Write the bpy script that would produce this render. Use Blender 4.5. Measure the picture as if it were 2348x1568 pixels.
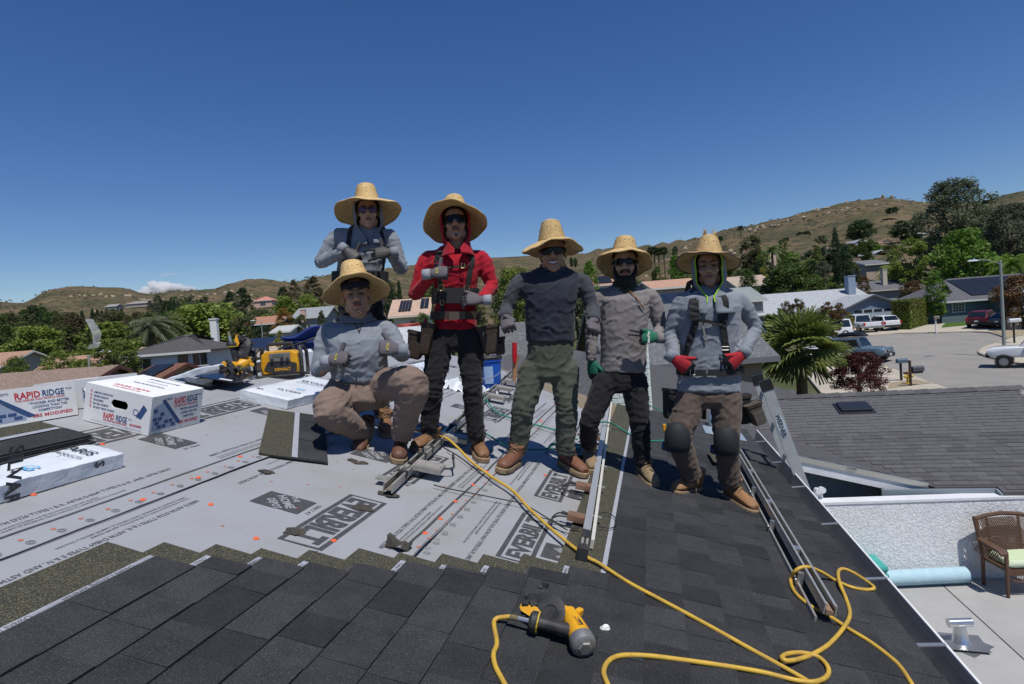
import bpy, bmesh, math, random
import numpy as np
from mathutils import Vector, Matrix, noise
random.seed(7)
for o in list(bpy.data.objects): bpy.data.objects.remove(o)
SC = bpy.context.scene
COL = SC.collection
rad = math.radians
# ---------------------------------------------------------------- camera
CZ = 5.5
PITCH, ROLL, HEAD, TAN = rad(1.997), rad(4.293), rad(13.283), 0.25
FPX = 1375.2                      # focal length in pixels of a 2347 px wide picture
_f = Vector((0, math.cos(PITCH), -math.sin(PITCH)))
_x0 = Vector((1, 0, 0)); _u0 = _x0.cross(_f)
CR = math.cos(ROLL)*_x0 - math.sin(ROLL)*_u0
CU = math.sin(ROLL)*_x0 + math.cos(ROLL)*_u0
cam_d = bpy.data.cameras.new('camera'); cam = bpy.data.objects.new('camera', cam_d); COL.objects.link(cam)
cam_d.sensor_width = 36; cam_d.lens = 36*FPX/2347; cam_d.clip_start = .05; cam_d.clip_end = 20000
M = Matrix.Identity(4)
for i in range(3): M[i][0], M[i][1], M[i][2] = CR[i], CU[i], -_f[i]
M[2][3] = CZ
cam.matrix_world = M
SC.camera = cam
# ---------------------------------------------------------------- sky, sun, exposure
SUN_EL, SUN_AZ = rad(65), rad(152)
W = bpy.data.worlds.new('World'); SC.world = W; W.use_nodes = True
nt = W.node_tree; bg = nt.nodes['Background']
sky = nt.nodes.new('ShaderNodeTexSky'); sky.sky_type = 'NISHITA'; sky.sun_disc = False
sky.sun_elevation = SUN_EL; sky.sun_rotation = SUN_AZ; sky.altitude = 300; sky.air_density = 1.0; sky.dust_density = .0; sky.ozone_density = 4.0
hs = nt.nodes.new('ShaderNodeHueSaturation'); hs.inputs['Hue'].default_value = .512; hs.inputs['Saturation'].default_value = 1.24; hs.inputs['Value'].default_value = 1.; nt.links.new(sky.outputs[0], hs.inputs['Color']); nt.links.new(hs.outputs[0], bg.inputs[0]); bg.inputs[1].default_value = .088
sd = bpy.data.lights.new('sun', 'SUN'); sd.energy = 4.3; sd.angle = rad(.55); sd.color = (1, .965, .90)
sun = bpy.data.objects.new('sun', sd); COL.objects.link(sun)
SUNV = Vector((math.sin(SUN_AZ)*math.cos(SUN_EL), math.cos(SUN_AZ)*math.cos(SUN_EL), math.sin(SUN_EL)))
sun.rotation_euler = (-SUNV).to_track_quat('-Z', 'Y').to_euler(); sun.location = (0, 0, 60)
SC.view_settings.view_transform = 'Standard'; SC.view_settings.look = 'None'; SC.view_settings.exposure = 0.0; SC.view_settings.gamma = 1
SC.cycles.max_bounces = 6; SC.cycles.transparent_max_bounces = 8
# ---------------------------------------------------------------- picture <-> world helpers (2347 px picture)
def ray(x, y): return _f + CR*((x-1173.5)/FPX) + CU*((784-y)/FPX)
def at(x, y, d):                  # point seen at (x,y) standing d metres in front
    r = ray(x, y); p = r*(d/r.y); p.z += CZ; return p
def atz(x, y, z):
    r = ray(x, y); p = r*((z-CZ)/r.z); p.z += CZ; return p
UD = Vector((math.sin(HEAD), math.cos(HEAD), 0)); VD = Vector((math.cos(HEAD), -math.sin(HEAD), 0))
VS = Vector((VD.x, VD.y, -TAN)).normalized()      # down the slope
ND = VS.cross(UD); ND = ND if ND.z > 0 else -ND
H0 = 1.25
def RP(u, v, n=0.): return UD*u + VD*v + Vector((0, 0, CZ-H0-TAN*v)) + ND*n
def atr(x, y, off=0.):            # point of the roof slope (raised by off along z) seen at (x,y)
    r = ray(x, y); s = -(H0-off)/(r.z+TAN*r.dot(VD)); p = r*s; p.z += CZ; return p
def ruv(x, y, off=0.):
    p = atr(x, y, off); return p.dot(UD), p.dot(VD)
def frame(o, x, y, z):
    m = Matrix.Identity(4)
    for i in range(3): m[i][0], m[i][1], m[i][2], m[i][3] = x[i], y[i], z[i], o[i]
    return m
def roofT(u, v, n=0., ang=0.):    # local frame on the slope: x along the eave direction turned by ang, y up-slope side, z normal
    a = UD*math.cos(ang) - VS*math.sin(ang); b = ND.cross(a)
    return frame(RP(u, v, n), a, b, ND)
def flatT(p, ang=0.):
    return frame(p, Vector((math.cos(ang), math.sin(ang), 0)), Vector((-math.sin(ang), math.cos(ang), 0)), Vector((0, 0, 1)))
# ---------------------------------------------------------------- materials
MATS = {}
def mat(name, col, rough=.65, metal=0., col2=None, scale=5., lo=.35, hi=.65, bump=0., bscale=60., spec=.4, rnd=0., stretch=(1, 1, 1), detail=5., speck=None, sscale=900., smix=.62, vor=False, trans=0., alpha=1., emit=0., bstretch=None, coat=0., sheen=0.):
    if name in MATS: return MATS[name]
    m = bpy.data.materials.new(name); m.use_nodes = True; t = m.node_tree; N = t.nodes; L = t.links
    b = N['Principled BSDF']; c = tuple(col)+(1,)
    b.inputs['Base Color'].default_value = c; b.inputs['Roughness'].default_value = rough; b.inputs['Metallic'].default_value = metal
    b.inputs['Specular IOR Level'].default_value = spec
    if trans: b.inputs['Transmission Weight'].default_value = trans
    if alpha < 1: b.inputs['Alpha'].default_value = alpha
    if coat: b.inputs['Coat Weight'].default_value = coat; b.inputs['Coat Roughness'].default_value = .05
    if sheen: b.inputs['Sheen Weight'].default_value = sheen
    if emit: b.inputs['Emission Color'].default_value = c; b.inputs['Emission Strength'].default_value = emit
    tc = N.new('ShaderNodeTexCoord'); mp = N.new('ShaderNodeMapping'); mp.inputs['Scale'].default_value = stretch
    L.new(tc.outputs['Object'], mp.inputs[0]); out = None
    def mix(a, bb, fac):
        x = N.new('ShaderNodeMix'); x.data_type = 'RGBA'
        for s, val in ((6, a), (7, bb)):
            if isinstance(val, tuple): x.inputs[s].default_value = val
            else: L.new(val, x.inputs[s])
        L.new(fac, x.inputs[0]); return x.outputs[2]
    def ramp(src, l, h):
        r = N.new('ShaderNodeMapRange'); L.new(src, r.inputs[0]); r.inputs[1].default_value = l; r.inputs[2].default_value = h; return r.outputs[0]
    if col2 is not None:
        n = N.new('ShaderNodeTexVoronoi' if vor else 'ShaderNodeTexNoise'); n.inputs['Scale'].default_value = scale
        if not vor: n.inputs['Detail'].default_value = detail; n.inputs['Roughness'].default_value = .6
        L.new(mp.outputs[0], n.inputs['Vector']); out = mix(c, tuple(col2)+(1,), ramp(n.outputs[0], lo, hi))
    if speck is not None:
        n = N.new('ShaderNodeTexNoise'); n.inputs['Scale'].default_value = sscale; n.inputs['Detail'].default_value = 2
        L.new(tc.outputs['Object'], n.inputs['Vector']); out = mix(out or c, tuple(speck)+(1,), ramp(n.outputs[0], smix, smix+.06))
    if rnd:
        oi = N.new('ShaderNodeObjectInfo'); mr = N.new('ShaderNodeMapRange'); L.new(oi.outputs['Random'], mr.inputs[0]); mr.inputs[3].default_value = 1-rnd; mr.inputs[4].default_value = 1+rnd
        h = N.new('ShaderNodeHueSaturation'); L.new(mr.outputs[0], h.inputs['Value'])
        if out is None: h.inputs['Color'].default_value = c
        else: L.new(out, h.inputs['Color'])
        out = h.outputs[0]
    if out is not None: L.new(out, b.inputs['Base Color'])
    if bump:
        n = N.new('ShaderNodeTexNoise'); n.inputs['Scale'].default_value = bscale; n.inputs['Detail'].default_value = 4
        m2 = N.new('ShaderNodeMapping'); m2.inputs['Scale'].default_value = bstretch or stretch; L.new(tc.outputs['Object'], m2.inputs[0]); L.new(m2.outputs[0], n.inputs['Vector'])
        bp = N.new('ShaderNodeBump'); bp.inputs['Strength'].default_value = 1.; bp.inputs['Distance'].default_value = bump
        L.new(n.outputs[0], bp.inputs['Height']); L.new(bp.outputs[0], b.inputs['Normal'])
    MATS[name] = m; return m
def leafmat(name, col, col2, rnd=.18, tr=.35):
    if name in MATS: return MATS[name]
    m = bpy.data.materials.new(name); m.use_nodes = True; t = m.node_tree; N = t.nodes; L = t.links
    b = N['Principled BSDF']; b.inputs['Roughness'].default_value = .55; b.inputs['Specular IOR Level'].default_value = .3
    g = N.new('ShaderNodeTexCoord'); n = N.new('ShaderNodeTexNoise'); n.inputs['Scale'].default_value = 1.6; n.inputs['Detail'].default_value = 6; n.inputs['Roughness'].default_value = .7; L.new(g.outputs['Object'], n.inputs['Vector'])
    r = N.new('ShaderNodeMapRange'); L.new(n.outputs[0], r.inputs[0]); r.inputs[1].default_value = .36; r.inputs[2].default_value = .64
    x = N.new('ShaderNodeMix'); x.data_type = 'RGBA'; x.inputs[6].default_value = tuple(col)+(1,); x.inputs[7].default_value = tuple(col2)+(1,); L.new(r.outputs[0], x.inputs[0])
    oi = N.new('ShaderNodeObjectInfo'); mr = N.new('ShaderNodeMapRange'); L.new(oi.outputs['Random'], mr.inputs[0]); mr.inputs[3].default_value = 1-rnd; mr.inputs[4].default_value = 1+rnd
    h = N.new('ShaderNodeHueSaturation'); L.new(mr.outputs[0], h.inputs['Value']); L.new(x.outputs[2], h.inputs['Color']); L.new(h.outputs[0], b.inputs['Base Color'])
    tl = N.new('ShaderNodeBsdfTranslucent'); L.new(h.outputs[0], tl.inputs['Color']); ms = N.new('ShaderNodeMixShader'); ms.inputs[0].default_value = tr
    L.new(b.outputs[0], ms.inputs[1]); L.new(tl.outputs[0], ms.inputs[2]); L.new(ms.outputs[0], N['Material Output'].inputs[0])
    MATS[name] = m; return m
# ---------------------------------------------------------------- mesh building
BASE = {}
_txt = {}
def text2d(s, bold=0., space=1.):
    k = (s, bold, space)
    if k not in _txt:
        c = bpy.data.curves.new('t', 'FONT'); c.body = s; c.size = 1; c.offset = bold; c.resolution_u = 2; c.space_character = space
        o = bpy.data.objects.new('t', c); me = o.to_mesh()
        vs = [(v.co.x, v.co.y) for v in me.vertices]; fs = [tuple(p.vertices) for p in me.polygons]
        o.to_mesh_clear(); bpy.data.objects.remove(o); bpy.data.curves.remove(c)
        xs = [v[0] for v in vs] or [0]; _txt[k] = (vs, fs, min(xs), max(xs))
    return _txt[k]
class MB:
    def __init__(s, T=None): s.v = []; s.f = []; s.m = []; s.T = T
    def add(s, vs, fs, mi=0, T=None):
        n = len(s.v)
        for p in vs:
            p = Vector(p)
            if T is not None: p = T @ p
            if s.T is not None: p = s.T @ p
            s.v.append(p)
        for f in fs: s.f.append(tuple(i+n for i in f)); s.m.append(mi)
        return s
    def box(s, c, d, mi=0, T=None, R=None):
        x, y, z = d[0]/2, d[1]/2, d[2]/2
        vs = [Vector((a*x, b*y, e*z)) for a in (-1, 1) for b in (-1, 1) for e in (-1, 1)]
        if R is not None: vs = [R @ p for p in vs]
        vs = [p+Vector(c) for p in vs]
        return s.add(vs, [(0, 1, 3, 2), (4, 6, 7, 5), (0, 4, 5, 1), (2, 3, 7, 6), (0, 2, 6, 4), (1, 5, 7, 3)], mi, T)
    def bb(s, x0, x1, y0, y1, z0, z1, mi=0, T=None): return s.box(((x0+x1)/2, (y0+y1)/2, (z0+z1)/2), (x1-x0, y1-y0, z1-z0), mi, T)
    def poly(s, pts, mi=0, T=None): return s.add(pts, [tuple(range(len(pts)))], mi, T)
    def slab(s, pts, thick, mi=0, T=None):   # polygon + extrusion vector
        n = len(pts); t = Vector(thick); vs = [Vector(p) for p in pts]+[Vector(p)+t for p in pts]
        return s.add(vs, [tuple(range(n))[::-1], tuple(range(n, 2*n))]+[(i, (i+1) % n, n+(i+1) % n, n+i) for i in range(n)], mi, T)
    def loft(s, rings, mi=0, caps=True, closed=True, T=None):
        n = len(rings[0]); vs = [p for r in rings for p in r]; fs = []
        for i in range(len(rings)-1):
            for j in range(n if closed else n-1):
                k = (j+1) % n; fs.append((i*n+j, i*n+k, (i+1)*n+k, (i+1)*n+j))
        if caps and closed: fs += [tuple(range(n))[::-1], tuple(range((len(rings)-1)*n, len(rings)*n))]
        return s.add(vs, fs, mi, T)
    def tube(s, pts, r, n=8, mi=0, caps=True, T=None, flat=1., upv=None):
        pts = [Vector(p) for p in pts]; m = len(pts); rs = r if isinstance(r, (list, tuple)) else [r]*m; rings = []; up = Vector(upv) if upv else None
        for i, p in enumerate(pts):
            t = (pts[min(i+1, m-1)]-pts[max(i-1, 0)]).normalized()
            if up is None: up = Vector((0, 0, 1)) if abs(t.z) < .9 else Vector((1, 0, 0))
            a = t.cross(up); a = a.normalized() if a.length > 1e-6 else t.orthogonal().normalized(); b = a.cross(t).normalized(); up = b if upv is None else up
            rings.append([p+(a*math.cos(2*math.pi*j/n)+b*math.sin(2*math.pi*j/n)*flat)*rs[i] for j in range(n)])
        return s.loft(rings, mi, caps, T=T)
    def lathe(s, prof, n=16, mi=0, T=None, caps=True, sx=1, sy=1):
        return s.loft([[Vector((r*math.cos(2*math.pi*j/n)*sx, r*math.sin(2*math.pi*j/n)*sy, z)) for j in range(n)] for r, z in prof], mi, caps, T=T)
    def ball(s, c, r, mi=0, n=10, m=6, T=None):
        r = r if isinstance(r, (list, tuple)) else (r, r, r)
        rings = [[Vector((c[0]+r[0]*math.sin(math.pi*max(i, .02)/m if i < m else math.pi*.995)*math.cos(2*math.pi*j/n), c[1]+r[1]*math.sin(math.pi*max(i, .02)/m if i < m else math.pi*.995)*math.sin(2*math.pi*j/n), c[2]-r[2]*math.cos(math.pi*i/m))) for j in range(n)] for i in range(m+1)]
        return s.loft(rings, mi, True, T=T)
    def grid(s, fn, nu, nv, mi=0, T=None):
        vs = [fn(i/nu, j/nv) for i in range(nu+1) for j in range(nv+1)]; k = nv+1
        return s.add(vs, [(i*k+j, (i+1)*k+j, (i+1)*k+j+1, i*k+j+1) for i in range(nu) for j in range(nv)], mi, T)
    def text(s, txt, o, xd, yd, h, mi=0, bold=0., space=1., align='c', w=None):
        vs, fs, x0, x1 = text2d(txt, bold, space); o, xd, yd = Vector(o), Vector(xd), Vector(yd)
        k = h/.72; kx = k if w is None else w/max(x1-x0, .01)
        sh = {'c': -(x0+x1)/2, 'l': -x0, 'r': -x1}[align]
        return s.add([o+xd*((x+sh)*kx)+yd*(y*k) for x, y in vs], fs, mi)
    def build(s, name, mats, parent=None, smooth=False, bevel=0., sharp=40, solid=0., base=None, subsurf=0):
        if not isinstance(mats, (list, tuple)): mats = [mats]
        if parent is not None: b = BASE[parent.name]
        elif base is not None: b = Vector(base)
        else:
            a = np.array([tuple(p) for p in s.v]); b = Vector((float(a[:, 0].mean()), float(a[:, 1].mean()), float(a[:, 2].min())))
        me = bpy.data.meshes.new(name); me.from_pydata([tuple(p-b) for p in s.v], [], s.f)
        for m_ in mats: me.materials.append(m_)
        me.polygons.foreach_set('material_index', s.m)
        if smooth:
            me.polygons.foreach_set('use_smooth', [True]*len(me.polygons))
            if sharp: me.set_sharp_from_angle(angle=rad(sharp))
        me.update()
        o = bpy.data.objects.new(name, me); COL.objects.link(o)
        if parent is not None: o.parent = parent
        else: o.location = b
        BASE[o.name] = b
        if solid:
            q = o.modifiers.new('s', 'SOLIDIFY'); q.thickness = solid; q.offset = 0
        if subsurf:
            q = o.modifiers.new('ss', 'SUBSURF'); q.levels = q.render_levels = subsurf
        if bevel:
            q = o.modifiers.new('b', 'BEVEL'); q.width = bevel; q.segments = 2; q.limit_method = 'ANGLE'; q.angle_limit = rad(35)
        return o
def tag(o, label=None, cat=None, group=None, kind=None):
    if label: o['label'] = label
    if cat: o['category'] = cat
    if group: o['group'] = group
    if kind: o['kind'] = kind
    return o
def thing(name, label, cat, base, group=None, kind=None):
    o = bpy.data.objects.new(name, None); COL.objects.link(o); o.location = base; o.empty_display_size = .2
    BASE[o.name] = Vector(base); return tag(o, label, cat, group, kind)
def part_copy(src, parent, name=None):
    o = bpy.data.objects.new(name or src.name.split('.')[0], src.data); COL.objects.link(o); o.parent = parent; o.location = src.location; o.rotation_euler = src.rotation_euler; o.scale = src.scale
    for m_ in src.modifiers:
        q = o.modifiers.new(m_.name, m_.type)
        if m_.type == 'BEVEL': q.width = m_.width; q.segments = 2; q.limit_method = 'ANGLE'; q.angle_limit = rad(35)
    for k in src.keys():
        if k not in ('label', 'category', 'group'): o[k] = src[k]
    BASE[o.name] = BASE[src.name]; return o
def copy_thing(src, loc, rz, label=None, group=None, scale=1.):
    r = bpy.data.objects.new(src.name.split('.')[0], None); COL.objects.link(r); r.location = loc; r.rotation_euler = (0, 0, rz); r.scale = (scale,)*3 if not isinstance(scale, tuple) else scale
    BASE[r.name] = BASE[src.name]; tag(r, label or src['label'], src['category'], group or src.get('group'))
    for ch in src.children:
        c = part_copy(ch, r)
        for g in ch.children: part_copy(g, c)
    return r
def spline(pts, n=8):             # smooth curve through points
    pts = [Vector(p) for p in pts]; P = [pts[0]*2-pts[1]]+pts+[pts[-1]*2-pts[-2]]; out = []
    for i in range(1, len(P)-2):
        a, b, c, d = P[i-1:i+3]
        for k in range(n):
            t = k/n; out.append(.5*((2*b)+(c-a)*t+(2*a-5*b+4*c-d)*t*t+(3*b-a-3*c+d)*t**3))
    return out+[pts[-1]]
# ================================================================ terrain
def lerp(a, b, t): return a+(b-a)*t
def sstep(t): t = max(0., min(1., t)); return t*t*(3-2*t)
SKY = [(-600, 690), (0, 687), (50, 690), (73, 681), (95, 667), (121, 660), (175, 654), (206, 656), (241, 658), (276, 660), (301, 662), (317, 669), (343, 672), (374, 669), (412, 661), (460, 663), (492, 660), (514, 652), (539, 646), (565, 640), (603, 638), (635, 640), (670, 642), (698, 635), (730, 630), (830, 618), (936, 607), (1040, 600), (1128, 590), (1200, 586), (1310, 582), (1351, 577), (1365, 570), (1393, 567), (1440, 565), (1484, 560), (1531, 553), (1586, 545), (1627, 537), (1672, 521), (1723, 515), (1742, 509), (1855, 483), (1928, 465), (1983, 455), (2030, 448), (2074, 452), (2110, 458), (2200, 460), (2264, 456), (2293, 448), (2337, 439), (2900, 430)]
_az, _tn = [], []
for x_, y_ in SKY:
    r_ = ray(x_, y_); _az.append(math.atan2(r_.x, r_.y)); _tn.append(r_.z/math.hypot(r_.x, r_.y))
_RR = [(-3.2, 900), (-.75, 900), (-.30, 760), (-.2, 1000), (-.05, 1500), (.12, 1500), (.25, 1100), (.40, 720), (.75, 650), (3.2, 650)]
_R0 = [(-3.2, 260), (-.3, 220), (0, 300), (.2, 230), (.35, 110), (.75, 95), (3.2, 120)]
def ground(x, y):
    r = math.hypot(x, y); az = math.atan2(x, y)
    z = lerp(-1.2, 0., sstep((x+10)/20)) + sstep((x-5)/10)*max(0., min(1., (y-40)/26))*1.25
    R = np.interp(az, *zip(*_RR)); r0 = np.interp(az, *zip(*_R0)); tn = np.interp(az, _az, _tn)
    if abs(az) > 1.2: tn *= .6
    if r > r0:
        zt = CZ+R*tn; s = (r-r0)/(R-r0)
        if s < 1:
            p = 1.25
            h = (zt-z)*s**p
            env = 4*s*(1-s)
            nz = noise.fractal((x/140, y/140, 1.3), .9, 2.1, 5)*.13 + noise.noise((x/300, y/300, 7.))*.10
            z += h + (zt-z)*env*nz*.8 + noise.fractal((x/22, y/22, 3.3), .8, 2.1, 4)*1.1*min(1, s*5)
        else:
            z = zt + noise.fractal((x/22, y/22, 3.3), .8, 2.1, 4)*1.1*(1 if R < 1200 else .6) - (r-R)*.06
    return float(z)
def atg(x, y, off=0.):
    r = ray(x, y); z = 0.
    for _ in range(25):
        s = (z+off-CZ)/r.z if r.z < -1e-4 else 400
        p = r*s; z = .5*z+.5*ground(p.x, p.y)
    p.z = ground(p.x, p.y)+off; return p
m_hill = mat('hillside', (.150, .110, .064), .95, col2=(.066, .066, .034), scale=.02, lo=.40, hi=.62, detail=9, speck=(.058, .056, .034), sscale=.16, smix=.53, spec=.1, bump=2.2, bscale=.10)
m_grass = mat('suburb_ground', (.11, .10, .055), .95, col2=(.055, .075, .028), scale=.12, detail=7, spec=.1)
def make_terrain():
    azs = list(np.linspace(-.84, .84, 300)) + list(np.linspace(.9, 2*math.pi-.9, 44))
    rs = [3.0]
    while rs[-1] < 6000: rs.append(rs[-1]*1.065+.1)
    vs = [(0., 0., ground(0, 0)-.4)]; fs = []; mi = []
    n = len(azs)
    for r in rs:
        for a in azs:
            x, y = r*math.sin(a), r*math.cos(a); vs.append((x, y, ground(x, y)-(.4 if r < 14 else 0)))
    for j in range(n): fs.append((0, 1+(j+1) % n, 1+j)); mi.append(1)
    for i in range(len(rs)-1):
        for j in range(n):
            k = (j+1) % n; fs.append((1+i*n+j, 1+i*n+k, 1+(i+1)*n+k, 1+(i+1)*n+j)); mi.append(0 if rs[i] > 190 else 1)
    b = MB(); b.v = [Vector(v) for v in vs]; b.f = fs; b.m = mi
    o = b.build('ground', [m_hill, m_grass], smooth=True, sharp=0, base=(0, 0, 0)); tag(o, kind='structure', label='sloping suburban ground rising to dry brown scrub hills')
make_terrain()
from mathutils.geometry import tessellate_polygon
def sheet(name, pts, off, m, label=None, kind='structure', sub=3, thick=0.):
    pts = [Vector(p) for p in pts]; bm = bmesh.new()
    vs = [bm.verts.new((p.x, p.y, 0)) for p in pts]
    for t in tessellate_polygon([[Vector((p.x, p.y, 0)) for p in pts]]):
        try: bm.faces.new([vs[i] for i in t])
        except ValueError: pass
    for _ in range(sub): bmesh.ops.subdivide_edges(bm, edges=[e for e in bm.edges if e.calc_length() > 2.5], cuts=1, use_grid_fill=True)
    bmesh.ops.triangulate(bm, faces=bm.faces)
    for v in bm.verts: v.co.z = ground(v.co.x, v.co.y)+off
    bmesh.ops.recalc_face_normals(bm, faces=bm.faces)
    if sum(f.normal.z for f in bm.faces) < 0: bmesh.ops.reverse_faces(bm, faces=bm.faces)
    if thick:
        be = [e for e in bm.edges if e.is_boundary]; r = bmesh.ops.extrude_edge_only(bm, edges=be)
        for g in r['geom']:
            if isinstance(g, bmesh.types.BMVert): g.co.z -= thick
    me = bpy.data.meshes.new(name); bm.to_mesh(me); bm.free(); me.materials.append(m); o = bpy.data.objects.new(name, me); COL.objects.link(o); BASE[o.name] = Vector((0, 0, 0))
    return tag(o, label, kind=kind)
def zc(x, y): return 1719+x*.2675, 601.7+y*.2675     # a working crop of the street corner
def G(pts, off=0.): return [atg(*zc(*p), off) for p in pts]
m_asph = mat('asphalt', (.27, .255, .23), .9, col2=(.225, .215, .20), scale=.5, detail=8, speck=(.34, .32, .29), sscale=30, smix=.6, bump=.01, bscale=30, spec=.2)
m_conc = mat('pale_concrete', (.46, .41, .33), .85, col2=(.39, .35, .285), scale=.7, detail=6, spec=.25)
m_lawn = mat('lawn', (.05, .11, .02), .9, col2=(.08, .13, .03), scale=3, detail=6, spec=.1, bump=.03, bscale=40)
m_dirt = mat('tan_gravel', (.34, .28, .19), .95, col2=(.26, .21, .15), scale=6, detail=6, spec=.1)
sheet('road', G([(640, 700), (800, 660), (1000, 642), (1250, 620), (1600, 614), (1900, 606), (2050, 612), (2150, 642), (2215, 672), (2110, 705), (2010, 735), (1965, 765), (1962, 790), (2010, 815), (2110, 842), (2280, 880), (2500, 930), (2900, 1000), (3000, 1600), (2200, 1500), (1700, 1110), (1600, 1070), (1350, 970), (1100, 885), (950, 840), (700, 830)]), .07, m_asph, 'sun-bleached asphalt cul-de-sac', sub=4)
pv = sheet('pavement', G([(560, 700), (640, 700), (800, 660), (1000, 642), (1250, 620), (1600, 614), (1900, 606), (2050, 612), (2150, 642), (2215, 672), (2400, 640), (2500, 520), (2200, 545), (1880, 545), (1640, 560), (1720, 500), (1500, 505), (1340, 580), (1255, 540), (890, 535), (760, 590), (560, 640)]), .19, m_conc, 'pale concrete pavement and driveways round the cul-de-sac', thick=.16)
sheet('pavement', G([(2215, 672), (2110, 705), (2010, 735), (1965, 765), (1962, 790), (2010, 815), (2110, 842), (2280, 880), (2600, 930), (2700, 720), (2400, 640)]), .19, m_conc, 'pavement corner below the street lamp', thick=.16)
sheet('pavement', G([(1100, 885), (1350, 970), (1600, 1070), (1700, 1110), (2200, 1500), (900, 1500), (500, 1000), (700, 830), (950, 840)]), .19, m_conc, 'near pavement with driveway behind the red-leaved tree', thick=.16)
sheet('lawn', G([(1640, 575), (1720, 505), (1900, 490), (1960, 520), (1880, 552)]), .205, m_lawn, 'small clipped green lawn beside the red car')
sheet('gravel_bed', G([(1200, 1060), (1420, 1030), (1560, 1062), (1180, 1110)]), .205, m_dirt, 'tan dirt bed at the hydrant')
sheet('gravel_bed', G([(2050, 600), (2160, 640), (2225, 668), (2400, 630), (2400, 595)]), .21, m_dirt, 'gravel bed beside the white mailbox')
def kerb(name, pts, label, w=.16, h=.17):
    b = MB(); P = G(pts); L_ = spline(P, 5); n = len(L_); rings = []
    for i, p in enumerate(L_):
        t = (L_[min(i+1, n-1)]-L_[max(0, i-1)]).normalized(); s_ = Vector((t.y, -t.x, 0))*w/2; z = ground(p.x, p.y)
        rings.append([Vector((p.x, p.y, z+.02))-s_, Vector((p.x, p.y, z+.20))-s_, Vector((p.x, p.y, z+.20))+s_*.6, Vector((p.x, p.y, z+.02))+s_])
    b.loft(rings); return tag(b.build(name, mat('kerb', (.33, .30, .25), .9, col2=(.24, .22, .19), scale=3)), label, kind='structure')
kerb('kerb', [(1600, 1070), (1350, 970), (1100, 885), (950, 840)], 'kerb along the near pavement')
kerb('kerb', [(640, 700), (800, 660), (1000, 642), (1250, 620), (1600, 614), (1900, 606), (2050, 612), (2150, 642), (2215, 672)], 'kerb along the far side of the cul-de-sac')
kerb('kerb', [(2215, 672), (2110, 705), (2010, 735), (1965, 765), (1962, 790), (2010, 815), (2110, 842), (2280, 880)], 'kerb round the pavement corner with the lamp')
# ================================================================ the house being re-roofed
house = thing('house', 'house whose half-shingled grey roof fills the foreground', 'house', RP(0, 0, 0)-Vector((0, 0, 3)))
m_under = mat('underlayment', (.305, .313, .335), .62, col2=(.272, .268, .262), scale=1.9, lo=.42, hi=.72, detail=9, speck=(.15, .13, .11), sscale=70, smix=.72, bump=.003, bscale=7, spec=.35)
m_ink = mat('black_ink', (.045, .045, .05), .7, col2=(.075, .075, .08), scale=60)
m_inkg = mat('grey_ink', (.10, .10, .11), .7)
m_org = mat('orange_print', (.44, .16, .10), .6)
m_cap = mat('orange_plastic', (.85, .13, .04), .4)
m_sh = mat('charcoal_granules', (.0195, .020, .0225), .9, col2=(.034, .035, .038), scale=9, lo=.3, hi=.72, detail=6, speck=(.075, .075, .077), sscale=300, smix=.575, rnd=.30, bump=.0012, bscale=420, spec=.3)
m_shl = mat('mottled_headlap', (.032, .032, .028), .9, col2=(.045, .044, .035), scale=20, speck=(.125, .115, .065), sscale=190, smix=.53, spec=.3, bump=.001, bscale=420)
m_strip = mat('silver_fabric_strip', (.30, .31, .35), .55, col2=(.36, .37, .42), scale=40)
VR, VE = -3.52, .95               # ridge and eave
rf = MB()
rf.slab([RP(-6, VR, -.03), RP(9.0, VR, -.03), RP(8.79, -2.47, -.03), RP(7.40, -.46, -.03), RP(7.38, VE, -.03), RP(-6, VE, -.03)], ND*.028)
zb = RP(0, VR).z
def RB(u, d, dn=0): p = RP(u, VR); q = p - VD*d; q.z = p.z - TAN*d + dn; return q
rf.slab([RB(-6, .0), RB(-6, 4.6), RB(9, 4.6), RB(9, 0)], (0, 0, -.03))
roof = rf.build('roof', mat('roof_boards', (.2, .16, .11), .9), house)
tag(roof, 'low-pitched roof slope with grey underlayment and half-laid charcoal shingles')
wl = MB()
for a, b_ in ((RP(-6, VE-.45), RP(7.3, VE-.45)), (RP(7.3, VE-.45), RP(8.5, -3.5)), (RP(8.5, -3.5), RB(8.5, 4.2)), (RB(8.5, 4.2), RB(-6, 4.2)), (RB(-6, 4.2), RP(-6, VE-.45))):
    top = min(a.z, b_.z, 4.05); n_ = Vector((b_.y-a.y, a.x-b_.x, 0)).normalized()*.15
    wl.slab([(a.x, a.y, 0), (b_.x, b_.y, 0), (b_.x, b_.y, top), (a.x, a.y, top)], n_)
wl.build('wall', mat('house_stucco', (.34, .34, .33), .9, bump=.004, bscale=50), house)
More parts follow.
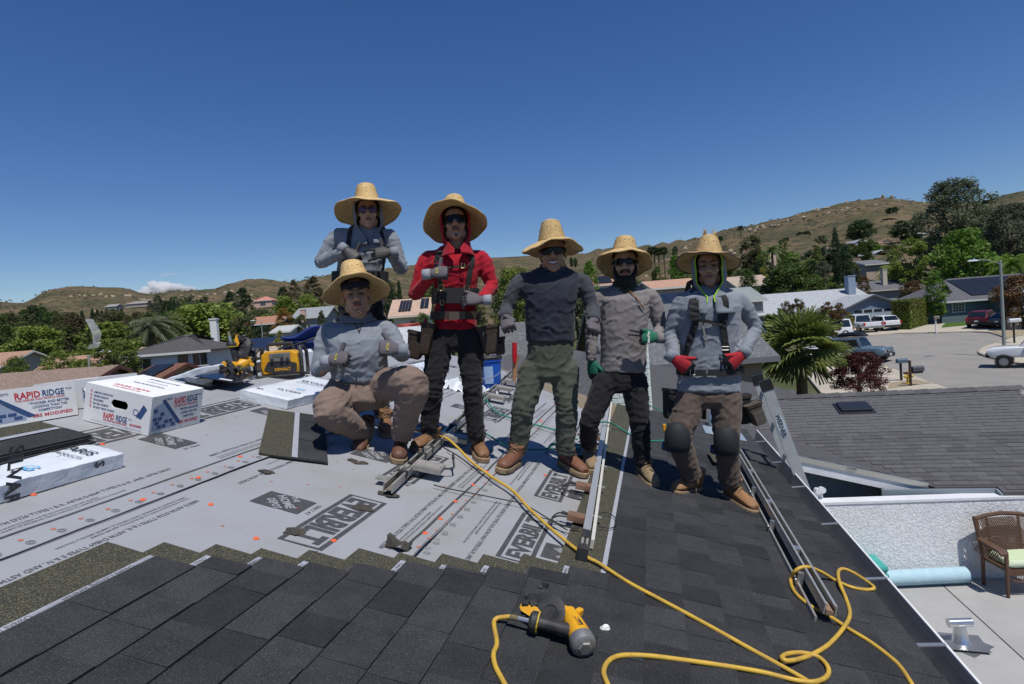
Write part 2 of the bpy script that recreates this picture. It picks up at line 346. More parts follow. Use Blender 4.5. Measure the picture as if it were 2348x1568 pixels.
# --- underlayment sheets: each laps over the one below
def wrinkle(u, v, k): q = noise.noise((u*3.1+v*1.5+k, v*4.2-u, k*3.1)); return .0022*noise.fractal((u*1.3+k, v*2.2, k*3.1), .8, 2, 3)+.0022*(1-min(1, abs(q)*6))+.0008*math.sin(u*5+v*3+k)
def sheetpart(v0, v1, u0, u1, n0, k, flap=None):
    b = MB(); nu, nv = 190, 34
    def fn(a, c):
        u, v = lerp(u0, u1, a), lerp(v0, v1, c)
        if v > -2.47: ul = 8.81+(v+2.47)*(-1.28 if v < -.46 else -1.28*.0) if v < -.46 else 7.42
        else: ul = 8.9
        u = min(u, ul-.01*k)
        n = n0+wrinkle(u, v, k)
        if flap: n += flap(u, v)
        return RP(u, v, n)
    b.grid(fn, nu, nv); return b.build('underlayment_sheet', m_under, house, smooth=True, sharp=0)
def flap1(u, v):                  # loose, lifted edge near the finished courses
    return .018*math.exp(-((u-2.42)/.17)**2)*sstep((v+1.22)/.17)
us = [sheetpart(-1.2, VE-.02, 0, 9, .003, 1), sheetpart(-2.32, -1.055, 0, 9, .011, 2, flap1), sheetpart(VR, -2.215, 0, 9, .019, 3)]
HS = {0: .0034, 1: .0114, 2: .0194}
def pz(u, v, s): return RP(u, v, HS[s]+wrinkle(u, v, s+1)+(flap1(u, v) if s == 1 else 0)+.0012)
def conform(mb, s):               # lay print on the wrinkled sheet
    for i, p in enumerate(mb.v): mb.v[i] = pz(p.dot(UD), p.dot(VD), s)
def rp2(u, v): return RP(u, v, 0)
def logo_everbilt(u, v, s, sign, L_=.63, Wd=.205):   # sign -1: reads towards the camera
    b = MB(); xd = UD*sign; yd = VD*(-sign); o = rp2(u, v)
    t = .022
    for (x0, x1, y0, y1) in ((-L_/2, L_/2, Wd/2-t, Wd/2), (-L_/2, L_/2, -Wd/2, -Wd/2+t), (-L_/2, -L_/2+.012, -Wd/2+t, Wd/2-t), (L_/2-.012, L_/2, -Wd/2+t, Wd/2-t)):
        n = 14 if x1-x0 > .1 else 1
        for i in range(n):
            a0, a1 = lerp(x0, x1, i/n), lerp(x0, x1, (i+1)/n); b.add([o+xd*a0+yd*y0, o+xd*a1+yd*y0, o+xd*a1+yd*y1, o+xd*a0+yd*y1], [(0, 1, 2, 3)])
    b.text('EVERBILT', o-yd*(Wd/2-t-.014), xd, yd, Wd-2*t-.028, bold=.045, space=1.02, w=L_-.07)
    b.text('TM', o+xd*(L_/2+.03)+yd*(Wd/2-.03), xd, yd, .02, bold=.02)
    conform(b, s); b.build('print', m_ink, us[s])
def logo_depot(u, v, s, sign):
    b = MB(); xd = UD*sign; yd = VD*(-sign); o = rp2(u, v); n = 6; w, h = .17, .25
    for i in range(n):
        for j in range(n):
            x0, x1, y0, y1 = lerp(-w/2, w/2, i/n), lerp(-w/2, w/2, (i+1)/n), lerp(-h/2, h/2, j/n), lerp(-h/2, h/2, (j+1)/n)
            b.add([o+xd*x0+yd*y0, o+xd*x1+yd*y0, o+xd*x1+yd*y1, o+xd*x0+yd*y1], [(0, 1, 2, 3)])
    nb = len(b.v); c, sn = math.cos(rad(48)), math.sin(rad(48)); x2 = xd*c+yd*sn; y2 = yd*c-xd*sn
    b.text('THE', o+y2*.047-x2*.02, x2, y2, .028, 1, bold=.03); b.text('HOME', o-y2*.008, x2, y2, .04, 1, bold=.03, w=.165); b.text('DEPOT', o-y2*.062+x2*.01, x2, y2, .036, 1, bold=.03, w=.13)
    for i, p in enumerate(b.v): b.v[i] = pz(p.dot(UD), p.dot(VD), s)+ND*(.0008 if i >= nb else 0)
    b.build('print', [m_ink, m_under], us[s])
    b2 = MB(); b2.text('ONLY AT', o+xd*(.0)+yd*(h/2+.02), xd, yd, .022, bold=.01); conform(b2, s); b2.build('print', m_inkg, us[s])
for k in range(6):
    if k < 5: logo_everbilt(2.505+.98*k, -1.495, 1, -1)
    logo_depot(2.53+.97*k, -1.79, 1, -1)
    logo_everbilt(2.88+.91*k, -.68, 0, 1, .60, .165) if k < 5 else None
    logo_depot(2.78+.91*k, -.455, 0, 1) if k < 5 else None
    logo_depot(2.885+.97*k, -2.76, 2, -1); logo_everbilt(2.70+.97*k, -3.03, 2, -1, .63, .2)
def pline(v, s, u0, u1, w, m=m_ink):
    b = MB(); n = int((u1-u0)/.12); P_ = [(lerp(u0, u1, i/n)) for i in range(n+1)]
    b.loft([[pz(u, v-w/2+.003*math.sin(u*4), s), pz(u, v+w/2+.003*math.sin(u*4), s)] for u in P_], closed=False, caps=False); b.build('print', m, us[s])
pline(-2.345, 2, 1.0, 7.6, .014); pline(-1.115, 1, 1.5, 7.4, .014); pline(-3.16, 2, 1.3, 7.6, .010)
pline(-2.212, 2, 1.0, 7.6, .004, m_inkg); pline(-1.058, 1, 1.5, 7.4, .004, m_inkg)
ASTM = 'MEETS ASTM D226 TYPES I & II, ASTM D4869 TYPES II & IV, AND ASTM D8257'
W2 = 'USE CAUTION WHEN WALKING OR STANDING  DUST MAY REDUCE TRACTION  WEAR SAFETY EQUIPMENT'
W3 = 'SIEMPRE USE EQUIPO DE SEGURIDAD, TENGA CUIDADO AL CAMINAR, REDUCE LA TRACCION'
for s, v0, us0 in ((2, -2.345, (1.42, 2.65, 4.1, 5.5)), (1, -1.115, (2.35, 3.3, 4.5, 5.6))):
    for i, u in enumerate(us0):
        for dv, txt, h, L_ in ((-.085, ASTM, .022, .95), (-.050, W2, .011, .5), (-.030, W3, .011, .62)):
            b = MB(); b.text(txt, rp2(u+(.18 if s == 2 else 0), v0+dv), UD, -VD, h, bold=.01, align='l', w=L_); conform(b, s); b.build('print', m_inkg, us[s])
    s2 = s-1
    for i, u in enumerate(us0):
        for dv, txt, h, L_ in ((.245, ASTM, .022, .95), (.205, W2, .011, .5), (.185, W3, .011, .62)):
            b = MB(); b.text(txt, rp2(u+.9, v0+dv), -UD, VD, h, bold=.01, align='l', w=L_); conform(b, s2); b.build('print', m_inkg, us[s2])
def disc(u, v, s, r, h=.0, n=12): return [pz(u+r*math.cos(2*math.pi*i/n), v+r*math.sin(2*math.pi*i/n), s)+ND*h for i in range(n)]
for s, v, u0, cnt in ((2, -2.27, 1.44, 32), (1, -1.055-.0, 2.42, 30)):
    bo, br = MB(), MB()
    for i in range(cnt):
        u = u0+.118*i; bo.poly(disc(u, v-.012+.006*(i % 2), s, .009)); 
        for r in (.006, .013):
            a, c = disc(u+.006, v+.026, s, r, 0, 14), disc(u+.006, v+.026, s, r+.0026, 0, 14); br.loft([a, c], caps=False)
    bo.build('print', m_org, us[s])['kind'] = 'stuff'; br.build('print', m_inkg, us[s])['kind'] = 'stuff'
random.seed(3); bx = MB(); bx1 = MB()
for s, mb, v0, v1 in ((2, bx, -3.4, -2.5), (1, bx1, -2.1, -1.2)):
    for i in range(46):
        u, v = random.uniform(1.4, 7.3), random.uniform(v0, v1); L_ = .008
        for (a, c) in ((L_, .002), (.002, L_)):
            mb.add([pz(u-a, v-c, s), pz(u+a, v-c, s), pz(u+a, v+c, s), pz(u-a, v+c, s)], [(0, 1, 2, 3)])
    mb.build('print', m_org, us[s])['kind'] = 'stuff'
# cap nails: real plastic discs
cn = MB(); cn.lathe([(.0125, 0), (.0125, .0015), (.0105, .0028), (.003, .0032), (.003, .0045), (.0005, .005)], 12)
cap0 = None
caps = [(2.59, -1.1, 1), (2.8, -1.1, 1), (3.07, -1.112, 1), (3.4, -1.11, 1), (3.71, -1.11, 1), (4.04, -1.10, 1), (2.18, -2.25, 2), (2.53, -2.262, 2), (2.92, -2.32, 2), (2.42, -2.7, 2), (2.32, -2.02, 1), (2.14, -1.66, 1), (2.30, -1.40, 1), (1.98, -2.6, 2), (2.62, -2.93, 2), (3.3, -3.0, 2)]
random.seed(11)
for i in range(16): caps.append((random.uniform(3.6, 7.2), random.choice((-1.1, -2.26, -.75, -1.7, -2.8))+random.uniform(-.03, .03), None))
for u, v, s in caps:
    if s is None: s = 2 if v < -2.215 else 1 if v < -1.055 else 0
    o = cn.build('cap_nail', m_cap, None, smooth=True, base=(0, 0, 0)) if cap0 is None else bpy.data.objects.new('cap_nail', cap0.data)
    if cap0 is None: cap0 = o
    else: COL.objects.link(o); BASE[o.name] = Vector()
    o.parent = us[s]; o.matrix_basis = Matrix.Translation(-BASE[us[s].name]) @ frame(pz(u, v, s), UD, ND.cross(UD), ND)
# --- shingles
random.seed(5)
SP = .1555
def vb(k): return -1.67+SP*k
stair = [1.81, 1.91, 2.0, 2.06, 2.15, 2.27, 2.33, 2.42, 2.52, 2.62]
def uend(k): return stair[k] if k < 10 else 7.38-.012*(k-10)
far_ = MB(); cnt = 0; pieces = []
LAY = .026
def shingle_mb(u0, u1, v, th, mb=None):
    b = mb or MB(); j = random.uniform(-.0015, .0015); top = .0035+LAY
    a = [RP(u0+.0008, v+j, LAY), RP(u1-.0008, v+j, LAY), RP(u1-.0008, v-SP-.012, LAY), RP(u0+.0008, v-SP-.012, LAY)]
    c = [RP(u0+.0008, v+j, LAY+th), RP(u1-.0008, v+j, LAY+th+random.uniform(0, .0008)), RP(u1-.0008, v-SP-.012, top), RP(u0+.0008, v-SP-.012, top)]
    b.add(a+c, [(3, 2, 1, 0), (4, 5, 6, 7), (0, 1, 5, 4), (1, 2, 6, 5), (2, 3, 7, 6), (3, 0, 4, 7)]); return b
nk = 18
for k in range(nk):
    u = -4.-random.uniform(0, .3); tab = False; v = min(vb(k), VE+.012)
    while u < uend(k):
        w = random.uniform(.13, .30) if tab else random.uniform(.10, .26); u1 = min(u+w, uend(k)); th = .0135 if tab else .0105
        if u1 > .75+.16*max(0, -v) and u1-u > .02: pieces.append((u, u1, v, th))
        elif u1-u > .01: shingle_mb(u, u1, v, th, far_)
        u = u1; tab = not tab
pieces.sort(key=lambda p: math.hypot((p[0]+p[1])/2, p[2]))
for i, p in enumerate(pieces):
    if i < 295: shingle_mb(*p).build('shingle', m_sh, roof)
    else: shingle_mb(*p, mb=far_)
o = far_.build('shingle', m_sh, roof); o['kind'] = 'stuff'
# exposed head-laps and silver nailing strips
for k in range(11):
    u1 = uend(k); v = vb(k); u0 = u1-.55 if 0 < k < 10 else (-4 if k == 0 else u1-7)
    if k == 10: u0, u1 = 2.3, 7.38
    b = MB(); n = LAY-.002-.0006*k if k < 10 else LAY-.009
    n = .0235+.0012*(k % 2) if k < 10 else .0215
    b.slab([RP(u0, v-SP+.01, n), RP(u1, v-SP+.01, n), RP(u1, v-.378, n), RP(u0, v-.378, n)], ND*.003); b.build('shingle_headlap', m_shl, roof)
    s0 = u0 if k in (0, 10) else u1-.30
    b = MB(); b.slab([RP(s0, v-SP-.001, n+.0033), RP(u1-.004, v-SP-.001, n+.0033), RP(u1-.004, v-SP-.034, n+.0033), RP(s0, v-SP-.034, n+.0033)], ND*.0009); st = b.build('nailing_strip', m_strip, roof)
    bt = MB(); L_ = .34
    if k == 0: tt = [1.72, 1.36, 1.0]
    elif k == 10: tt = [2.9+.28*i for i in range(14)]
    else: tt = [u1-.03]
    for x in tt:
        if k == 10: bt.text('Owens Corning SureNail', RP(x, v-SP-.010, n+.0048), -UD, VS, .010, align='l', bold=.01, w=.2)
        else: bt.text('Owens Corning SureNail' if k == 0 else 'Owens Cor', RP(x, v-SP-.028, n+.0048), -UD, VS, .019, align='l', bold=.01, w=.26 if k == 0 else .085)
    bt.build('strip_print', m_inkg, roof)
# --- gutter along the eave
m_gut = mat('white_gutter_paint', (.74, .74, .72), .45, col2=(.66, .66, .63), scale=3)
m_gin = mat('dirty_gutter_steel', (.20, .205, .21), .6, col2=(.26, .25, .24), scale=3)
g = MB(); gu = lambda u, v, z: UD*u+VD*v+Vector((0, 0, RP(0, VE).z+z))
prof = [(0.0, -.012), (0.004, -.105), (.085, -.115), (.112, -.04), (.118, .006), (.128, .006), (.128, -.006), (.121, -.045), (.092, -.125), (-.008, -.118)]
gutter = None
for mi_, pr, mm, nm in ((0, prof, m_gut, 'gutter'),):
    g.loft([[gu(u, VE+.03+a, c) for a, c in pr] for u in np.linspace(-5, 7.42, 3)]); gutter = g.build(nm, mm, house); tag(gutter, 'white half-round eave gutter with dull grey inside')
g = MB(); g.loft([[gu(u, VE+.03+a, c) for a, c in ((.006, -.02), (.0085, -.100), (.083, -.1105), (.108, -.038), (.113, .0))] for u in np.linspace(-5, 7.42, 3)], closed=False, caps=False); g.build('gutter_lining', m_gin, gutter)
g = MB(); g.slab([gu(-5, VE-.005, -.02), gu(7.4, VE-.005, -.02), gu(7.4, VE-.005, -.16), gu(-5, VE-.005, -.16)], VD*.026); g.build('fascia_board', m_gut, house)
for u in (2.78, 3.42, 4.25, 5.1, 5.9, 6.8, 1.9, 1.0):
    g = MB(); g.slab([gu(u-.012, VE+.028, -.004), gu(u+.012, VE+.028, -.004), gu(u+.012, VE+.15, .004), gu(u-.012, VE+.15, .004)], (0, 0, .005)); g.build('hanger', mat('galvanised', (.62, .60, .55), .35, .8), gutter)
for u in (2.44, 2.2, 1.9): 
    g = MB(); g.slab([RP(u, VE-.01, .001), RP(u+.2, VE-.01, .001), RP(u+.19, VE+.055, -.004), RP(u+.02, VE+.06, -.005)], ND*.001); g.build('drip_edge', mat('galvanised', (.62, .60, .55), .35, .8), house)
# --- white painted brick chimney at the far end
chim = MB(); m_brk = mat('white_painted_brick', (.72, .77, .71), .8, col2=(.62, .68, .62), scale=30, bump=.006, bscale=45, rnd=.06)
cb = RP(8.15, -.62); cT = frame(Vector((cb.x, cb.y, cb.z-1.4)), UD, -VD, Vector((0, 0, 1)))
chim.bb(-.0, .60, -.525, .0, 0, 2.42, T=cT); chim_o = chim.build('chimney', mat('white_mortar', (.60, .65, .60), .9), house)
tag(chim_o, 'white painted brick chimney stack')
bw, bh = .205, .075
for r_ in range(34):
    z0 = .0+r_*(bh)
    if z0 < 1.0: continue
    off = bw/2 if r_ % 2 else 0
    for c_ in range(-1, 4):     # face towards the camera
        a0, a1 = max(-.53, -.53+c_*bw+off), min(.005, -.53+(c_+1)*bw+off)
        if a1-a0 < .03: continue
        b = MB(cT); b.bb(-.012-random.uniform(0, .004), .02, a0+.004, a1-.004, z0+.005, z0+bh-.004); b.build('brick', m_brk, chim_o, bevel=.004)
    for c_ in range(-1, 4):     # right-hand face
        a0, a1 = max(0, c_*bw+off), min(.60, (c_+1)*bw+off)
        if a1-a0 < .03: continue
        b = MB(cT); b.bb(a0+.014, a1-.004, -.537-random.uniform(0, .003), -.51, z0+.005, z0+bh-.004); b.build('brick', m_brk, chim_o)
# plumbing vent with metal flashing beyond the right-hand man
pv_ = atr(1640, 985); vT = frame(pv_, UD, -VD, Vector((0, 0, 1)))
v1_ = MB(vT); v1_.lathe([(.10, -.02), (.085, .03), (.06, .22), (.055, .23)], 16); vent = v1_.build('vent_flashing', mat('blue_grey_zinc', (.42, .50, .56), .4, .5), house, smooth=True)
v2_ = MB(vT); v2_.lathe([(.045, .2), (.045, .34), (.038, .34), (.038, .2)], 14); v2_.build('vent_pipe', mat('weathered_pipe', (.35, .33, .28), .8, col2=(.2, .19, .16), scale=30), vent, smooth=True)
v3_ = MB(roofT(*ruv(1655, 1000), LAY+.012)); v3_.bb(-.22, .22, -.22, .2, 0, .003); v3_.build('flashing_plate', mat('blue_grey_zinc', (.42, .50, .56), .4, .5), vent)
# box vent under the scaffold rails, loose lifted shingle
u_, v_ = ruv(1655, 1070); b = MB(roofT(u_, v_, LAY+.01, .1)); b.slab([(-.2, -.1, 0), (.2, -.13, 0), (.2, .1, .03), (-.17, .12, .03)], (0, 0, .006)); o = b.build('loose_shingle', m_shl, None); tag(o, 'loose greenish shingle offcut lying between the right-hand man\'s legs', 'shingle')
# ================================================================ wing next door, patio, stucco wall
def zE(x, y): return (3000+x*.78849)/1.74521, (1500+y*.78849)/1.74521
def zG(x, y): return (3200+x*.46936)/1.74521, (2000+y*.46936)/1.74521
nh = thing('neighbour_house', 'house with purple-grey shingle roof beyond the white stucco wall', 'house', Vector((6, 12, 0)))
def AP(u, v, n=0): return UD*u+VD*v+Vector((0, 0, CZ-1.95-.25*v+n))
def BP(u, v, n=0): return UD*u+VD*v+Vector((0, 0, CZ-2.93+.25*(u-10)+n))
def BF(u, v, n=0): return UD*u+VD*v+Vector((0, 0, CZ-2.03-.25*(u-13.6)+n))
m_deck2 = mat('old_roof_felt', (.085, .08, .085), .9)
m_sh2 = mat('purple_grey_granules', (.080, .079, .083), .9, col2=(.095, .093, .097), scale=8, speck=(.16, .155, .16), sscale=160, smix=.6, rnd=.17, spec=.25)
b = MB()
b.slab([AP(10.1, -4), AP(22, -4), AP(22, 4.3), AP(16.5, 4.3), AP(13.6, .32), AP(10.1, 3.82)][:0] or [AP(10.1, -4), AP(22, -4), AP(22, 3.2), AP(14.5, 1.2), AP(13.6, .32), AP(10.1, 3.82)], (0, 0, -.06))
b.slab([AP(22, 3.2), AP(22, 4.6), AP(17.6, 3.6), AP(14.5, 1.2)], (0, 0, -.06))
b.slab([BP(13.6, .32), BP(13.6, 6.75), BP(9.85, 6.75), BP(9.85, 4.72), BP(10, 4.72), BP(10, 3.92)], (0, 0, -.06))
b.slab([BF(13.6, .32), BF(17.6, .32), BF(17.6, 6.75), BF(13.6, 6.75)], (0, 0, -.06))
nroof = b.build('roof', m_deck2, nh)
def in_poly(x, y, P):
    c = False; n = len(P)
    for i in range(n):
        x1, y1 = P[i]; x2, y2 = P[(i+1) % n]
        if (y1 > y) != (y2 > y) and x < (x2-x1)*(y-y1)/(y2-y1)+x1: c = not c
    return c
def shingle_field(parent, fn, P, along, m, limit, ex=.128, tw=.26, name='shingle', seed=1):
    # fn(u,v,n) point; P polygon in (u,v); courses advance in u (along='v') or in v (along='u')
    rnd = random.Random(seed); us_ = [p[0] for p in P]; vs_ = [p[1] for p in P]; items = []
    if along == 'v':
        u = min(us_)
        while u < max(us_):
            v = min(vs_)-rnd.random()*tw
            while v < max(vs_):
                w = tw*rnd.uniform(.6, 1.15)
                if in_poly(u+.07, v+w/2, P): items.append((u, v, w, rnd.random()))
                v += w
            u += ex
    else:
        v = max(vs_)
        while v > min(vs_):
            u = min(us_)-rnd.random()*tw
            while u < max(us_):
                w = tw*rnd.uniform(.6, 1.15)
                if in_poly(u+w/2, v-.07, P): items.append((u, v, w, rnd.random()))
                u += w
            v -= ex
    items.sort(key=lambda i: i[0]); rest = MB()
    for i, (u, v, w, r_) in enumerate(items):
        th = .016 if r_ > .5 else .011
        if along == 'v': q = [(u, v), (u, v+w-.003), (u+ex+.01, v+w-.003), (u+ex+.01, v)]
        else: q = [(u, v), (u+w-.003, v), (u+w-.003, v-ex-.01), (u, v-ex-.01)]
        lowp = [fn(*p, .001) for p in q]; hi = [fn(*q[0], th), fn(*q[1], th), fn(*q[2], .004), fn(*q[3], .004)]
        mb = MB() if i < limit else rest
        F_ = [(4, 5, 6, 7), (0, 1, 5, 4), (1, 2, 6, 5), (2, 3, 7, 6), (3, 0, 4, 7)]
        mb.add(lowp+hi, F_ if along == 'u' else [f[::-1] for f in F_])
        if i < limit: mb.build(name, m, parent)
    if rest.v: rest.build(name, m, parent)['kind'] = 'stuff'
shingle_field(nroof, BP, [(13.5, .45), (13.5, 6.72), (9.9, 6.72), (9.9, 4.75), (10.05, 4.75), (10.05, 3.9)], 'v', m_sh2, 230, seed=2)
shingle_field(nroof, AP, [(10.15, -2.5), (21.9, -2.5), (21.9, 4.3), (17.6, 3.5), (14.5, 1.1), (13.6, .25), (10.15, 3.75)], 'u', m_sh2, 60, seed=3)
b = MB()
for i in range(24):               # ridge caps
    v = .4+i*.27; b = MB(); b.slab([BP(13.42, v, .012), BP(13.42, v+.29, .024), BP(13.6, v+.29, .035), BP(13.6, v, .02)], (0, 0, .012)); b.slab([BF(13.6, v, .021), BF(13.6, v+.29, .036), BF(13.78, v+.29, .024), BF(13.78, v, .012)], (0, 0, .012)); b.build('ridge_cap', m_sh2, nroof)
m_white = mat('white_trim', (.72, .73, .74), .5, col2=(.64, .65, .67), scale=4)
m_gfas = mat('blue_grey_trim', (.22, .26, .29), .6)
m_teal = mat('blue_grey_stucco', (.33, .38, .39), .95, col2=(.29, .33, .34), scale=3, bump=.006, bscale=60, spec=.2)
b = MB(); b.slab([AP(10.08, -4, -.062), AP(10.08, 3.84, -.062), AP(10.08, 3.84, -.21), AP(10.08, -4, -.21)], UD*.03); b.build('rake_board', m_white, nh)
b = MB(); b.slab([AP(10.06, -4, .02), AP(10.06, 3.86, .02), AP(10.06, 3.86, -.058), AP(10.06, -4, -.058)], UD*.05); b.build('drip_edge', mat('galvanised', (.62, .60, .55), .35, .8), nh)
b = MB(); b.slab([BP(9.97, 3.2, -.02), BP(9.97, 4.7, -.02), BP(9.97, 4.7, -.20), BP(9.97, 3.2, -.20)], UD*.028); b.slab([BP(9.97, 4.69, -.02), BP(9.85, 4.69, -.02), BP(9.85, 4.69, -.2), BP(9.97, 4.69, -.2)], VD*.028); b.build('fascia_board', m_gfas, nh)
b = MB()
w0 = [UD*10.55+VD*v for v in (-4, 3.3)]; b.slab([w0[0], w0[1], w0[1]+Vector((0, 0, CZ-2.85)), w0[0]+Vector((0, 0, CZ-1.05))], UD*.15)
w0 = [UD*10.5+VD*v for v in (3.3, 9)]; b.slab([w0[0], w0[1], w0[1]+Vector((0, 0, CZ-2.9)), w0[0]+Vector((0, 0, CZ-2.9))], UD*.15)
w0 = [UD*u+VD*6.4 for u in (10.6, 17)]; b.slab([w0[0], w0[1], w0[1]+Vector((0, 0, CZ-2.95)), w0[0]+Vector((0, 0, CZ-2.95))], VD*.15)
w0 = [UD*u+VD*3.1 for u in (17, 21.6)]; b.slab([w0[0], w0[1], w0[1]+Vector((0, 0, CZ-2.9)), w0[0]+Vector((0, 0, CZ-2.9))], VD*.15)
b.build('wall', m_teal, nh)
for k in range(2):
    p = atz(*zE(375+32*k, 645), CZ-3.0); q = p+Vector((0, .25+.05*k, 0)); b = MB(); b.tube([q-Vector((0, 0, .6)), q+Vector((0, 0, .06)), q+Vector((0, -.05, .12)), q+Vector((0, -.12, .12))], .045, 10); b.build('vent_pipe', m_white, nh, smooth=True)
# dark roof hatch with two handles
p0 = [13.0, 2.75]; b = MB()
r_ = ray(1957, 938); s_ = (-2.93-2.5)/(r_.z-.25*r_.dot(UD)); hu, hv = (r_*s_).dot(UD), (r_*s_).dot(VD)
hT = frame(BP(hu, hv, .01), VD, (BP(1, 0)-BP(0, 0)).normalized(), Vector((-.2425*UD.x, -.2425*UD.y, .97)))
b.T = hT; b.bb(-.27, .27, -.2, .2, 0, .07); b.bb(-.32, .32, -.25, .25, 0, .025); hatch = b.build('roof_hatch', mat('black_metal', (.03, .033, .04), .35, .3), nroof, bevel=.01); tag(hatch, 'black low-profile roof vent hatch')
# --- patio
PZ = 1.3
m_pat = mat('patio_concrete', (.38, .375, .365), .85, col2=(.33, .325, .315), scale=1.4, detail=8, speck=(.22, .21, .2), sscale=60, smix=.66, spec=.25, bump=.002, bscale=80)
def pz_(x, y): return atz(*zG(x, y), PZ)
j0, j1, = pz_(1280, 785), pz_(1909, 1360); jd = (j1-j0).normalized(); ja, jb = j0-jd*3, j1+jd*6; nn = Vector((jd.y, -jd.x, 0))*.008
wl0 = pz_(100, 690); wl1 = pz_(1475, 668)
wd = (wl1-wl0).normalized(); W0, W1 = wl0-wd*1.5, wl0+wd*9
den = jd.x*wd.y-jd.y*wd.x; tt_ = ((W0.x-j0.x)*wd.y-(W0.y-j0.y)*wd.x)/den; X_ = j0+jd*tt_; dj = jb-X_
for lab, pts in (('under the roof eave', [W0, X_-nn, jb-nn, W0+dj]), ('under the wicker chair', [X_+nn, W1, W1+dj, jb+nn])):
    b = MB(); pts = [Vector((p.x, p.y, PZ)) for p in pts]; b.slab(pts, (0, 0, -.2)); o = b.build('patio_slab', m_pat, None); tag(o, 'grey concrete patio slab '+lab, kind='structure')
b = MB(); b.slab([Vector((p.x, p.y, PZ-.03)) for p in (W0, W1, W1-Vector((0, 10, 0)), W0-Vector((0, 10, 0)))], (0, 0, -1.6)); tag(b.build('patio_base', mat('dark_joint', (.12, .11, .10), .95), None), 'fill under the patio', kind='structure')
m_stucco = mat('white_stucco', (.80, .80, .80), .9, col2=(.74, .74, .75), scale=2, spec=.2)
def stucco_nodes(m):
    t = m.node_tree; N, L = t.nodes, t.links; tc = N.new('ShaderNodeTexCoord')
    v = N.new('ShaderNodeTexNoise'); v.inputs['Scale'].default_value = 22; v.inputs['Detail'].default_value = 3; v.inputs['Distortion'].default_value = 1.2; L.new(tc.outputs['Object'], v.inputs['Vector'])
    r = N.new('ShaderNodeMapRange'); L.new(v.outputs[0], r.inputs[0]); r.inputs[1].default_value = .47; r.inputs[2].default_value = .56
    bp = N.new('ShaderNodeBump'); bp.inputs['Distance'].default_value = .006; L.new(r.outputs[0], bp.inputs['Height']); L.new(bp.outputs[0], N['Principled BSDF'].inputs['Normal'])
stucco_nodes(m_stucco)
wn = Vector((-wd.y, wd.x, 0)); 
WH = 1.14
b = MB(); b.slab([W0+wn*.0, W1, W1+Vector((0, 0, WH)), W0+Vector((0, 0, WH))], wn*.2)
sw = thing('stucco_wall', 'white textured stucco garden wall behind the patio', 'wall', W0); b.build('wall_body', m_stucco, sw)
b = MB(); b.slab([W0-wn*.012+Vector((0, 0, WH+.002)), W1-wn*.012+Vector((0, 0, WH+.002)), W1+wn*.212+Vector((0, 0, WH+.002)), W0+wn*.212+Vector((0, 0, WH+.002))], (0, 0, .035)); b.build('coping', m_white, sw)
# carpet roll
ra, rb = pz_(600, 785), pz_(1472, 745); rdv = (rb-ra).normalized(); rn = Vector((-rdv.y, rdv.x, 0)); R_ = .125
def spiral(o, r0, turns, n, th):
    pts = []
    for i in range(n+1):
        a = 2*math.pi*turns*i/n; r = r0-(r0-.03)*(i/n); pts.append(o+rn*(r*math.sin(a))*1.08+Vector((0, 0, r0-r*math.cos(a))))
    for i in range(n, -1, -1):
        a = 2*math.pi*turns*i/n; r = r0-(r0-.03)*(i/n)-th; pts.append(o+rn*(r*math.sin(a))*1.08+Vector((0, 0, r0-r*math.cos(a))))
    return pts
b = MB(); rings = [spiral(ra+rdv*t+rn*R_, R_, 3.5, 70, .012) for t in np.linspace(-.15, (rb-ra).length, 5)]; b.loft(rings)
o = b.build('carpet_roll', mat('blue_underlay', (.33, .50, .58), .7, col2=(.40, .56, .62), scale=9, detail=6, bump=.003, bscale=30), None, smooth=True, sharp=60); tag(o, 'rolled pale-blue underlay lying along the foot of the stucco wall', 'roll')
# teal cushions
for i, lab in enumerate(('lowest of the three stacked teal outdoor cushions', 'middle one of the three stacked teal outdoor cushions', 'topmost of the three stacked teal outdoor cushions')):
    p = pz_(560, 742)+Vector((.0, .06, .125*i+.01)); b = MB(flatT(p, .08-.12*i))
    b.loft([[Vector((a*sx, c*sx, z)) for a, c in ((-.24, -.22), (.24, -.22), (.26, -.2), (.26, .2), (.24, .22), (-.24, .22), (-.26, .2), (-.26, -.2))] for sx, z in ((.9, 0), (1, .025), (1.02, .06), (1, .095), (.9, .12))])
    o = b.build('cushion', mat('teal_canvas', (.05, .30, .27), .9, col2=(.07, .36, .32), scale=30, bump=.002, bscale=200), None, smooth=True); tag(o, lab, 'cushion', 'teal cushions')
# T-top vent flashing on square plates
vc = pz_(1395, 1235); vf = thing('vent_flashing', 'shiny galvanised T-top vent flashing lying on the patio', 'flashing', vc)
m_zn = mat('bright_zinc', (.62, .64, .66), .28, .9, col2=(.5, .52, .55), scale=8)
b = MB(flatT(vc+Vector((0, 0, .03)), -.33)); b.bb(-.21, .21, -.19, .19, 0, .004); b.build('top_plate', mat('dull_zinc', (.27, .285, .30), .42, .75, col2=(.33, .34, .35), scale=7), vf)
b = MB(flatT(vc+Vector((.02, .0, .004)), .45)); b.bb(-.2, .2, -.2, .2, 0, .004); b.build('lower_plate', mat('dull_zinc', (.25, .26, .27), .4, .8), vf)
b = MB(flatT(vc+Vector((-.02, .02, .034)))); b.lathe([(.098, 0), (.09, .01), (.062, .16), (.06, .2)], 20); b.build('cone', m_zn, vf, smooth=True)
b = MB(flatT(vc+Vector((-.02, .02, .26)), -.08)); b.tube([(-.13, 0, 0), (.13, 0, 0)], .05, 18); b.build('cross_pipe', m_zn, vf, smooth=True)
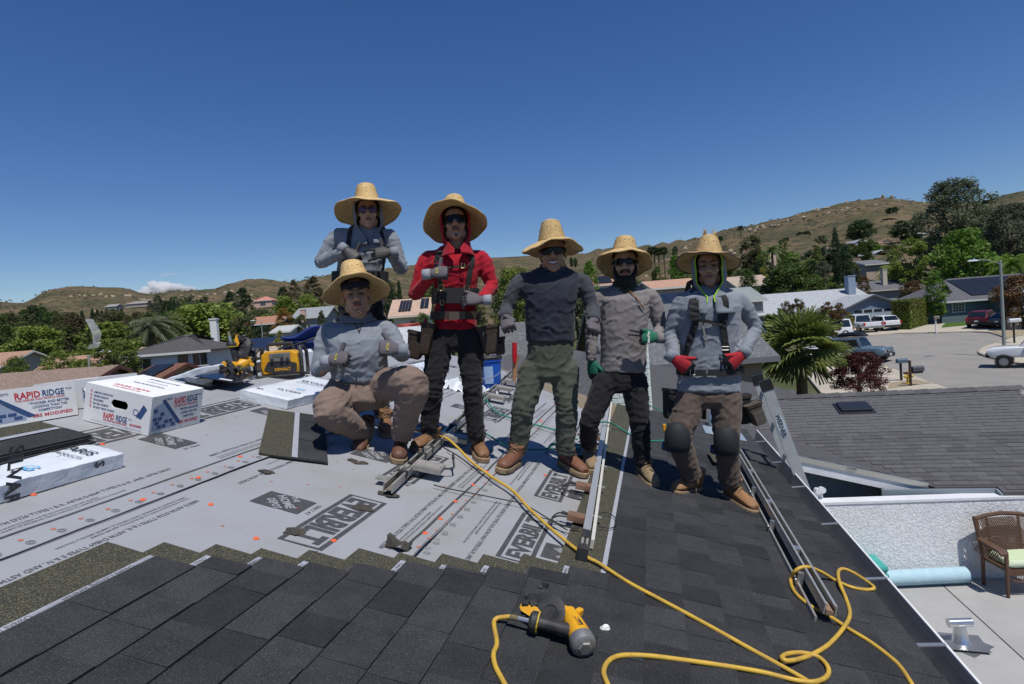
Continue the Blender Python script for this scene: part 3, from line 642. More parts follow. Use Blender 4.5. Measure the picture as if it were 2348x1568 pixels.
# --- wicker armchair
cb_ = pz_(1600, 725); wcT = flatT(pz_(1755, 835)+Vector((.0, .0, 0)), -.05)
wc = thing('wicker_chair', 'brown wicker armchair with pale green striped seat cushion', 'chair', pz_(1755, 835))
m_wk = mat('brown_wicker', (.13, .068, .038), .6, col2=(.075, .04, .025), scale=90, bump=.004, bscale=150)
def wk(): return MB(wcT)
CW, CD = .64, .40
for x, y, h in ((.03, 0, .64), (CW-.03, 0, .64)): b = wk(); b.tube([(x, y, 0), (x, y, h-.03), (x, y+.03, h)], [.022, .026, .028], 8); b.build('front_leg', m_wk, wc, smooth=True)
for x in (0.0, CW):
    b = wk(); sx = -1 if x == 0 else 1; b.tube([(x+sx*.0, CD, 0), (x, CD, .42), (x+sx*.03, CD+.025, .72), (x+sx*.06, CD+.05, .96)], .024, 8); b.build('rear_leg', m_wk, wc, smooth=True)
    b = wk(); b.loft([[Vector((x+sx*.03+dx*w, y, z+dz*.018)) for dx, dz in ((-1, -1), (1, -1), (1, 1), (-1, 1))] for y, z, w in ((-.05, .60, .045), (0, .635, .05), (.2, .645, .05), (CD+.02, .66, .035))]); b.build('arm', m_wk, wc, smooth=True)
    b = wk()
    for i in range(14):           # side lattice
        for s_ in (-1, 1):
            y0 = .02+i*.045; y1 = y0+s_*.17
            if -.0 <= y1 <= CD: b.tube([(x, y0, .43), (x, y1, .63)], .007, 4)
    b.build('side_lattice', m_wk, wc)['kind'] = 'stuff'
b = wk(); b.tube([(-.05, CD+.05, .93), (.1, CD+.06, .965), (CW/2, CD+.07, .985), (CW-.1, CD+.06, .965), (CW+.05, CD+.05, .93)], .03, 8); b.build('top_rail', m_wk, wc, smooth=True)
b = wk()
for x in (.0, .12, CW-.12, CW): b.tube([(x, CD-.02, .40), (x*1.08-.025, CD+.05, .95)], .018, 6)
b.build('back_frame', m_wk, wc, smooth=True)
b = wk()
def bkp(s_, t): return Vector((lerp(0, CW, s_)*lerp(1, 1.08, t)-.025*t, CD-.02+.06*t, .42+.52*t))
for i in range(-16, 30):
    for sg in (1, -1):
        a = i/24; c = a+sg*.55; pts = []
        for q in range(7):
            s_ = lerp(a, c, q/6)
            if 0 <= s_ <= 1: pts.append(bkp(s_, q/6))
        if len(pts) > 1: b.tube(pts, .007, 4)
b.build('back_lattice', m_wk, wc)['kind'] = 'stuff'
b = wk(); b.bb(.01, CW-.01, .0, CD, .36, .40); b.bb(.02, CW-.02, -.02, .012, .30, .37); b.build('seat_frame', m_wk, wc)
b = wk()
for i in range(26): b.tube([(.03+i*.023, -.005, .20+.1*(2*abs(i/25-.5))**2), (.03+i*.023, -.005, .31)], .006, 4)
b.tube(spline([(.03, -.005, .31), (.1, -.005, .23), (CW/2, -.005, .20), (CW-.1, -.005, .23), (CW-.03, -.005, .31)], 5), .012, 6); b.build('front_apron', m_wk, wc)['kind'] = 'stuff'
b = wk(); b.loft([[Vector((lerp(CW/2, x, k), lerp(CD/2, y, k), z)) for x, y in ((.06, .0), (.12, -.02), (CW-.12, -.02), (CW-.06, 0), (CW-.05, CD-.06), (CW-.1, CD-.02), (.1, CD-.02), (.05, CD-.06))] for k, z in ((.92, .405), (1, .43), (1, .47), (.93, .495))])
mc = mat('pale_green_cushion', (.62, .70, .50), .9); b.build('seat_cushion', mc, wc, smooth=True)
b = wk()
for i in range(11): b.bb(.085+i*.045, .10+i*.045, .02, CD-.05, .4955, .4968)
b.build('cushion_stripes', mat('cushion_stripe', (.48, .62, .34), .9), wc)['kind'] = 'stuff'
# --- ladder at the gutter
ld = thing('ladder', 'grey extension ladder leaning on the gutter beside the right-hand man', 'ladder', Vector((RP(5.6, 2.0).x, RP(5.6, 2.0).y, PZ)))
m_fg = mat('grey_fibreglass', (.40, .42, .43), .45, col2=(.34, .36, .37), scale=12); m_al = mat('aluminium', (.60, .60, .60), .35, .85, col2=(.52, .52, .53), scale=14)
zg = RP(0, VE+.16).z+.01
def LP(u, s_): return UD*u+VD*(VE+.19-.27*s_)+Vector((0, 0, zg+.963*s_))
ldn = Vector((VD.x*.963, VD.y*.963, .27))
for u in (5.50, 5.92):
    b = MB()
    for x0, x1, y0, y1 in ((-.012, .012, -.045, .045),): b.slab([LP(u-.013, -2.5)-ldn*.045, LP(u+.013, -2.5)-ldn*.045, LP(u+.013, -2.5)+ldn*.045, LP(u-.013, -2.5)+ldn*.045], LP(u, .80)-LP(u, -2.5))
    rl = b.build('rail', m_fg, ld)
    b = MB(); b.slab([LP(u-.018, .79)-ldn*.05, LP(u+.018, .79)-ldn*.05, LP(u+.018, .79)+ldn*.05, LP(u-.018, .79)+ldn*.05], LP(u, .88)-LP(u, .79)); b.build('end_cap', mat('black_plastic', (.02, .02, .022), .4), rl)
    if u < 5.6:
        b = MB(); b.lathe([(.0001, 0), (.035, 0), (.0355, .002), (.0001, .003)], 20, T=frame(LP(u-.0135, .47), (LP(u, 1)-LP(u, 0)).normalized(), -ldn, -UD), sx=3.0); b.build('badge', mat('badge_blue', (.45, .55, .62), .5), rl)
        b = MB(); b.text('WERNER', LP(u-.0175, .47)-ldn*.018, -(LP(u, 1)-LP(u, 0)).normalized(), ldn, .036, bold=.03); b.build('badge_print', m_ink, rl)
for i in range(11):
    b = MB(); s_ = .72-i*.305; b.tube([LP(5.51, s_), LP(5.91, s_)], .017, 10); b.build('rung', m_al, ld, smooth=True)
# ================================================================ houses of the neighbourhood
m_glass = mat('dark_window_glass', (.03, .035, .04), .08, spec=.8)
def pane_grid(b, x0, x1, z0, z1, y, nx, nz, w=.04):
    for i in range(1, nx): xx = lerp(x0, x1, i/nx); b.bb(xx-w/2, xx+w/2, y-.02, y+.02, z0, z1)
    for i in range(1, nz): zz = lerp(z0, z1, i/nz); b.bb(x0, x1, y-.021, y+.021, zz-w/2, zz+w/2)
SH = {}
def shmat(n, c): return mat('roof_'+n, c, .9, col2=tuple(x*.82 for x in c), scale=2.5, detail=6, speck=tuple(min(1, x*1.35) for x in c), sscale=9, smix=.56, spec=.2, bump=.03, bscale=8)
def build_house(label, p, ang, w, d, eave, pitch, wallc, roofc, trimc=(.6, .6, .58), ridge='x', over=.5, wins=(), hip=False, chimney=None, solar=None, storey2=None, garage=None, name='house', solb=False, sink=2.5):
    # local frame: x along the front, front at y=0 facing -y, depth to +y
    T = flatT(p, ang); h = thing(name, label, 'house', p); b = MB(T)
    mw = mat('wall_%.2f_%.2f_%.2f' % wallc, wallc, .9, col2=tuple(x*.9 for x in wallc), scale=.6); mr = shmat('%.2f_%.2f_%.2f' % roofc, roofc); mt = mat('trim_%.2f_%.2f_%.2f' % trimc, trimc, .7)
    b.bb(-w/2, w/2, 0, d, -sink, eave)
    o = over
    if ridge == 'x':
        rz = eave+(d/2)*pitch
        if not hip: b.slab([(-w/2, 0, eave), (-w/2, d, eave), (-w/2, d/2, rz-.02)], (.02, 0, 0)); b.slab([(w/2-.02, 0, eave), (w/2-.02, d, eave), (w/2-.02, d/2, rz-.02)], (.02, 0, 0))
    else:
        rz = eave+(w/2)*pitch
        if not hip: b.slab([(-w/2, 0, eave), (w/2, 0, eave), (0, 0, rz-.02)], (0, .02, 0)); b.slab([(-w/2, d-.02, eave), (w/2, d-.02, eave), (0, d-.02, rz-.02)], (0, .02, 0))
    b.build('wall', mw, h)
    r = MB(T); th = .12; ez = eave-o*pitch+.06; rz += .06
    if ridge == 'x':
        if hip:
            e = d/2*.95; A_, B_, C_, D_ = (-w/2-o, -o, ez), (w/2+o, -o, ez), (w/2+o, d+o, ez), (-w/2-o, d+o, ez); R1, R2 = (-w/2+e-o, d/2, rz), (w/2-e+o, d/2, rz)
            for q in ([A_, B_, R2, R1], [B_, C_, R2], [C_, D_, R1, R2], [D_, A_, R1]): r.slab(q, (0, 0, -th))
        else:
            r.slab([(-w/2-o, -o, ez), (w/2+o, -o, ez), (w/2+o, d/2, rz), (-w/2-o, d/2, rz)], (0, 0, -th)); r.slab([(w/2+o, d+o, ez), (-w/2-o, d+o, ez), (-w/2-o, d/2, rz), (w/2+o, d/2, rz)], (0, 0, -th))
    else:
        if hip:
            e = w/2*.95; A_, B_, C_, D_ = (-w/2-o, -o, ez), (w/2+o, -o, ez), (w/2+o, d+o, ez), (-w/2-o, d+o, ez); R1, R2 = (0, e-o, rz), (0, d-e+o, rz)
            for q in ([A_, B_, R1], [B_, C_, R2, R1], [C_, D_, R2], [D_, A_, R1, R2]): r.slab(q, (0, 0, -th))
        else:
            r.slab([(-w/2-o, -o, ez), (0, -o, rz), (0, d+o, rz), (-w/2-o, d+o, ez)], (0, 0, -th)); r.slab([(0, -o, rz), (w/2+o, -o, ez), (w/2+o, d+o, ez), (0, d+o, rz)], (0, 0, -th))
    ro = r.build('roof', mr, h)
    f = MB(T)                     # fascia
    if ridge == 'x' or hip: f.bb(-w/2-o, w/2+o, -o-.03, -o-.001, ez-.22, ez-.02)
    if ridge == 'y' and not hip:
        f.slab([(-w/2-o, -o-.03, ez-.03), (0, -o-.03, rz-.03), (0, -o-.03, rz-.25), (-w/2-o, -o-.03, ez-.25)], (0, .028, 0)); f.slab([(w/2+o, -o-.03, ez-.03), (0, -o-.031, rz-.03), (0, -o-.031, rz-.25), (w/2+o, -o-.03, ez-.25)], (0, .028, 0))
    if ridge == 'x' and not hip:
        for s_ in (-1, 1):
            x = s_*(w/2+o); f.slab([(x, -o, ez-.03), (x, d/2, rz-.03), (x, d/2, rz-.25), (x, -o, ez-.25)], (s_*.03, 0, 0)); f.slab([(x, d+o, ez-.03), (x, d/2, rz-.03), (x, d/2, rz-.25), (x, d+o, ez-.25)], (s_*.03, 0, 0))
    f.build('fascia', mt, h)
    for (side, a, z, ww, hh, nx, nz) in wins:   # side: f(ront) l(eft) r(ight)
        if side == 'f': TT = T @ Matrix.Translation((a, 0, z))
        elif side == 'l': TT = T @ Matrix.Translation((-w/2, a, z)) @ Matrix.Rotation(-math.pi/2, 4, 'Z')
        else: TT = T @ Matrix.Translation((w/2, a, z)) @ Matrix.Rotation(math.pi/2, 4, 'Z')
        g_ = MB(TT)
        for q in ((-ww/2-.09, -ww/2, 0, hh), (ww/2, ww/2+.09, 0, hh), (-ww/2-.09, ww/2+.09, -.09, 0), (-ww/2-.09, ww/2+.09, hh, hh+.09)): g_.bb(q[0], q[1], -.06, .02, q[2], q[3])
        pane_grid(g_, -ww/2, ww/2, 0, hh, -.03, nx, nz); wo = g_.build('window', mt, h)
        g2 = MB(TT); g2.bb(-ww/2, ww/2, -.02, -.004, 0, hh); g2.build('pane', m_glass, wo)
    if chimney:
        cx, cy, cw, top, cc = chimney; c = MB(T); c.bb(cx-cw/2, cx+cw/2, cy-cw/2, cy+cw/2, eave-1, top); c.bb(cx-cw/2-.06, cx+cw/2+.06, cy-cw/2-.06, cy+cw/2+.06, top, top+.12); c.build('chimney', mat('chim_%.2f_%.2f_%.2f' % cc, cc, .85), h)
    if solar:                     # (x0,x1,t0,t1,nx,ny) on the front slope, t from eave 0 to ridge 1
        for (x0, x1, t0, t1, nx, ny) in solar:
            for i in range(nx):
                for j in range(ny):
                    a0, a1 = lerp(x0, x1, i/nx)+.02, lerp(x0, x1, (i+1)/nx)-.02; s0, s1 = lerp(t0, t1, j/ny)+.004, lerp(t0, t1, (j+1)/ny)-.004
                    P_ = lambda x, t: (x, lerp(-o, d/2, t), lerp(ez, rz, t)+.12)
                    if ridge == 'y': P_ = lambda x, t: (lerp(-w/2-o, 0, t), x, lerp(ez, rz, t)+.12)
                    q = MB(T); q.slab([P_(a0, s0), P_(a1, s0), P_(a1, s1), P_(a0, s1)], (0, 0, -.05)); q.build('solar_panel', mat('solar_blue', (.02, .03, .065), .3, spec=.4) if solb else mat('solar_glass', (.014, .016, .022), .32, spec=.3, col2=(.018, .02, .028), scale=3), h)
    if garage:
        x0, x1, gh, gc = garage; q = MB(T); q.bb(x0, x1, -.03, .02, 0, gh)
        for i in range(1, 4): q.bb(x0, x1, -.04, -.028, gh*i/4-.02, gh*i/4+.02)
        go = q.build('garage_door', mat('garage_%.2f' % gc[0], gc, .6), h)
        n = 4; ws = (x1-x0)/n
        for i in range(n): q = MB(T); q.bb(x0+i*ws+.12, x0+(i+1)*ws-.12, -.045, -.03, gh*.78, gh*.96); q.build('garage_window', m_glass, go)
    return h
def hp(x, y, d, z=None):          # foot point below a pixel at distance d
    p = at(x, y, d); p.z = ground(p.x, p.y) if z is None else z; return p
def hpix(x, y, d): return at(x, y, d)
# sizes follow from the picture: position of eave corner and distance
def house_at(label, xl, xr, yeave, dist, eaveh, **k):
    """front eave spans xl..xr in the picture at height yeave; dist metres away; eaveh storey height"""
    a = at(xl, yeave, dist); c = at(xr, yeave+(xl-xr)*.0751, dist); w = (c-a).length; m_ = (a+c)/2; k.setdefault('ang', 0.)
    p = Vector((m_.x, m_.y, m_.z-eaveh)); return build_house(label, p, k.pop('ang'), w, k.pop('d', 9), eaveh, k.pop('pitch', .33), k.pop('wallc', (.5, .45, .38)), k.pop('roofc', (.15, .12, .1)), **k)
# ---- left side
house_at('one-storey house with brown roof and rooftop air conditioner', -200, 105, 948, 33, 2.6, d=11, pitch=.30, wallc=(.42, .38, .31), roofc=(.24, .175, .14), trimc=(.12, .05, .04), over=.6)
house_at('white two-storey house with dark hip roof, far left', 300, 470, 812, 52, 5.2, d=9, pitch=.30, hip=True, wallc=(.62, .64, .68), roofc=(.085, .08, .08), wins=(('f', -2.2, 3.7, 1.5, 1.0, 2, 1), ('f', 1.2, 3.75, .9, 1.1, 1, 1), ('f', 2.6, 3.8, 1.2, 1.2, 2, 1)), chimney=(1.6, 6.5, .6, 7.9, (.7, .7, .68)), ang=.10)
house_at('tan garage house with reddish-brown roof and dark solar array', 268, 340, 886, 38, 2.6, d=6, ridge='x', pitch=.35, wallc=(.42, .36, .27), roofc=(.17, .085, .06), trimc=(.10, .04, .03), solar=((-1.0, .7, .25, .92, 4, 2),), ang=-.30, garage=(-1.1, 1.1, 2.2, (.48, .40, .29)))
house_at('low house with tan roof and blue solar panels beyond the yellow tools', 522, 730, 816, 60, 2.7, d=8, pitch=.36, wallc=(.45, .36, .18), roofc=(.40, .31, .24), solar=((-4.0, -1.0, .20, .98, 6, 4), (-.9, 1.2, .72, .98, 4, 1)), solb=True, ang=-.03)
house_at('stucco house with terracotta roof behind the orange-green hedge trees', 88, 190, 856, 58, 3.0, d=8, pitch=.34, hip=False, wallc=(.40, .33, .28), roofc=(.36, .22, .16), ang=.2)
house_at('small house with terracotta roof at the far left edge', -60, 6, 842, 75, 2.8, d=9, pitch=.35, wallc=(.45, .40, .33), roofc=(.36, .22, .16))
house_at('tan house with pale tile roof behind the magnolia', 280, 330, 838, 66, 3.0, d=9, pitch=.4, wallc=(.50, .40, .33), roofc=(.33, .25, .19))
house_at('pink tiled house on the left hillside', 582, 622, 690, 330, 3.4, sink=.5, d=10, pitch=.45, hip=True, wallc=(.60, .40, .33), roofc=(.48, .21, .17), wins=(('f', 0, .5, 3, 3, 2, 1),))
house_at('long grey-roofed house high on the left hill', 288, 338, 697, 430, 2.4, d=10, pitch=.34, sink=.4, hip=True, wallc=(.38, .34, .30), roofc=(.27, .24, .23))
house_at('small grey house left of the long hilltop house', 242, 266, 703, 440, 2.4, sink=.4, d=8, pitch=.4, wallc=(.36, .34, .32), roofc=(.28, .26, .25))
house_at('grey-roofed house with chimney beyond the orange tree', 672, 745, 729, 120, 3.0, d=10, pitch=.4, wallc=(.40, .39, .36), roofc=(.26, .28, .29), chimney=(-1.0, -.3, .9, 4.4, (.55, .40, .32)))
house_at('brown-roofed house behind the dark trees by the street lamp', 566, 640, 744, 110, 3.0, d=9, pitch=.3, wallc=(.12, .09, .07), roofc=(.36, .18, .12))
house_at('pale grey patio house right of the street lamp', 628, 660, 760, 85, 3.2, d=6, pitch=.25, wallc=(.5, .5, .5), roofc=(.42, .42, .42))
# ---- middle, seen between the men
house_at('cream two-storey house with solar roof seen between the two men', 902, 975, 722, 62, 5.0, d=8, pitch=.42, wallc=(.74, .68, .54), roofc=(.47, .33, .25), trimc=(.62, .55, .45), solar=((-1.2, .1, .2, .85, 4, 2), (1.0, 1.9, .3, .9, 2, 2)), wins=(('f', .3, 3.9, .5, .35, 2, 1),), ang=.05)
house_at('house with brick-red roof behind the squatting man', 905, 950, 756, 40, 2.6, d=4, pitch=.16, wallc=(.5, .47, .42), roofc=(.34, .075, .06), wins=(('f', .2, 1.7, .8, .4, 2, 1),), hip=True)
house_at('low house with pale grey roof behind the tool pouch', 890, 1010, 786, 33, 2.6, d=5, pitch=.3, wallc=(.5, .5, .48), roofc=(.44, .46, .47))
house_at('grey gable shed behind the blue bucket', 1150, 1240, 834, 17, 2.4, d=6, pitch=.36, wallc=(.42, .42, .40), roofc=(.125, .125, .13), sink=.5, over=.3)
house_at('house with dark solar roof and window between two men', 1478, 1590, 716, 38, 2.9, d=9, pitch=.26, wallc=(.55, .52, .42), roofc=(.16, .15, .15), trimc=(.66, .66, .64), solar=((-2.6, 2.6, .1, .9, 5, 2),), wins=(('f', -.7, .8, 1.5, 1.1, 4, 2),))
house_at('white house with blue solar panel behind the bearded man', 1366, 1405, 652, 95, 3.4, d=7, pitch=.42, wallc=(.6, .6, .58), roofc=(.40, .22, .15), solar=((-1.2, 1.3, .1, .9, 4, 2),))
house_at('tan house with dark shingle roof left of the fan palm', 1415, 1745, 832, 24, 2.6, d=10.5, pitch=.42, wallc=(.40, .27, .18), roofc=(.135, .14, .148), trimc=(.16, .16, .17), sink=1)
house_at('grey-roofed white house beyond the poplars', 1490, 1530, 664, 130, 3, d=8, pitch=.35, wallc=(.5, .48, .45), roofc=(.30, .32, .33))
house_at('house with terracotta roof between the two right-hand men', 1500, 1600, 660, 70, 3, d=9, pitch=.22, wallc=(.45, .36, .3), roofc=(.45, .27, .19))
# ---- right hillside
house_at('tan-roofed house with skylights behind the right-hand man', 1690, 1770, 655, 110, 3, d=11, pitch=.34, wallc=(.5, .42, .33), roofc=(.40, .32, .25))
house_at('sage-grey roofed house behind the right-hand man\'s shoulder', 1680, 1748, 690, 80, 3, d=10, pitch=.36, wallc=(.36, .36, .34), roofc=(.24, .27, .26))
house_at('house with peach gable on the right hillside', 1740, 1778, 580, 250, 4.5, d=9, pitch=.4, ridge='y', wallc=(.60, .46, .36), roofc=(.36, .19, .15))
house_at('white house with blue-grey roof on the right hillside', 1945, 2000, 562, 280, 5, d=10, pitch=.4, ridge='y', wallc=(.62, .66, .70), roofc=(.26, .30, .34), wins=(('f', -2, 1.5, 1.6, 1.4, 2, 1), ('f', 2, 1.5, 1.6, 1.4, 2, 1)))
house_at('brown hillside house with solar panels', 2005, 2075, 560, 280, 4.5, d=10, pitch=.35, wallc=(.35, .27, .2), roofc=(.22, .15, .12), solar=((-1, 5, .3, .9, 4, 1),))
house_at('dark-roofed blue house below the hillside houses', 1950, 1998, 585, 220, 4.2, d=9, pitch=.4, wallc=(.25, .32, .42), roofc=(.13, .14, .16))
house_at('white gabled carport house on the hillside', 1992, 2045, 586, 210, 4.2, d=10, ridge='y', pitch=.42, wallc=(.30, .36, .44), roofc=(.30, .33, .36), trimc=(.78, .78, .78))
house_at('wide tan flat-roofed house high on the right slope', 2005, 2046, 530, 420, 3.5, d=10, pitch=.12, wallc=(.48, .36, .26), roofc=(.42, .33, .26))
house_at('pale house tucked below the giant tree', 2108, 2122, 536, 300, 4, d=8, pitch=.2, wallc=(.55, .45, .4), roofc=(.4, .36, .33))
house_at('peach stucco house right of the cypresses', 1985, 2035, 606, 120, 5.2, d=9, pitch=.22, wallc=(.46, .36, .29), roofc=(.15, .15, .16), wins=(('f', .5, .6, 2.5, 1.1, 2, 1),))
house_at('grey-roofed house behind the blue garage house', 1952, 2112, 668, 98, 3, d=9, pitch=.33, wallc=(.33, .33, .33), roofc=(.125, .125, .135), trimc=(.5, .45, .4), chimney=(.9, 2, .7, 6.2, (.5, .45, .36)))
house_at('pale house with orange dirt slope behind', 1905, 1940, 572, 260, 3.2, d=9, pitch=.3, wallc=(.55, .5, .42), roofc=(.3, .22, .18))
# ---- blue garage house and teal house on the cul-de-sac
p = at(*zc(1060, 538), 75)
m_blue = (.17, .22, .29)
bh_ = build_house('pale-roofed blue house with gabled two-car garage', p+Vector((-5.0, 4.8, 0)), 0, 18, 13, 2.35, .40, m_blue, (.36, .38, .40), trimc=(.10, .11, .12), chimney=(7.6, 4.5, 1.0, 6.6, (.24, .30, .38)), over=.6)
g_ = build_house('x', p, 0, 7.4, 6, 2.35, .40, m_blue, (.36, .38, .40), trimc=(.085, .09, .10), ridge='y', over=.45, garage=(-2.5, 2.5, 2.1, (.30, .36, .42)))
def adopt(src, dst):              # merge the wing's parts into the house
    d_ = BASE[src.name]-BASE[dst.name]
    for c in list(src.children): c.parent = dst; c.location = d_
    bpy.data.objects.remove(src)
adopt(g_, bh_)
p = at(*zc(1690, 485), 70)
th_ = build_house('teal house with long dark solar roof at the right edge', p+Vector((8.2, 0, 0)), -.05, 17, 10, 2.3, .48, (.115, .165, .18), (.11, .11, .12), trimc=(.55, .56, .56), hip=True, over=.6, wins=(('f', -6.6, .75, 1.3, 1.25, 4, 4),), solar=((-4.9, 6, .14, .9, 7, 3),))
g_ = build_house('x', p+Vector((7.4, -3.2, 0)), -.05, 5.0, 6, 2.3, .42, (.115, .165, .18), (.11, .11, .12), trimc=(.66, .67, .67), ridge='y', over=.5, wins=(('f', -.8, .9, .9, 1.2, 2, 2),)); adopt(g_, th_)
# ================================================================ vegetation
def leaf_cloud(seed, n, size, clumps, shape, z0=.2, z1=1., droop=0., flat=.5, cr=.24, asp=1.):
    """unit crown: radius 1, z from z0..z1; shape(t)-> relative radius; asp = height / radius of the tree it is for"""
    rnd = np.random.RandomState(seed); clumps = int(clumps*max(1, asp/2.2)); n = int(n*max(1, min(1.8, asp/3))); hz = 1/asp
    t = rnd.uniform(0, 1, clumps); a = rnd.uniform(0, 2*math.pi, clumps); rr = np.array([shape(x) for x in t])*(rnd.uniform(.15, 1, clumps)**.45)*rnd.uniform(.78, 1.06, clumps)
    C = np.stack([rr*np.cos(a), rr*np.sin(a), z0+(z1-z0)*t], 1); cs = rnd.uniform(.6, 1.35, clumps)
    nz = lambda v: v/(np.linalg.norm(v, axis=1, keepdims=True)+1e-9)
    idx = rnd.randint(0, clumps, n); d = nz(rnd.normal(size=(n, 3))); r = cr*cs[idx]*rnd.uniform(.2, 1, n)**.6
    o = C[idx]+d*r[:, None]*np.array([1, 1, hz*.8]); o[:, 2] = np.minimum(o[:, 2], z1+.02)
    a = rnd.normal(size=(n, 3)); a[:, 2] = a[:, 2]*flat-droop; a = nz(a); b = nz(np.cross(a, d+rnd.normal(size=(n, 3))*.6)); s_ = (size*rnd.uniform(.55, 1.25, n))[:, None]
    a = a*s_*np.array([1, 1, hz]); b = b*s_*.5*np.array([1, 1, hz]); V = np.stack([o-a, o+b, o+a, o-b], 1).reshape(-1, 3)
    me = bpy.data.meshes.new('crown'); me.vertices.add(n*4); me.vertices.foreach_set('co', V.ravel()); me.loops.add(n*4); me.loops.foreach_set('vertex_index', np.arange(n*4)); me.polygons.add(n); me.polygons.foreach_set('loop_start', np.arange(n)*4); me.update(calc_edges=True); return me
def trunk_mesh(seed, top=.7, r=.07, limbs=6, spread=.55):
    rnd = random.Random(seed); b = MB(); b.tube([(0, 0, -.03), (rnd.uniform(-.03, .03), 0, top*.35), (rnd.uniform(-.06, .06), rnd.uniform(-.06, .06), top)], [r*1.25, r, r*.35], 7)
    for i in range(limbs):
        a = 2*math.pi*i/limbs+rnd.random(); z = top*rnd.uniform(.4, .75); L_ = spread*rnd.uniform(.6, 1)
        b.tube([(0, 0, z), (.5*L_*math.cos(a), .5*L_*math.sin(a), z+.12), (L_*math.cos(a), L_*math.sin(a), z+.26)], [r*.5, r*.33, r*.12], 5)
    me = bpy.data.meshes.new('trunk'); me.from_pydata([tuple(v) for v in b.v], [], b.f); me.update(); return me
sph = lambda t: math.sqrt(max(.0, 1-(2*t-1)**2))*.95+.08
dome = lambda t: math.sqrt(max(0., 1-t**2.4))*.92+.1
cone = lambda t: max(.06, 1-t)**.75
colm = lambda t: (math.sin(math.pi*min(1, t*.9+.1))**.6)*.95 if t < .99 else .2
egg = lambda t: (math.sin(math.pi*(t**.8))**.7)*.97+.05
rag = lambda t: (.75+.3*math.sin(t*17)*math.sin(t*7+1))*sph(t)
KIND = {'round': (7000, .066, 75, sph, .16), 'oak': (7000, .066, 90, dome, .2), 'airy': (6500, .055, 60, rag, .16, 1., 0., .5, .2), 'cypress': (5000, .10, 80, egg, .03, 1., -.9, 1.5, .34), 'bush': (3000, .10, 40, dome, .0, 1., 0., .5, .3), 'pine': (8000, .058, 80, rag, .12, 1., .3, .5, .22),
        'giant': (18000, .040, 300, lambda t: (.62+.55*t if t < .6 else sph(.5+(t-.6)*1.2)*.98)*(.92+.1*math.sin(t*19)), .06, 1., .2, .5, .17), 'poplar': (7000, .062, 80, egg, .08, 1., 0., .5, .24), 'fine': (13000, .040, 140, dome, .16, 1., 0., .5, .19), 'coneb': (5000, .06, 110, lambda t: math.sin(math.pi*min(.98, .22+t*.76))**.8, .0, 1., -.5, .5, .16)}
_cr = {}
def crown(kind, i, asp):
    bk = min((1., 1.6, 2.5, 4., 7.), key=lambda q: abs(math.log(q/max(asp, .6)))); v = i % (2 if kind in ('round', 'oak') else 1); k = (kind, bk, v)
    if k not in _cr: _cr[k] = leaf_cloud(len(_cr)+1, *KIND[kind], asp=bk)
    return _cr[k]
TR_ = [trunk_mesh(s) for s in (1, 2, 3)]; TRB = trunk_mesh(4, .85, .05, 9, .75)
LM = {'green': leafmat('leaf_green', (0.070, 0.123, 0.028), (0.131, 0.184, 0.042)), 'light': leafmat('leaf_light', (0.140, 0.201, 0.035), (0.219, 0.263, 0.052)), 'olive': leafmat('leaf_olive', (0.088, 0.105, 0.038), (0.149, 0.154, 0.056)),
      'dark': leafmat('leaf_dark', (0.032, 0.063, 0.025), (0.061, 0.096, 0.035)), 'brown': leafmat('leaf_brown', (0.096, 0.084, 0.045), (0.149, 0.123, 0.063)), 'orange': leafmat('leaf_orange', (0.420, 0.228, 0.052), (0.228, 0.193, 0.052)), 'red': leafmat('leaf_plum', (.075, .022, .026), (.120, .038, .038), .1),
      'grey': leafmat('leaf_grey', (0.108, 0.137, 0.077), (0.161, 0.178, 0.102)), 'yellow': leafmat('leaf_yellow', (0.263, 0.263, 0.035), (0.350, 0.315, 0.052)), 'bright': leafmat('leaf_bright', (0.096, 0.193, 0.025), (0.166, 0.263, 0.038)), 'magn': leafmat('leaf_glossy', (0.096, 0.149, 0.028), (0.245, 0.263, 0.052), .1, .2), 'rust': leafmat('leaf_rust', (0.175, 0.079, 0.038), (0.105, 0.108, 0.038))}
m_bark = mat('bark', (.12, .09, .065), .95, col2=(.07, .055, .04), scale=8)
_n = [0]; GRP = {}
def put_mesh(name, me, parent, m, obmat=True):
    if not me.materials: me.materials.append(None)
    o = bpy.data.objects.new(name, me); COL.objects.link(o); o.parent = parent; o.material_slots[0].link = 'OBJECT'; o.material_slots[0].material = m; BASE[o.name] = BASE[parent.name]; return o
def tree(label, x, ytop, wpx, d, kind='round', m='green', group=None, name='tree', yb=None, cat='tree', ry=1., pos=None, rz=None):
    _n[0] += 1; i = _n[0]; top = at(x, ytop, d); w = wpx*d/FPX
    zb = ground(top.x, top.y) if yb is None else at(x, yb, d).z
    h = max(top.z-zb, w*.35); t = thing(name, label, cat, Vector((top.x, top.y, zb)), group); t.scale = (w/2*1.0, w/2*ry, h*.99); t.rotation_euler.z = (i*2.399) % 6.28 if rz is None else rz
    BASE[t.name] = Vector()
    put_mesh('crown', crown(kind, i, h/(w/2)), t, LM[m]); 
    if kind not in ('bush',): put_mesh('trunk', TRB if kind == 'giant' else TR_[i % 3], t, m_bark)
    if group: GRP.setdefault(group, []).append((x, t))
    return t
def bush(label, x, ytop, wpx, d, m='green', group=None, kind='bush', yb=None): return tree(label, x, ytop, wpx, d, kind, m, group, 'bush', yb, 'bush')
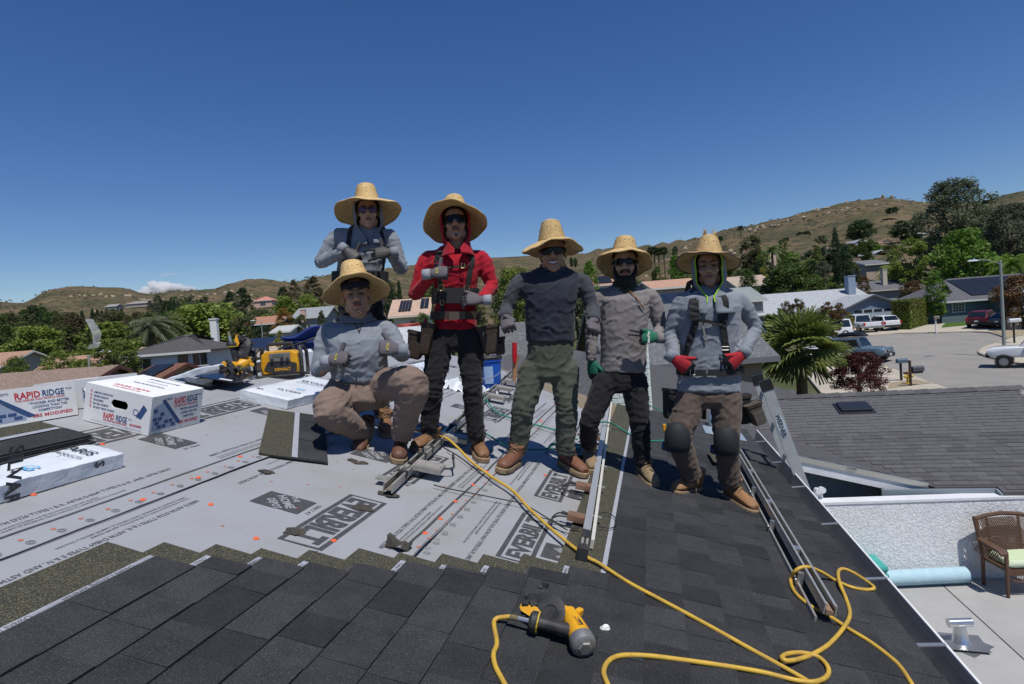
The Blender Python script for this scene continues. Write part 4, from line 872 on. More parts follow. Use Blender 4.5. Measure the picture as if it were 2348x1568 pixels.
# ---- left
tree('pale olive-green broad tree at the far left', 78, 750, 138, 105, 'oak', 'light')
tree('yellow-green round hedge tree at the left edge', 36, 818, 84, 46, 'fine', 'light'); tree('yellow-green round hedge tree left of the street lamp', 132, 806, 112, 46, 'fine', 'light')
tree('glossy magnolia with white blooms behind the cardboard boxes', 258, 776, 122, 40, 'fine', 'magn', yb=905)
tree('small bright tree at the foot of the left street lamp', 192, 824, 60, 41, 'round', 'light', yb=905)
tree('soft green spreading tree above the terracotta roof', 240, 742, 150, 95, 'oak', 'light'); tree('large pale-green tree behind the white two-storey house', 470, 700, 195, 120, 'oak', 'light')
tree('green tree right of the large pale one', 560, 728, 90, 110, 'round', 'olive'); tree('tall dark pine with forked top, left hillside', 525, 668, 44, 210, 'pine', 'dark'); tree('broader dark pine beside the forked one', 556, 660, 56, 215, 'pine', 'dark')
tree('orange-tipped tree beside the street lamp', 648, 703, 60, 100, 'airy', 'orange'); tree('dark round tree at the foot of the middle lamp', 600, 748, 60, 92, 'round', 'dark')
tree('light green tree below the pink tiled house', 650, 680, 72, 170, 'oak', 'light'); tree('light green tree beside the brown-grey gums', 705, 676, 74, 165, 'oak', 'light')
tree('dark clump tree left of the tall brown gums', 648, 656, 34, 240, 'round', 'dark'); tree('tall brown-grey gum, left one', 672, 642, 40, 240, 'pine', 'brown'); tree('tall brown-grey gum beside the man in grey', 716, 634, 62, 230, 'pine', 'brown')
tree('dark tree right of the orange one', 690, 722, 54, 90, 'round', 'olive'); tree('blue-green conifer by the grey roof', 735, 712, 40, 80, 'coneb', 'olive')
tree('yellow-green conical shrub beside the blue bag', 640, 757, 32, 36, 'coneb', 'yellow', name='shrub', cat='shrub', yb=830)
for i, (x, yt, w) in enumerate(((187, 712, 9), (211, 708, 10), (222, 710, 10), (233, 712, 9), (244, 708, 11), (278, 707, 11), (308, 716, 9), (397, 688, 12), (391, 690, 9), (129, 740, 9), (162, 722, 12), (172, 728, 16), (150, 732, 14))):
    tree('thin dark cypress in the row below the left hills', x, yt, w*1.25, 250+3*i, 'cypress', 'dark', 'cypress row on the left', name='cypress', yb=770)
random.seed(21)
for i in range(44):
    x = random.uniform(-20, 430); y0 = 726-.02*x+random.uniform(-12, 24); tree('rounded olive tree in the wooded belt below the left hills', x, y0, random.uniform(34, 62), random.uniform(170, 270), random.choice(('round', 'airy', 'oak')), random.choice(('brown', 'olive', 'dark', 'green', 'olive')), 'wooded belt on the left')
for i in range(12): tree('small dark conifer in the row under the left ridge', 345+i*11.5+random.uniform(-3, 3), 682+random.uniform(-7, 8), random.uniform(18, 30), 330+random.uniform(-20, 20), random.choice(('coneb', 'round', 'pine')), random.choice(('dark', 'green', 'grey')), 'conifer row under the left ridge')
for i in range(30): tree('green tree filling the valley between houses on the left', random.uniform(330, 740), random.uniform(708, 750), random.uniform(50, 84), random.uniform(115, 190), random.choice(('round', 'oak')), random.choice(('green', 'olive', 'dark', 'light')), 'valley trees on the left')
for i in range(14): tree('scrub tree on the shaded far-left slope', random.uniform(-30, 190), 712+random.uniform(-18, 16), random.uniform(20, 44), random.uniform(330, 420), 'round', random.choice(('olive', 'dark', 'green')), 'scrub trees on the far-left slope')
# ---- middle
tree('leafy yellow-green tree between the red-shirted and smiling men', 1175, 612, 120, 31, 'fine', 'magn', yb=800)
tree('green tree behind the red-shirted man\'s elbow', 955, 700, 70, 75, 'round', 'green'); tree('slim cypress behind the squatting man', 913, 643, 12, 110, 'cypress', 'dark', yb=740)
tree('dark tree left of the slim cypress', 893, 655, 26, 125, 'round', 'dark'); tree('round tree above the solar-roofed cream house', 948, 665, 40, 130, 'oak', 'olive'); tree('olive bush tree beside the cream house', 968, 716, 40, 60, 'round', 'green')
tree('light poplar-like tree left of the bearded man', 1350, 598, 54, 85, 'poplar', 'bright'); tree('dark spire conifer left of the smiling man\'s shoulder', 1309, 590, 9, 300, 'cypress', 'dark', yb=612); tree('second dark spire conifer beside it', 1318, 592, 10, 305, 'cypress', 'dark', yb=612)
tree('dark cypress above the bearded man\'s hat', 1487, 566, 11, 240, 'cypress', 'dark', yb=600); tree('dark round tree right of the little palms', 1547, 565, 24, 230, 'round', 'dark')
tree('tall light-green tree between bearded and right-hand men', 1545, 586, 50, 110, 'poplar', 'bright'); tree('bushy green tree below the tall light one', 1505, 612, 44, 95, 'round', 'green'); tree('dense green tree behind the right-hand man\'s hood', 1570, 602, 60, 100, 'round', 'bright')
for i in range(26): tree('green tree in the middle distance between the men', random.uniform(740, 1620), random.uniform(632, 690), random.uniform(60, 100), random.uniform(110, 190), random.choice(('round', 'oak', 'airy')), random.choice(('green', 'olive', 'bright', 'dark', 'grey')), 'middle distance trees')
# ---- right
tree('giant grey-green tree towering at the right', 2187, 412, 168, 108, 'giant', 'grey'); tree('big grey-green tree cut by the right edge', 2310, 468, 130, 92, 'giant', 'grey'); tree('dark tree behind the giant one', 2270, 478, 60, 150, 'pine', 'dark')
tree('bright green broadleaf below the giant tree', 2215, 528, 128, 84, 'round', 'bright'); tree('bright young tree beside the grey roof', 2143, 620, 44, 70, 'round', 'bright'); tree('olive tree between giant tree and cypresses', 2085, 545, 100, 100, 'airy', 'light'); tree('dark tree right of the young bright one', 2168, 655, 26, 72, 'cypress', 'dark', yb=722)
tree('tall narrow Italian cypress, thin one', 1913, 523, 19, 92, 'cypress', 'dark', yb=652); tree('broad Italian cypress beside the thin one', 1936, 562, 32, 90, 'cypress', 'dark', yb=660)
tree('dark dome-shaped tree behind the blue house', 1812, 607, 126, 102, 'oak', 'green'); tree('low green tree right of the dome-shaped one', 1915, 632, 56, 100, 'round', 'green'); tree('small green tree by the sage-grey roof', 1713, 618, 50, 105, 'oak', 'green')
tree('grey-green gum above the peach gable', 1721, 540, 52, 190, 'round', 'olive'); tree('green round tree right of the peach gable', 1793, 548, 24, 235, 'round', 'green'); tree('pale gum beside the cypress', 1884, 538, 50, 190, 'airy', 'grey'); tree('wide dark oak on the open slope', 1972, 506, 60, 320, 'oak', 'dark'); tree('dark tree above the hillside houses', 2066, 506, 48, 250, 'round', 'dark'); tree('dark tree left of the giant one', 2100, 495, 30, 240, 'round', 'dark')
tree('feathery green tree beside the white carport house', 1983, 545, 44, 180, 'airy', 'green'); tree('orange-tipped round tree right of the blue chimney', 2092, 645, 56, 92, 'round', 'rust'); tree('olive tree under the brown hillside', 1955, 600, 60, 105, 'airy', 'olive')
tree('reddish-brown tree at the right edge by the teal house', 2338, 632, 96, 58, 'round', 'rust'); tree('brown-green tree in front of the blue house', 1817, 684, 66, 62, 'airy', 'brown'); tree('dark red tree in front of the blue house', 1906, 690, 66, 60, 'airy', 'rust'); tree('yellowish small tree between the hillside trees', 1748, 612, 26, 120, 'round', 'yellow'); tree('orange shrub tree on grey roof line', 1978, 632, 30, 96, 'round', 'rust')
for x, yt, w in ((2045, 476, 28), (2031, 502, 20), (1833, 532, 14), (1848, 530, 17), (1800, 545, 16)): bush('isolated dark bush on the bare right hillside', x, yt, w, 420 if yt < 510 else 330, 'dark', 'bushes on the bare hillside', yb=yt+w*.42)
for i in range(46):
    x = random.uniform(1600, 2140); y0 = 590-.05*(x-1600)+random.uniform(-16, 26); tree('green garden tree among the right hillside houses', x, y0, random.uniform(24, 46), random.uniform(140, 260), random.choice(('round', 'oak', 'airy')), random.choice(('green', 'olive', 'bright', 'dark', 'light', 'grey')), 'garden trees on the right hillside')
for i in range(16): tree('green tree behind the cul-de-sac houses', random.uniform(1700, 2330), random.uniform(618, 650), random.uniform(40, 66), random.uniform(102, 126), random.choice(('round', 'oak')), random.choice(('green', 'olive', 'bright', 'dark')), 'trees behind the cul-de-sac houses')
tree('plum tree with dark red leaves in front of the road', zc(925, 0)[0], zc(0, 778)[1], 126, 29, 'fine', 'red', yb=905, cat='tree')
bush('clipped conical yellow-green shrub by the garage', zc(850, 0)[0], zc(0, 428)[1], 25, 64, 'yellow', kind='coneb', yb=zc(0, 562)[1]); bush('low green shrub left of the blue house door', zc(170, 0)[0], zc(0, 440)[1], 40, 58, 'light')
# hedge running back from the pavement
hd = thing('hedge', 'tall clipped hedge with rusty autumn tips beside the driveway', 'hedge', atg(*zc(1290, 585)))
ha, hb = atg(*zc(1298, 590)), atg(*zc(1560, 520)); hb = ha+(hb-ha).normalized()*9.0; hv = (hb-ha); hl = hv.length; hv.normalize(); hn = Vector((-hv.y, hv.x, 0))
rn_ = np.random.RandomState(5); b = MB(); hw, hh_ = .85, 3.3
for i in range(15000):
    f = rn_.randint(0, 6); t = rn_.uniform(0, hl); s_ = rn_.uniform(-hw, hw); z = rn_.uniform(0, hh_); dp = rn_.uniform(-.12, .05)
    bul = .12*noise.noise((t*.8, z*.9, 2.))
    if f == 0: t = -dp
    elif f in (1, 2): s_ = -hw-dp-bul
    elif f == 3: s_ = hw+dp
    else: z = hh_+dp+bul
    o_ = ha+hv*t+hn*s_+Vector((0, 0, z)); a = Vector(rn_.normal(size=3)).normalized()*.085; c = a.cross(Vector(rn_.normal(size=3))).normalized()*.055
    n_ = len(b.v); b.v += [o_-a, o_+c, o_+a, o_-c]; b.f.append((n_, n_+1, n_+2, n_+3)); b.m.append(0 if rn_.rand() > (.30 if z > 2.2 else .12) else 1)
b.build('leaves', [LM['light'], LM['rust']], hd)['kind'] = 'stuff'
b = MB(); b.slab([ha+hn*(hw-.15)+hv*.15, ha-hn*(hw-.15)+hv*.15, hb-hn*(hw-.15), hb+hn*(hw-.15)], (0, 0, hh_-.15)); b.build('inner_core', mat('dark_green_core', (.03, .035, .015), .95), hd)  # one solid dark green block filling the inside of the leaf shell
# ---- palms
def frond_mesh(nb=17, L_=1.1, seed=0):  # a pleated fan leaf in the xz plane growing along +x
    rnd = random.Random(seed); b = MB()
    for i in range(nb):
        a = lerp(-1.75, 1.75, i/(nb-1)); l = L_*(1-.10*abs(a)**1.5)*rnd.uniform(.9, 1.05); w = .062*L_
        for s_ in (-1, 1):
            dr = lambda t: -.16*t**3*l*(1+.5*rnd.random())
            pts = []
            for t in (.12, .45, .78, 1.0):
                ww = w*(t*1.5 if t < .45 else (.68 if t < .9 else .04)); an = a+s_*ww*.9/(max(t, .15)); fold = .025*(1 if s_ > 0 else 0)*t
                r = l*t; pts.append(((r*math.cos(a), r*math.sin(a), dr(t)+.03), (r*math.cos(a)-s_*ww*math.sin(a)*1.1, r*math.sin(a)+s_*ww*math.cos(a)*1.1, dr(t)-.012)))
            for q in range(3): b.add([pts[q][0], pts[q+1][0], pts[q+1][1], pts[q][1]], [(0, 1, 2, 3)])
    return b
def fan_palm(label, pc, R, n, seed, m, zlo=-.8, trunk=True, group=None):
    t = thing('fan_palm', label, 'palm', Vector((pc.x, pc.y, ground(pc.x, pc.y))), group); rnd = random.Random(seed)
    if trunk: b = MB(); b.tube([(pc.x, pc.y, ground(pc.x, pc.y)-.2), (pc.x, pc.y, pc.z)], [R*.13, R*.11], 10); b.build('trunk', m_bark, t)
    fm = [frond_mesh(19, R*.66, k) for k in range(3)]; mesh = []
    for f in fm:
        me = bpy.data.meshes.new('frond'); me.from_pydata([tuple(v) for v in f.v], [], f.f); me.update(); me.materials.append(None); mesh.append(me)
    for i in range(n):
        el = lerp(1.35, zlo, (i+.5)/n)+rnd.uniform(-.12, .12); az = i*2.39996+rnd.uniform(-.2, .2); pl = R*.45*rnd.uniform(.85, 1.1)*(1 if el > -.4 else .8)
        d = Vector((math.cos(el)*math.cos(az), math.cos(el)*math.sin(az), math.sin(el)))
        o_ = pc+d*pl; o = put_mesh('frond', mesh[i % 3], t, LM[m] if el > -.45 else LM['thatch'])
        xa = d; ya = Vector((0, 0, 1)).cross(xa).normalized(); za = xa.cross(ya); tw = rnd.uniform(-.5, .5); ya2 = ya*math.cos(tw)+za*math.sin(tw); za2 = xa.cross(ya2)
        o.matrix_basis = Matrix.Translation(-BASE[t.name]) @ frame(o_, xa, ya2, za2)
        b = MB(); b.tube([pc+d*.05, o_+d*R*.08], R*.011, 4); b.build('petiole', mat('petiole', (.14, .15, .05), .7), t)
    return t
LM['palm'] = leafmat('leaf_fan', (.150, .195, .045), (.220, .250, .070), .22, .3); LM['thatch'] = leafmat('leaf_fan_old', (0.079, 0.105, 0.032), (0.123, 0.131, 0.044), .2, .2)
fan_palm('big fan palm with spiky green leaves beside the right-hand man', at(1833, 800, 28), 2.0, 36, 3, 'palm', -1.0)
for i, x in enumerate((1499, 1509, 1521)): fan_palm('small distant fan palm in the group of three', at(x, 576+i % 2*2, 240), 2.0, 26, i, 'dark', -.9, True, 'three distant fan palms')['label'] = ('left', 'middle', 'right')[i]+' one of the three small distant fan palms'
for i, (x, y) in enumerate(((1697, 524), (1650, 548))): fan_palm('thin tall distant fan palm on the ridge', at(x, y, 300), 1.7, 22, 7+i, 'dark', -.6, True, 'tall palms on the ridge')['label'] = ('right', 'left')[i]+' one of two thin tall palms against the ridge'
def feather_palm(label, pc, R, n, seed, m, group=None):
    t = thing('feather_palm', label, 'palm', Vector((pc.x, pc.y, ground(pc.x, pc.y))), group); rnd = random.Random(seed); b = MB()
    b.tube([(pc.x, pc.y, ground(pc.x, pc.y)-.2), (pc.x, pc.y, pc.z)], [R*.10, R*.08], 8); b.build('trunk', m_bark, t)
    for i in range(n):
        el = lerp(1.3, -.35, (i+.5)/n); az = i*2.39996; d = Vector((math.cos(az), math.sin(az), 0)); b = MB(); P_ = []
        for q in range(9): s_ = q/8; P_.append(pc+d*(R*s_*math.cos(el*(1-.3*s_)))+Vector((0, 0, R*(s_*math.sin(el)-.62*s_*s_))))
        for q in range(8):
            a = P_[q]; t_ = (P_[q+1]-a)
            for s_ in (-1, 1):
                for h in (0, .5):
                    o_ = a+t_*h; sd_ = t_.cross(Vector((0, 0, 1))).normalized()*s_*R*.24*(1-.5*q/8); e = o_+sd_+t_*.9-Vector((0, 0, R*.10)); b.add([o_, o_+t_*.42, e], [(0, 1, 2)])
        b.build('frond', LM[m], t)
    return t
feather_palm('grey-green feather palm behind the magnolia', at(345, 748, 100), 4.2, 30, 1, 'grey'); feather_palm('taller feather palm beside it', at(372, 742, 104), 4.6, 30, 2, 'olive'); feather_palm('small feather palm below the pink tiled house', at(588, 718, 190), 4.2, 24, 3, 'olive'); feather_palm('feather palm by the peach gable house', at(1769, 572, 210), 4.6, 24, 4, 'green')
feather_palm('shaggy palm by the giant tree', at(2052, 622, 104), 3.4, 28, 5, 'light'); feather_palm('palm right of the street lamp by the teal house', at(2318, 606, 80), 3.6, 28, 6, 'bright')
# scrub on the hills: too many to count
rn_ = np.random.RandomState(9); b = MB(); cnt = 0
while cnt < 3800:
    a = rn_.uniform(-.76, .76); r = rn_.uniform(200, 900)**1.0; x, y = r*math.sin(a), r*math.cos(a); nz = noise.noise((x/90, y/90, 4.))
    if nz < rn_.uniform(-.5, .45): continue
    z = ground(x, y)
    if z < 6: continue
    s_ = rn_.uniform(.35, 1.15)*(.8+r/1100); n_ = len(b.v)
    for k in range(7):
        c = Vector((x, y, z))+Vector(rn_.normal(size=3))*s_*.42; c.z = z+abs(c.z-z)*.45-.15
        u_ = Vector(rn_.normal(size=3)).normalized()*s_*.55; w_ = u_.cross(Vector(rn_.normal(size=3))).normalized()*s_*.45; q = len(b.v); b.v += [c-u_, c+w_, c+u_, c-w_]; b.f.append((q, q+1, q+2, q+3)); b.m.append(0 if nz > .05 else 1)
    cnt += 1
o = b.build('hill_scrub', [leafmat('scrub_a', (.10, .095, .05), (.13, .11, .06)), leafmat('scrub_b', (.13, .115, .07), (.16, .13, .08))], base=(0, 0, 0)); tag(o, 'low olive scrub scattered over the dry hills', kind='stuff')
rn_ = np.random.RandomState(12); b = MB()
for i in range(420):              # pale rock outcrops
    a = rn_.choice((rn_.uniform(-.66, -.40), rn_.uniform(.2, .7))); r = rn_.uniform(480, 700); x, y = r*math.sin(a), r*math.cos(a)
    if noise.noise((x/70, y/70, 9.)) < .12: continue
    b.ball((x, y, ground(x, y)+.2), tuple(rn_.uniform(.8, 2.4, 3)), n=6, m=4)
o = b.build('rock_outcrop', mat('pale_rock', (.40, .33, .24), .95, col2=(.28, .22, .16), scale=.6), base=(0, 0, 0)); tag(o, 'pale sandstone outcrops on the hills', kind='stuff')

ORD = 'first second third fourth fifth sixth seventh eighth ninth tenth eleventh twelfth thirteenth fourteenth fifteenth sixteenth seventeenth eighteenth nineteenth twentieth'.split()
TENS = {2: 'twenty', 3: 'thirty', 4: 'forty'}
def ordinal(i): return ORD[i] if i < 20 else ({2: 'twentieth', 3: 'thirtieth', 4: 'fortieth'}[(i+1)//10] if (i+1) % 10 == 0 else TENS[(i+1)//10]+'-'+ORD[(i+1) % 10-1])
for g_n, L_ in GRP.items():
    L_.sort(key=lambda q: q[0])
    for i, (x, t) in enumerate(L_): t['label'] = t['label']+', '+ordinal(i)+' from left'
# ================================================================ vehicles
m_tyre = mat('tyre', (.018, .018, .018), .85); m_rim = mat('rim', (.35, .35, .36), .35, .8); m_rimk = mat('dark_rim', (.03, .03, .03), .4, .5); m_cglass = mat('car_glass', (.012, .015, .018), .04, spec=.9); m_red = mat('tail_lamp', (.45, .012, .01), .25); m_hl = mat('head_lamp', (.75, .77, .8), .15); m_blk = mat('black_trim', (.018, .018, .02), .5); m_plate = mat('number_plate', (.7, .72, .75), .5)
def car(label, p, fwd, kind, col, L=4.7, Wd=1.85, H=1.7, rimm=None, wr=.36, lift=0.):
    fwd = Vector((fwd[0], fwd[1], 0)).normalized(); T = frame(p, fwd, Vector((-fwd.y, fwd.x, 0)), Vector((0, 0, 1))); TW = T; T = T @ Matrix.Translation((0, 0, lift)); t = thing('pickup_truck' if kind == 'pickup' else 'car', label, 'truck' if kind == 'pickup' else 'car', p)
    m = mat('paint_%.2f_%.2f_%.2f' % col, col, .28, coat=.6, spec=.5); hw = Wd/2; gz = .30 if kind != 'lifted' else .45
    if kind == 'pickup': body = [(-L/2, .55, 1.02, .93), (-L/2+.1, .42, 1.08, .98), (-.9, .40, 1.08, 1), (.9, .40, 1.08, 1), (1.2, .40, 1.08, 1), (L/2-.35, .42, 1.04, .97), (L/2, .5, .92, .85)]; cab = [(-.80, 1.05, 1.05), (-.68, 1.05, H-.06), (.55, 1.05, H), (1.15, 1.05, 1.07)]
    elif kind == 'sedan': body = [(-L/2, .5, .92, .86), (-L/2+.25, .32, 1.0, .97), (-1.1, .26, .98, 1), (1.0, .26, .92, 1), (L/2-.4, .3, .80, .95), (L/2, .42, .66, .78)]; cab = [(-1.75, .98, .99), (-.95, .98, H-.04), (.15, .95, H), (1.15, .90, .92)]
    elif kind == 'boxy': body = [(-L/2, .52, 1.06, .95), (-L/2+.12, .40, 1.10, 1), (-1.1, .38, 1.10, 1), (.7, .38, 1.10, 1), (L/2-.55, .42, 1.09, 1), (L/2-.1, .45, 1.05, .96), (L/2, .55, .98, .9)]; cab = [(-L/2+.08, 1.08, 1.10), (-L/2+.22, 1.08, H-.04), (.35, 1.08, H), (.72, 1.08, 1.12)]
    else: body = [(-L/2, .5, 1.0, .9), (-L/2+.2, .34, 1.06, .98), (-1.1, .28, 1.05, 1), (.8, .28, 1.02, 1), (L/2-.45, .32, .95, .97), (L/2, .45, .78, .82)]; cab = [(-L/2+.12, 1.02, 1.03), (-L/2+.62, 1.03, H-.06), (.0, 1.02, H), (1.1, .98, 1.01)]
    def ring(x, z0, z1, k):
        w = hw*k; return [Vector((x, -w*.86, z0)), Vector((x, -w*.99, z0+.12)), Vector((x, -w, (z0+z1)/2)), Vector((x, -w*.96, z1-.06)), Vector((x, -w*.88, z1)), Vector((x, w*.88, z1)), Vector((x, w*.96, z1-.06)), Vector((x, w, (z0+z1)/2)), Vector((x, w*.99, z0+.12)), Vector((x, w*.86, z0))]
    b = MB(T); b.loft([ring(*s_) for s_ in body]); bo = b.build('body', m, t, smooth=True, sharp=38)
    b = MB(T); tw = hw*.74; bw_ = hw*.90; rings = []
    for x, z0, z1 in cab:
        k = max(0, min(1, (z1-z0)/(H-1.05))); w1 = lerp(bw_, tw, k); rings.append([Vector((x, -bw_, z0-.03)), Vector((x, -w1, max(z1-.05*k, z0))), Vector((x, -w1+.08*k, z1+.001)), Vector((x, w1-.08*k, z1+.001)), Vector((x, w1, max(z1-.05*k, z0))), Vector((x, bw_, z0-.03))])
    b.loft(rings); b.build('cabin', m, t, smooth=True, sharp=38)
    # glass: windscreen, rear window, side windows a little proud of the cabin
    (xa, _, za), (xb, _, zb_), (xc, _, zc_), (xd, _, zd) = cab
    def gl(pts, off): b = MB(T); b.slab([Vector(q)+Vector(off)*.6 for q in pts], Vector(off)); b.build('window', m_cglass, t)
    def ln(a, c, s_): return lerp(a, c, s_)
    for (x0, z0, x1, z1, sg) in ((xd, zd, xc, zc_, 1), (xa, za, xb, zb_, -1)):
        n = Vector((abs(z1-z0), 0, abs(x1-x0))).normalized(); n.x *= sg
        q = [(ln(x0, x1, .12), ln(z0, z1, .12), .86), (ln(x0, x1, .9), ln(z0, z1, .9), .93)]
        gl([(q[0][0], -bw_*.88, q[0][1]), (q[0][0], bw_*.88, q[0][1]), (q[1][0], tw*.88, q[1][1]), (q[1][0], -tw*.88, q[1][1])], n*.02)
    mids = [0., .5, 1.] if kind != 'sedan' else [0., .5, 1.]
    for s_ in (-1, 1):
        lo_, hi_ = 1.1 if kind not in ('sedan',) else .99, H-.13
        def sx(z, e): f = (z-1.02)/(H-1.05); return ln(xa, xb, max(0, min(1, f)))+.1 if e < 0 else ln(xd, xc, max(0, min(1, f)))-.12
        def sy(z): return s_*(lerp(bw_, tw, max(0, min(1, (z-1.02)/(H-1.05))))+.004)
        N_ = 3 if kind in ('suv', 'boxy') else 2
        for i in range(N_):
            f0, f1 = i/N_+.02, (i+1)/N_-.02
            gl([(ln(sx(lo_, -1), sx(lo_, 1), f0), sy(lo_), lo_), (ln(sx(lo_, -1), sx(lo_, 1), f1), sy(lo_), lo_), (ln(sx(hi_, -1), sx(hi_, 1), f1), sy(hi_), hi_), (ln(sx(hi_, -1), sx(hi_, 1), f0), sy(hi_), hi_)], (0, s_*.014, 0))
    ax = (-L/2+.85 if kind != 'pickup' else -L/2+1.2, L/2-.85)
    for x in ax:
        for s_ in (-1, 1):
            TT = TW @ Matrix.Translation((x, s_*(hw-.11), wr)) @ Matrix.Rotation(math.pi/2, 4, 'X')
            b = MB(TT); b.lathe([(wr*.62, -.11), (wr*.94, -.11), (wr, -.07), (wr, .07), (wr*.94, .11), (wr*.62, .11)], 20, caps=False); w_ = b.build('wheel', m_tyre, t, smooth=True)
            b = MB(TT); b.lathe([(.02, -.10), (wr*.6, -.09), (wr*.63, 0), (wr*.6, .09), (.02, .10)], 14); b.build('rim', rimm or m_rim, w_, smooth=True)
            b = MB(TT); b.lathe([(wr*1.13, s_*-.075-.02), (wr*1.13, s_*-.075+.02), (wr*1.02, s_*-.075+.02), (wr*1.02, s_*-.075-.02), (wr*1.13, s_*-.075-.02)], 20, caps=False); b.build('wheel_arch', m_blk, t)
    z_ = body[0][1]
    b = MB(T); b.bb(-L/2-.09, -L/2+.1, -hw*.93, hw*.93, z_-.12, z_+.10); b.build('rear_bumper', m_blk if kind != 'pickup' else mat('chrome', (.6, .6, .6), .2, .9), t, bevel=.03)
    b = MB(T); b.bb(L/2-.12, L/2+.09, -hw*.84, hw*.84, z_-.16, z_+.12); b.build('front_bumper', m_blk, t, bevel=.03)
    for s_ in (-1, 1):
        b = MB(T); b.bb(-L/2-.025, -L/2+.15, s_*hw*.9-.09, s_*hw*.9+.075, .72, 1.02); b.build('tail_lamp', m_red, t, bevel=.02)
        b = MB(T); b.bb(L/2-.2, L/2-.0, s_*hw*.68-.17, s_*hw*.68+.17, body[-1][2]-.2, body[-1][2]-.06); b.build('head_lamp', m_hl, t, bevel=.02)
        b = MB(T); b.bb(xd-.45, xd-.28, s_*(hw+.09)-.1, s_*(hw+.09)+.1, 1.04, 1.2); b.build('mirror', m_blk if col[0] > .5 else m, t, bevel=.03)
    b = MB(T); b.bb(L/2-.02, L/2+.03, -hw*.5, hw*.5, body[-1][2]-.24, body[-1][2]-.07); b.build('grille', m_blk, t)
    b = MB(T); b.bb(-L/2-.11, -L/2-.085, -.16, .16, z_+.12, z_+.26); b.build('number_plate', m_plate, t)
    b = MB(T); b.bb(L/2+.09, L/2+.105, -.16, .16, z_-.05, z_+.08); b.build('number_plate', m_plate, t)
    if kind == 'pickup':
        b = MB(T); b.bb(-L/2+.12, -.75, -hw*.82, hw*.82, 1.075, 1.09); b.build('bed', m_blk, t)
    return t, T
def gz_(x, y, o=.20): return atg(*zc(x, y), o)
WHITE = (.72, .73, .74)
car('white pickup truck seen from behind in the garage drive', gz_(1010, 592)+Vector((0, 1.5, 0)), (.06, 1), 'pickup', WHITE, 5.7, 2.0, 1.93, wr=.40)
car('small white SUV parked beside the white pickup', gz_(1197, 580)+Vector((0, 1.5, 0)), (.05, 1), 'suv', WHITE, 4.6, 1.86, 1.66)
car('long white boxy SUV half hidden by the fan palm', gz_(635, 652, .08), (-1, .06), 'boxy', WHITE, 5.2, 2.0, 1.95, wr=.4)
bt, bT = car('blue-grey off-road SUV with black roof box', gz_(1050, 850, .08)+Vector((-.4, 1.2, 0)), (.60, -.80), 'boxy', (.10, .15, .20), 4.5, 1.93, 1.86, rimm=m_rimk, wr=.42)
b = MB(bT); b.loft([[Vector((x, y*w, 1.95+z*h)) for y, z in ((-.42, 0), (.42, 0), (.45, .5), (.3, 1), (-.3, 1), (-.45, .5))] for x, w, h in ((-1.35, .75, .12), (-1.1, .95, .28), (-.3, 1, .34), (.4, .9, .28), (.75, .55, .1))]); b.build('roof_box', mat('gloss_black', (.015, .015, .018), .2), bt, smooth=True)
for y in (-.62, .62): b = MB(bT); b.tube([(-1.6, y, 1.9), (.4, y, 1.9)], .025, 6); b.build('roof_rack', m_blk, bt)
b = MB(); b.text('BRONCO', bT @ Vector((2.285, 0, .80)), bT.to_3x3() @ Vector((0, 1, 0)), Vector((0, 0, 1)), .085, bold=.03, space=1.25); b.build('grille_lettering', m_plate, bt)
car('silver SUV behind the fan palm', gz_(745, 800, .08)+Vector((0, .8, 0)), (.72, -.69), 'suv', (.42, .45, .5), 4.7, 1.88, 1.66)
car('white sedan in the shade of the fan palm', gz_(640, 885, .2)+Vector((0, .5, 0)), (.86, -.5), 'sedan', WHITE, 4.7, 1.82, 1.44)
car('dark red SUV parked outside the teal house', gz_(2010, 548), (.80, .60), 'suv', (.13, .012, .02), 4.9, 1.95, 1.72, rimm=m_rimk, wr=.38)
car('dark grey sedan beside the red SUV', gz_(2225, 552)+Vector((0, .3, 0)), (.85, .52), 'sedan', (.05, .052, .058), 4.8, 1.85, 1.45)
car('white lifted pickup truck cut off by the right edge', gz_(2204, 903, .08)+Vector((1.85, -.64, 0)), (-.74, .67), 'pickup', WHITE, 5.6, 2.0, 1.9, wr=.42, rimm=m_rim, lift=.28)
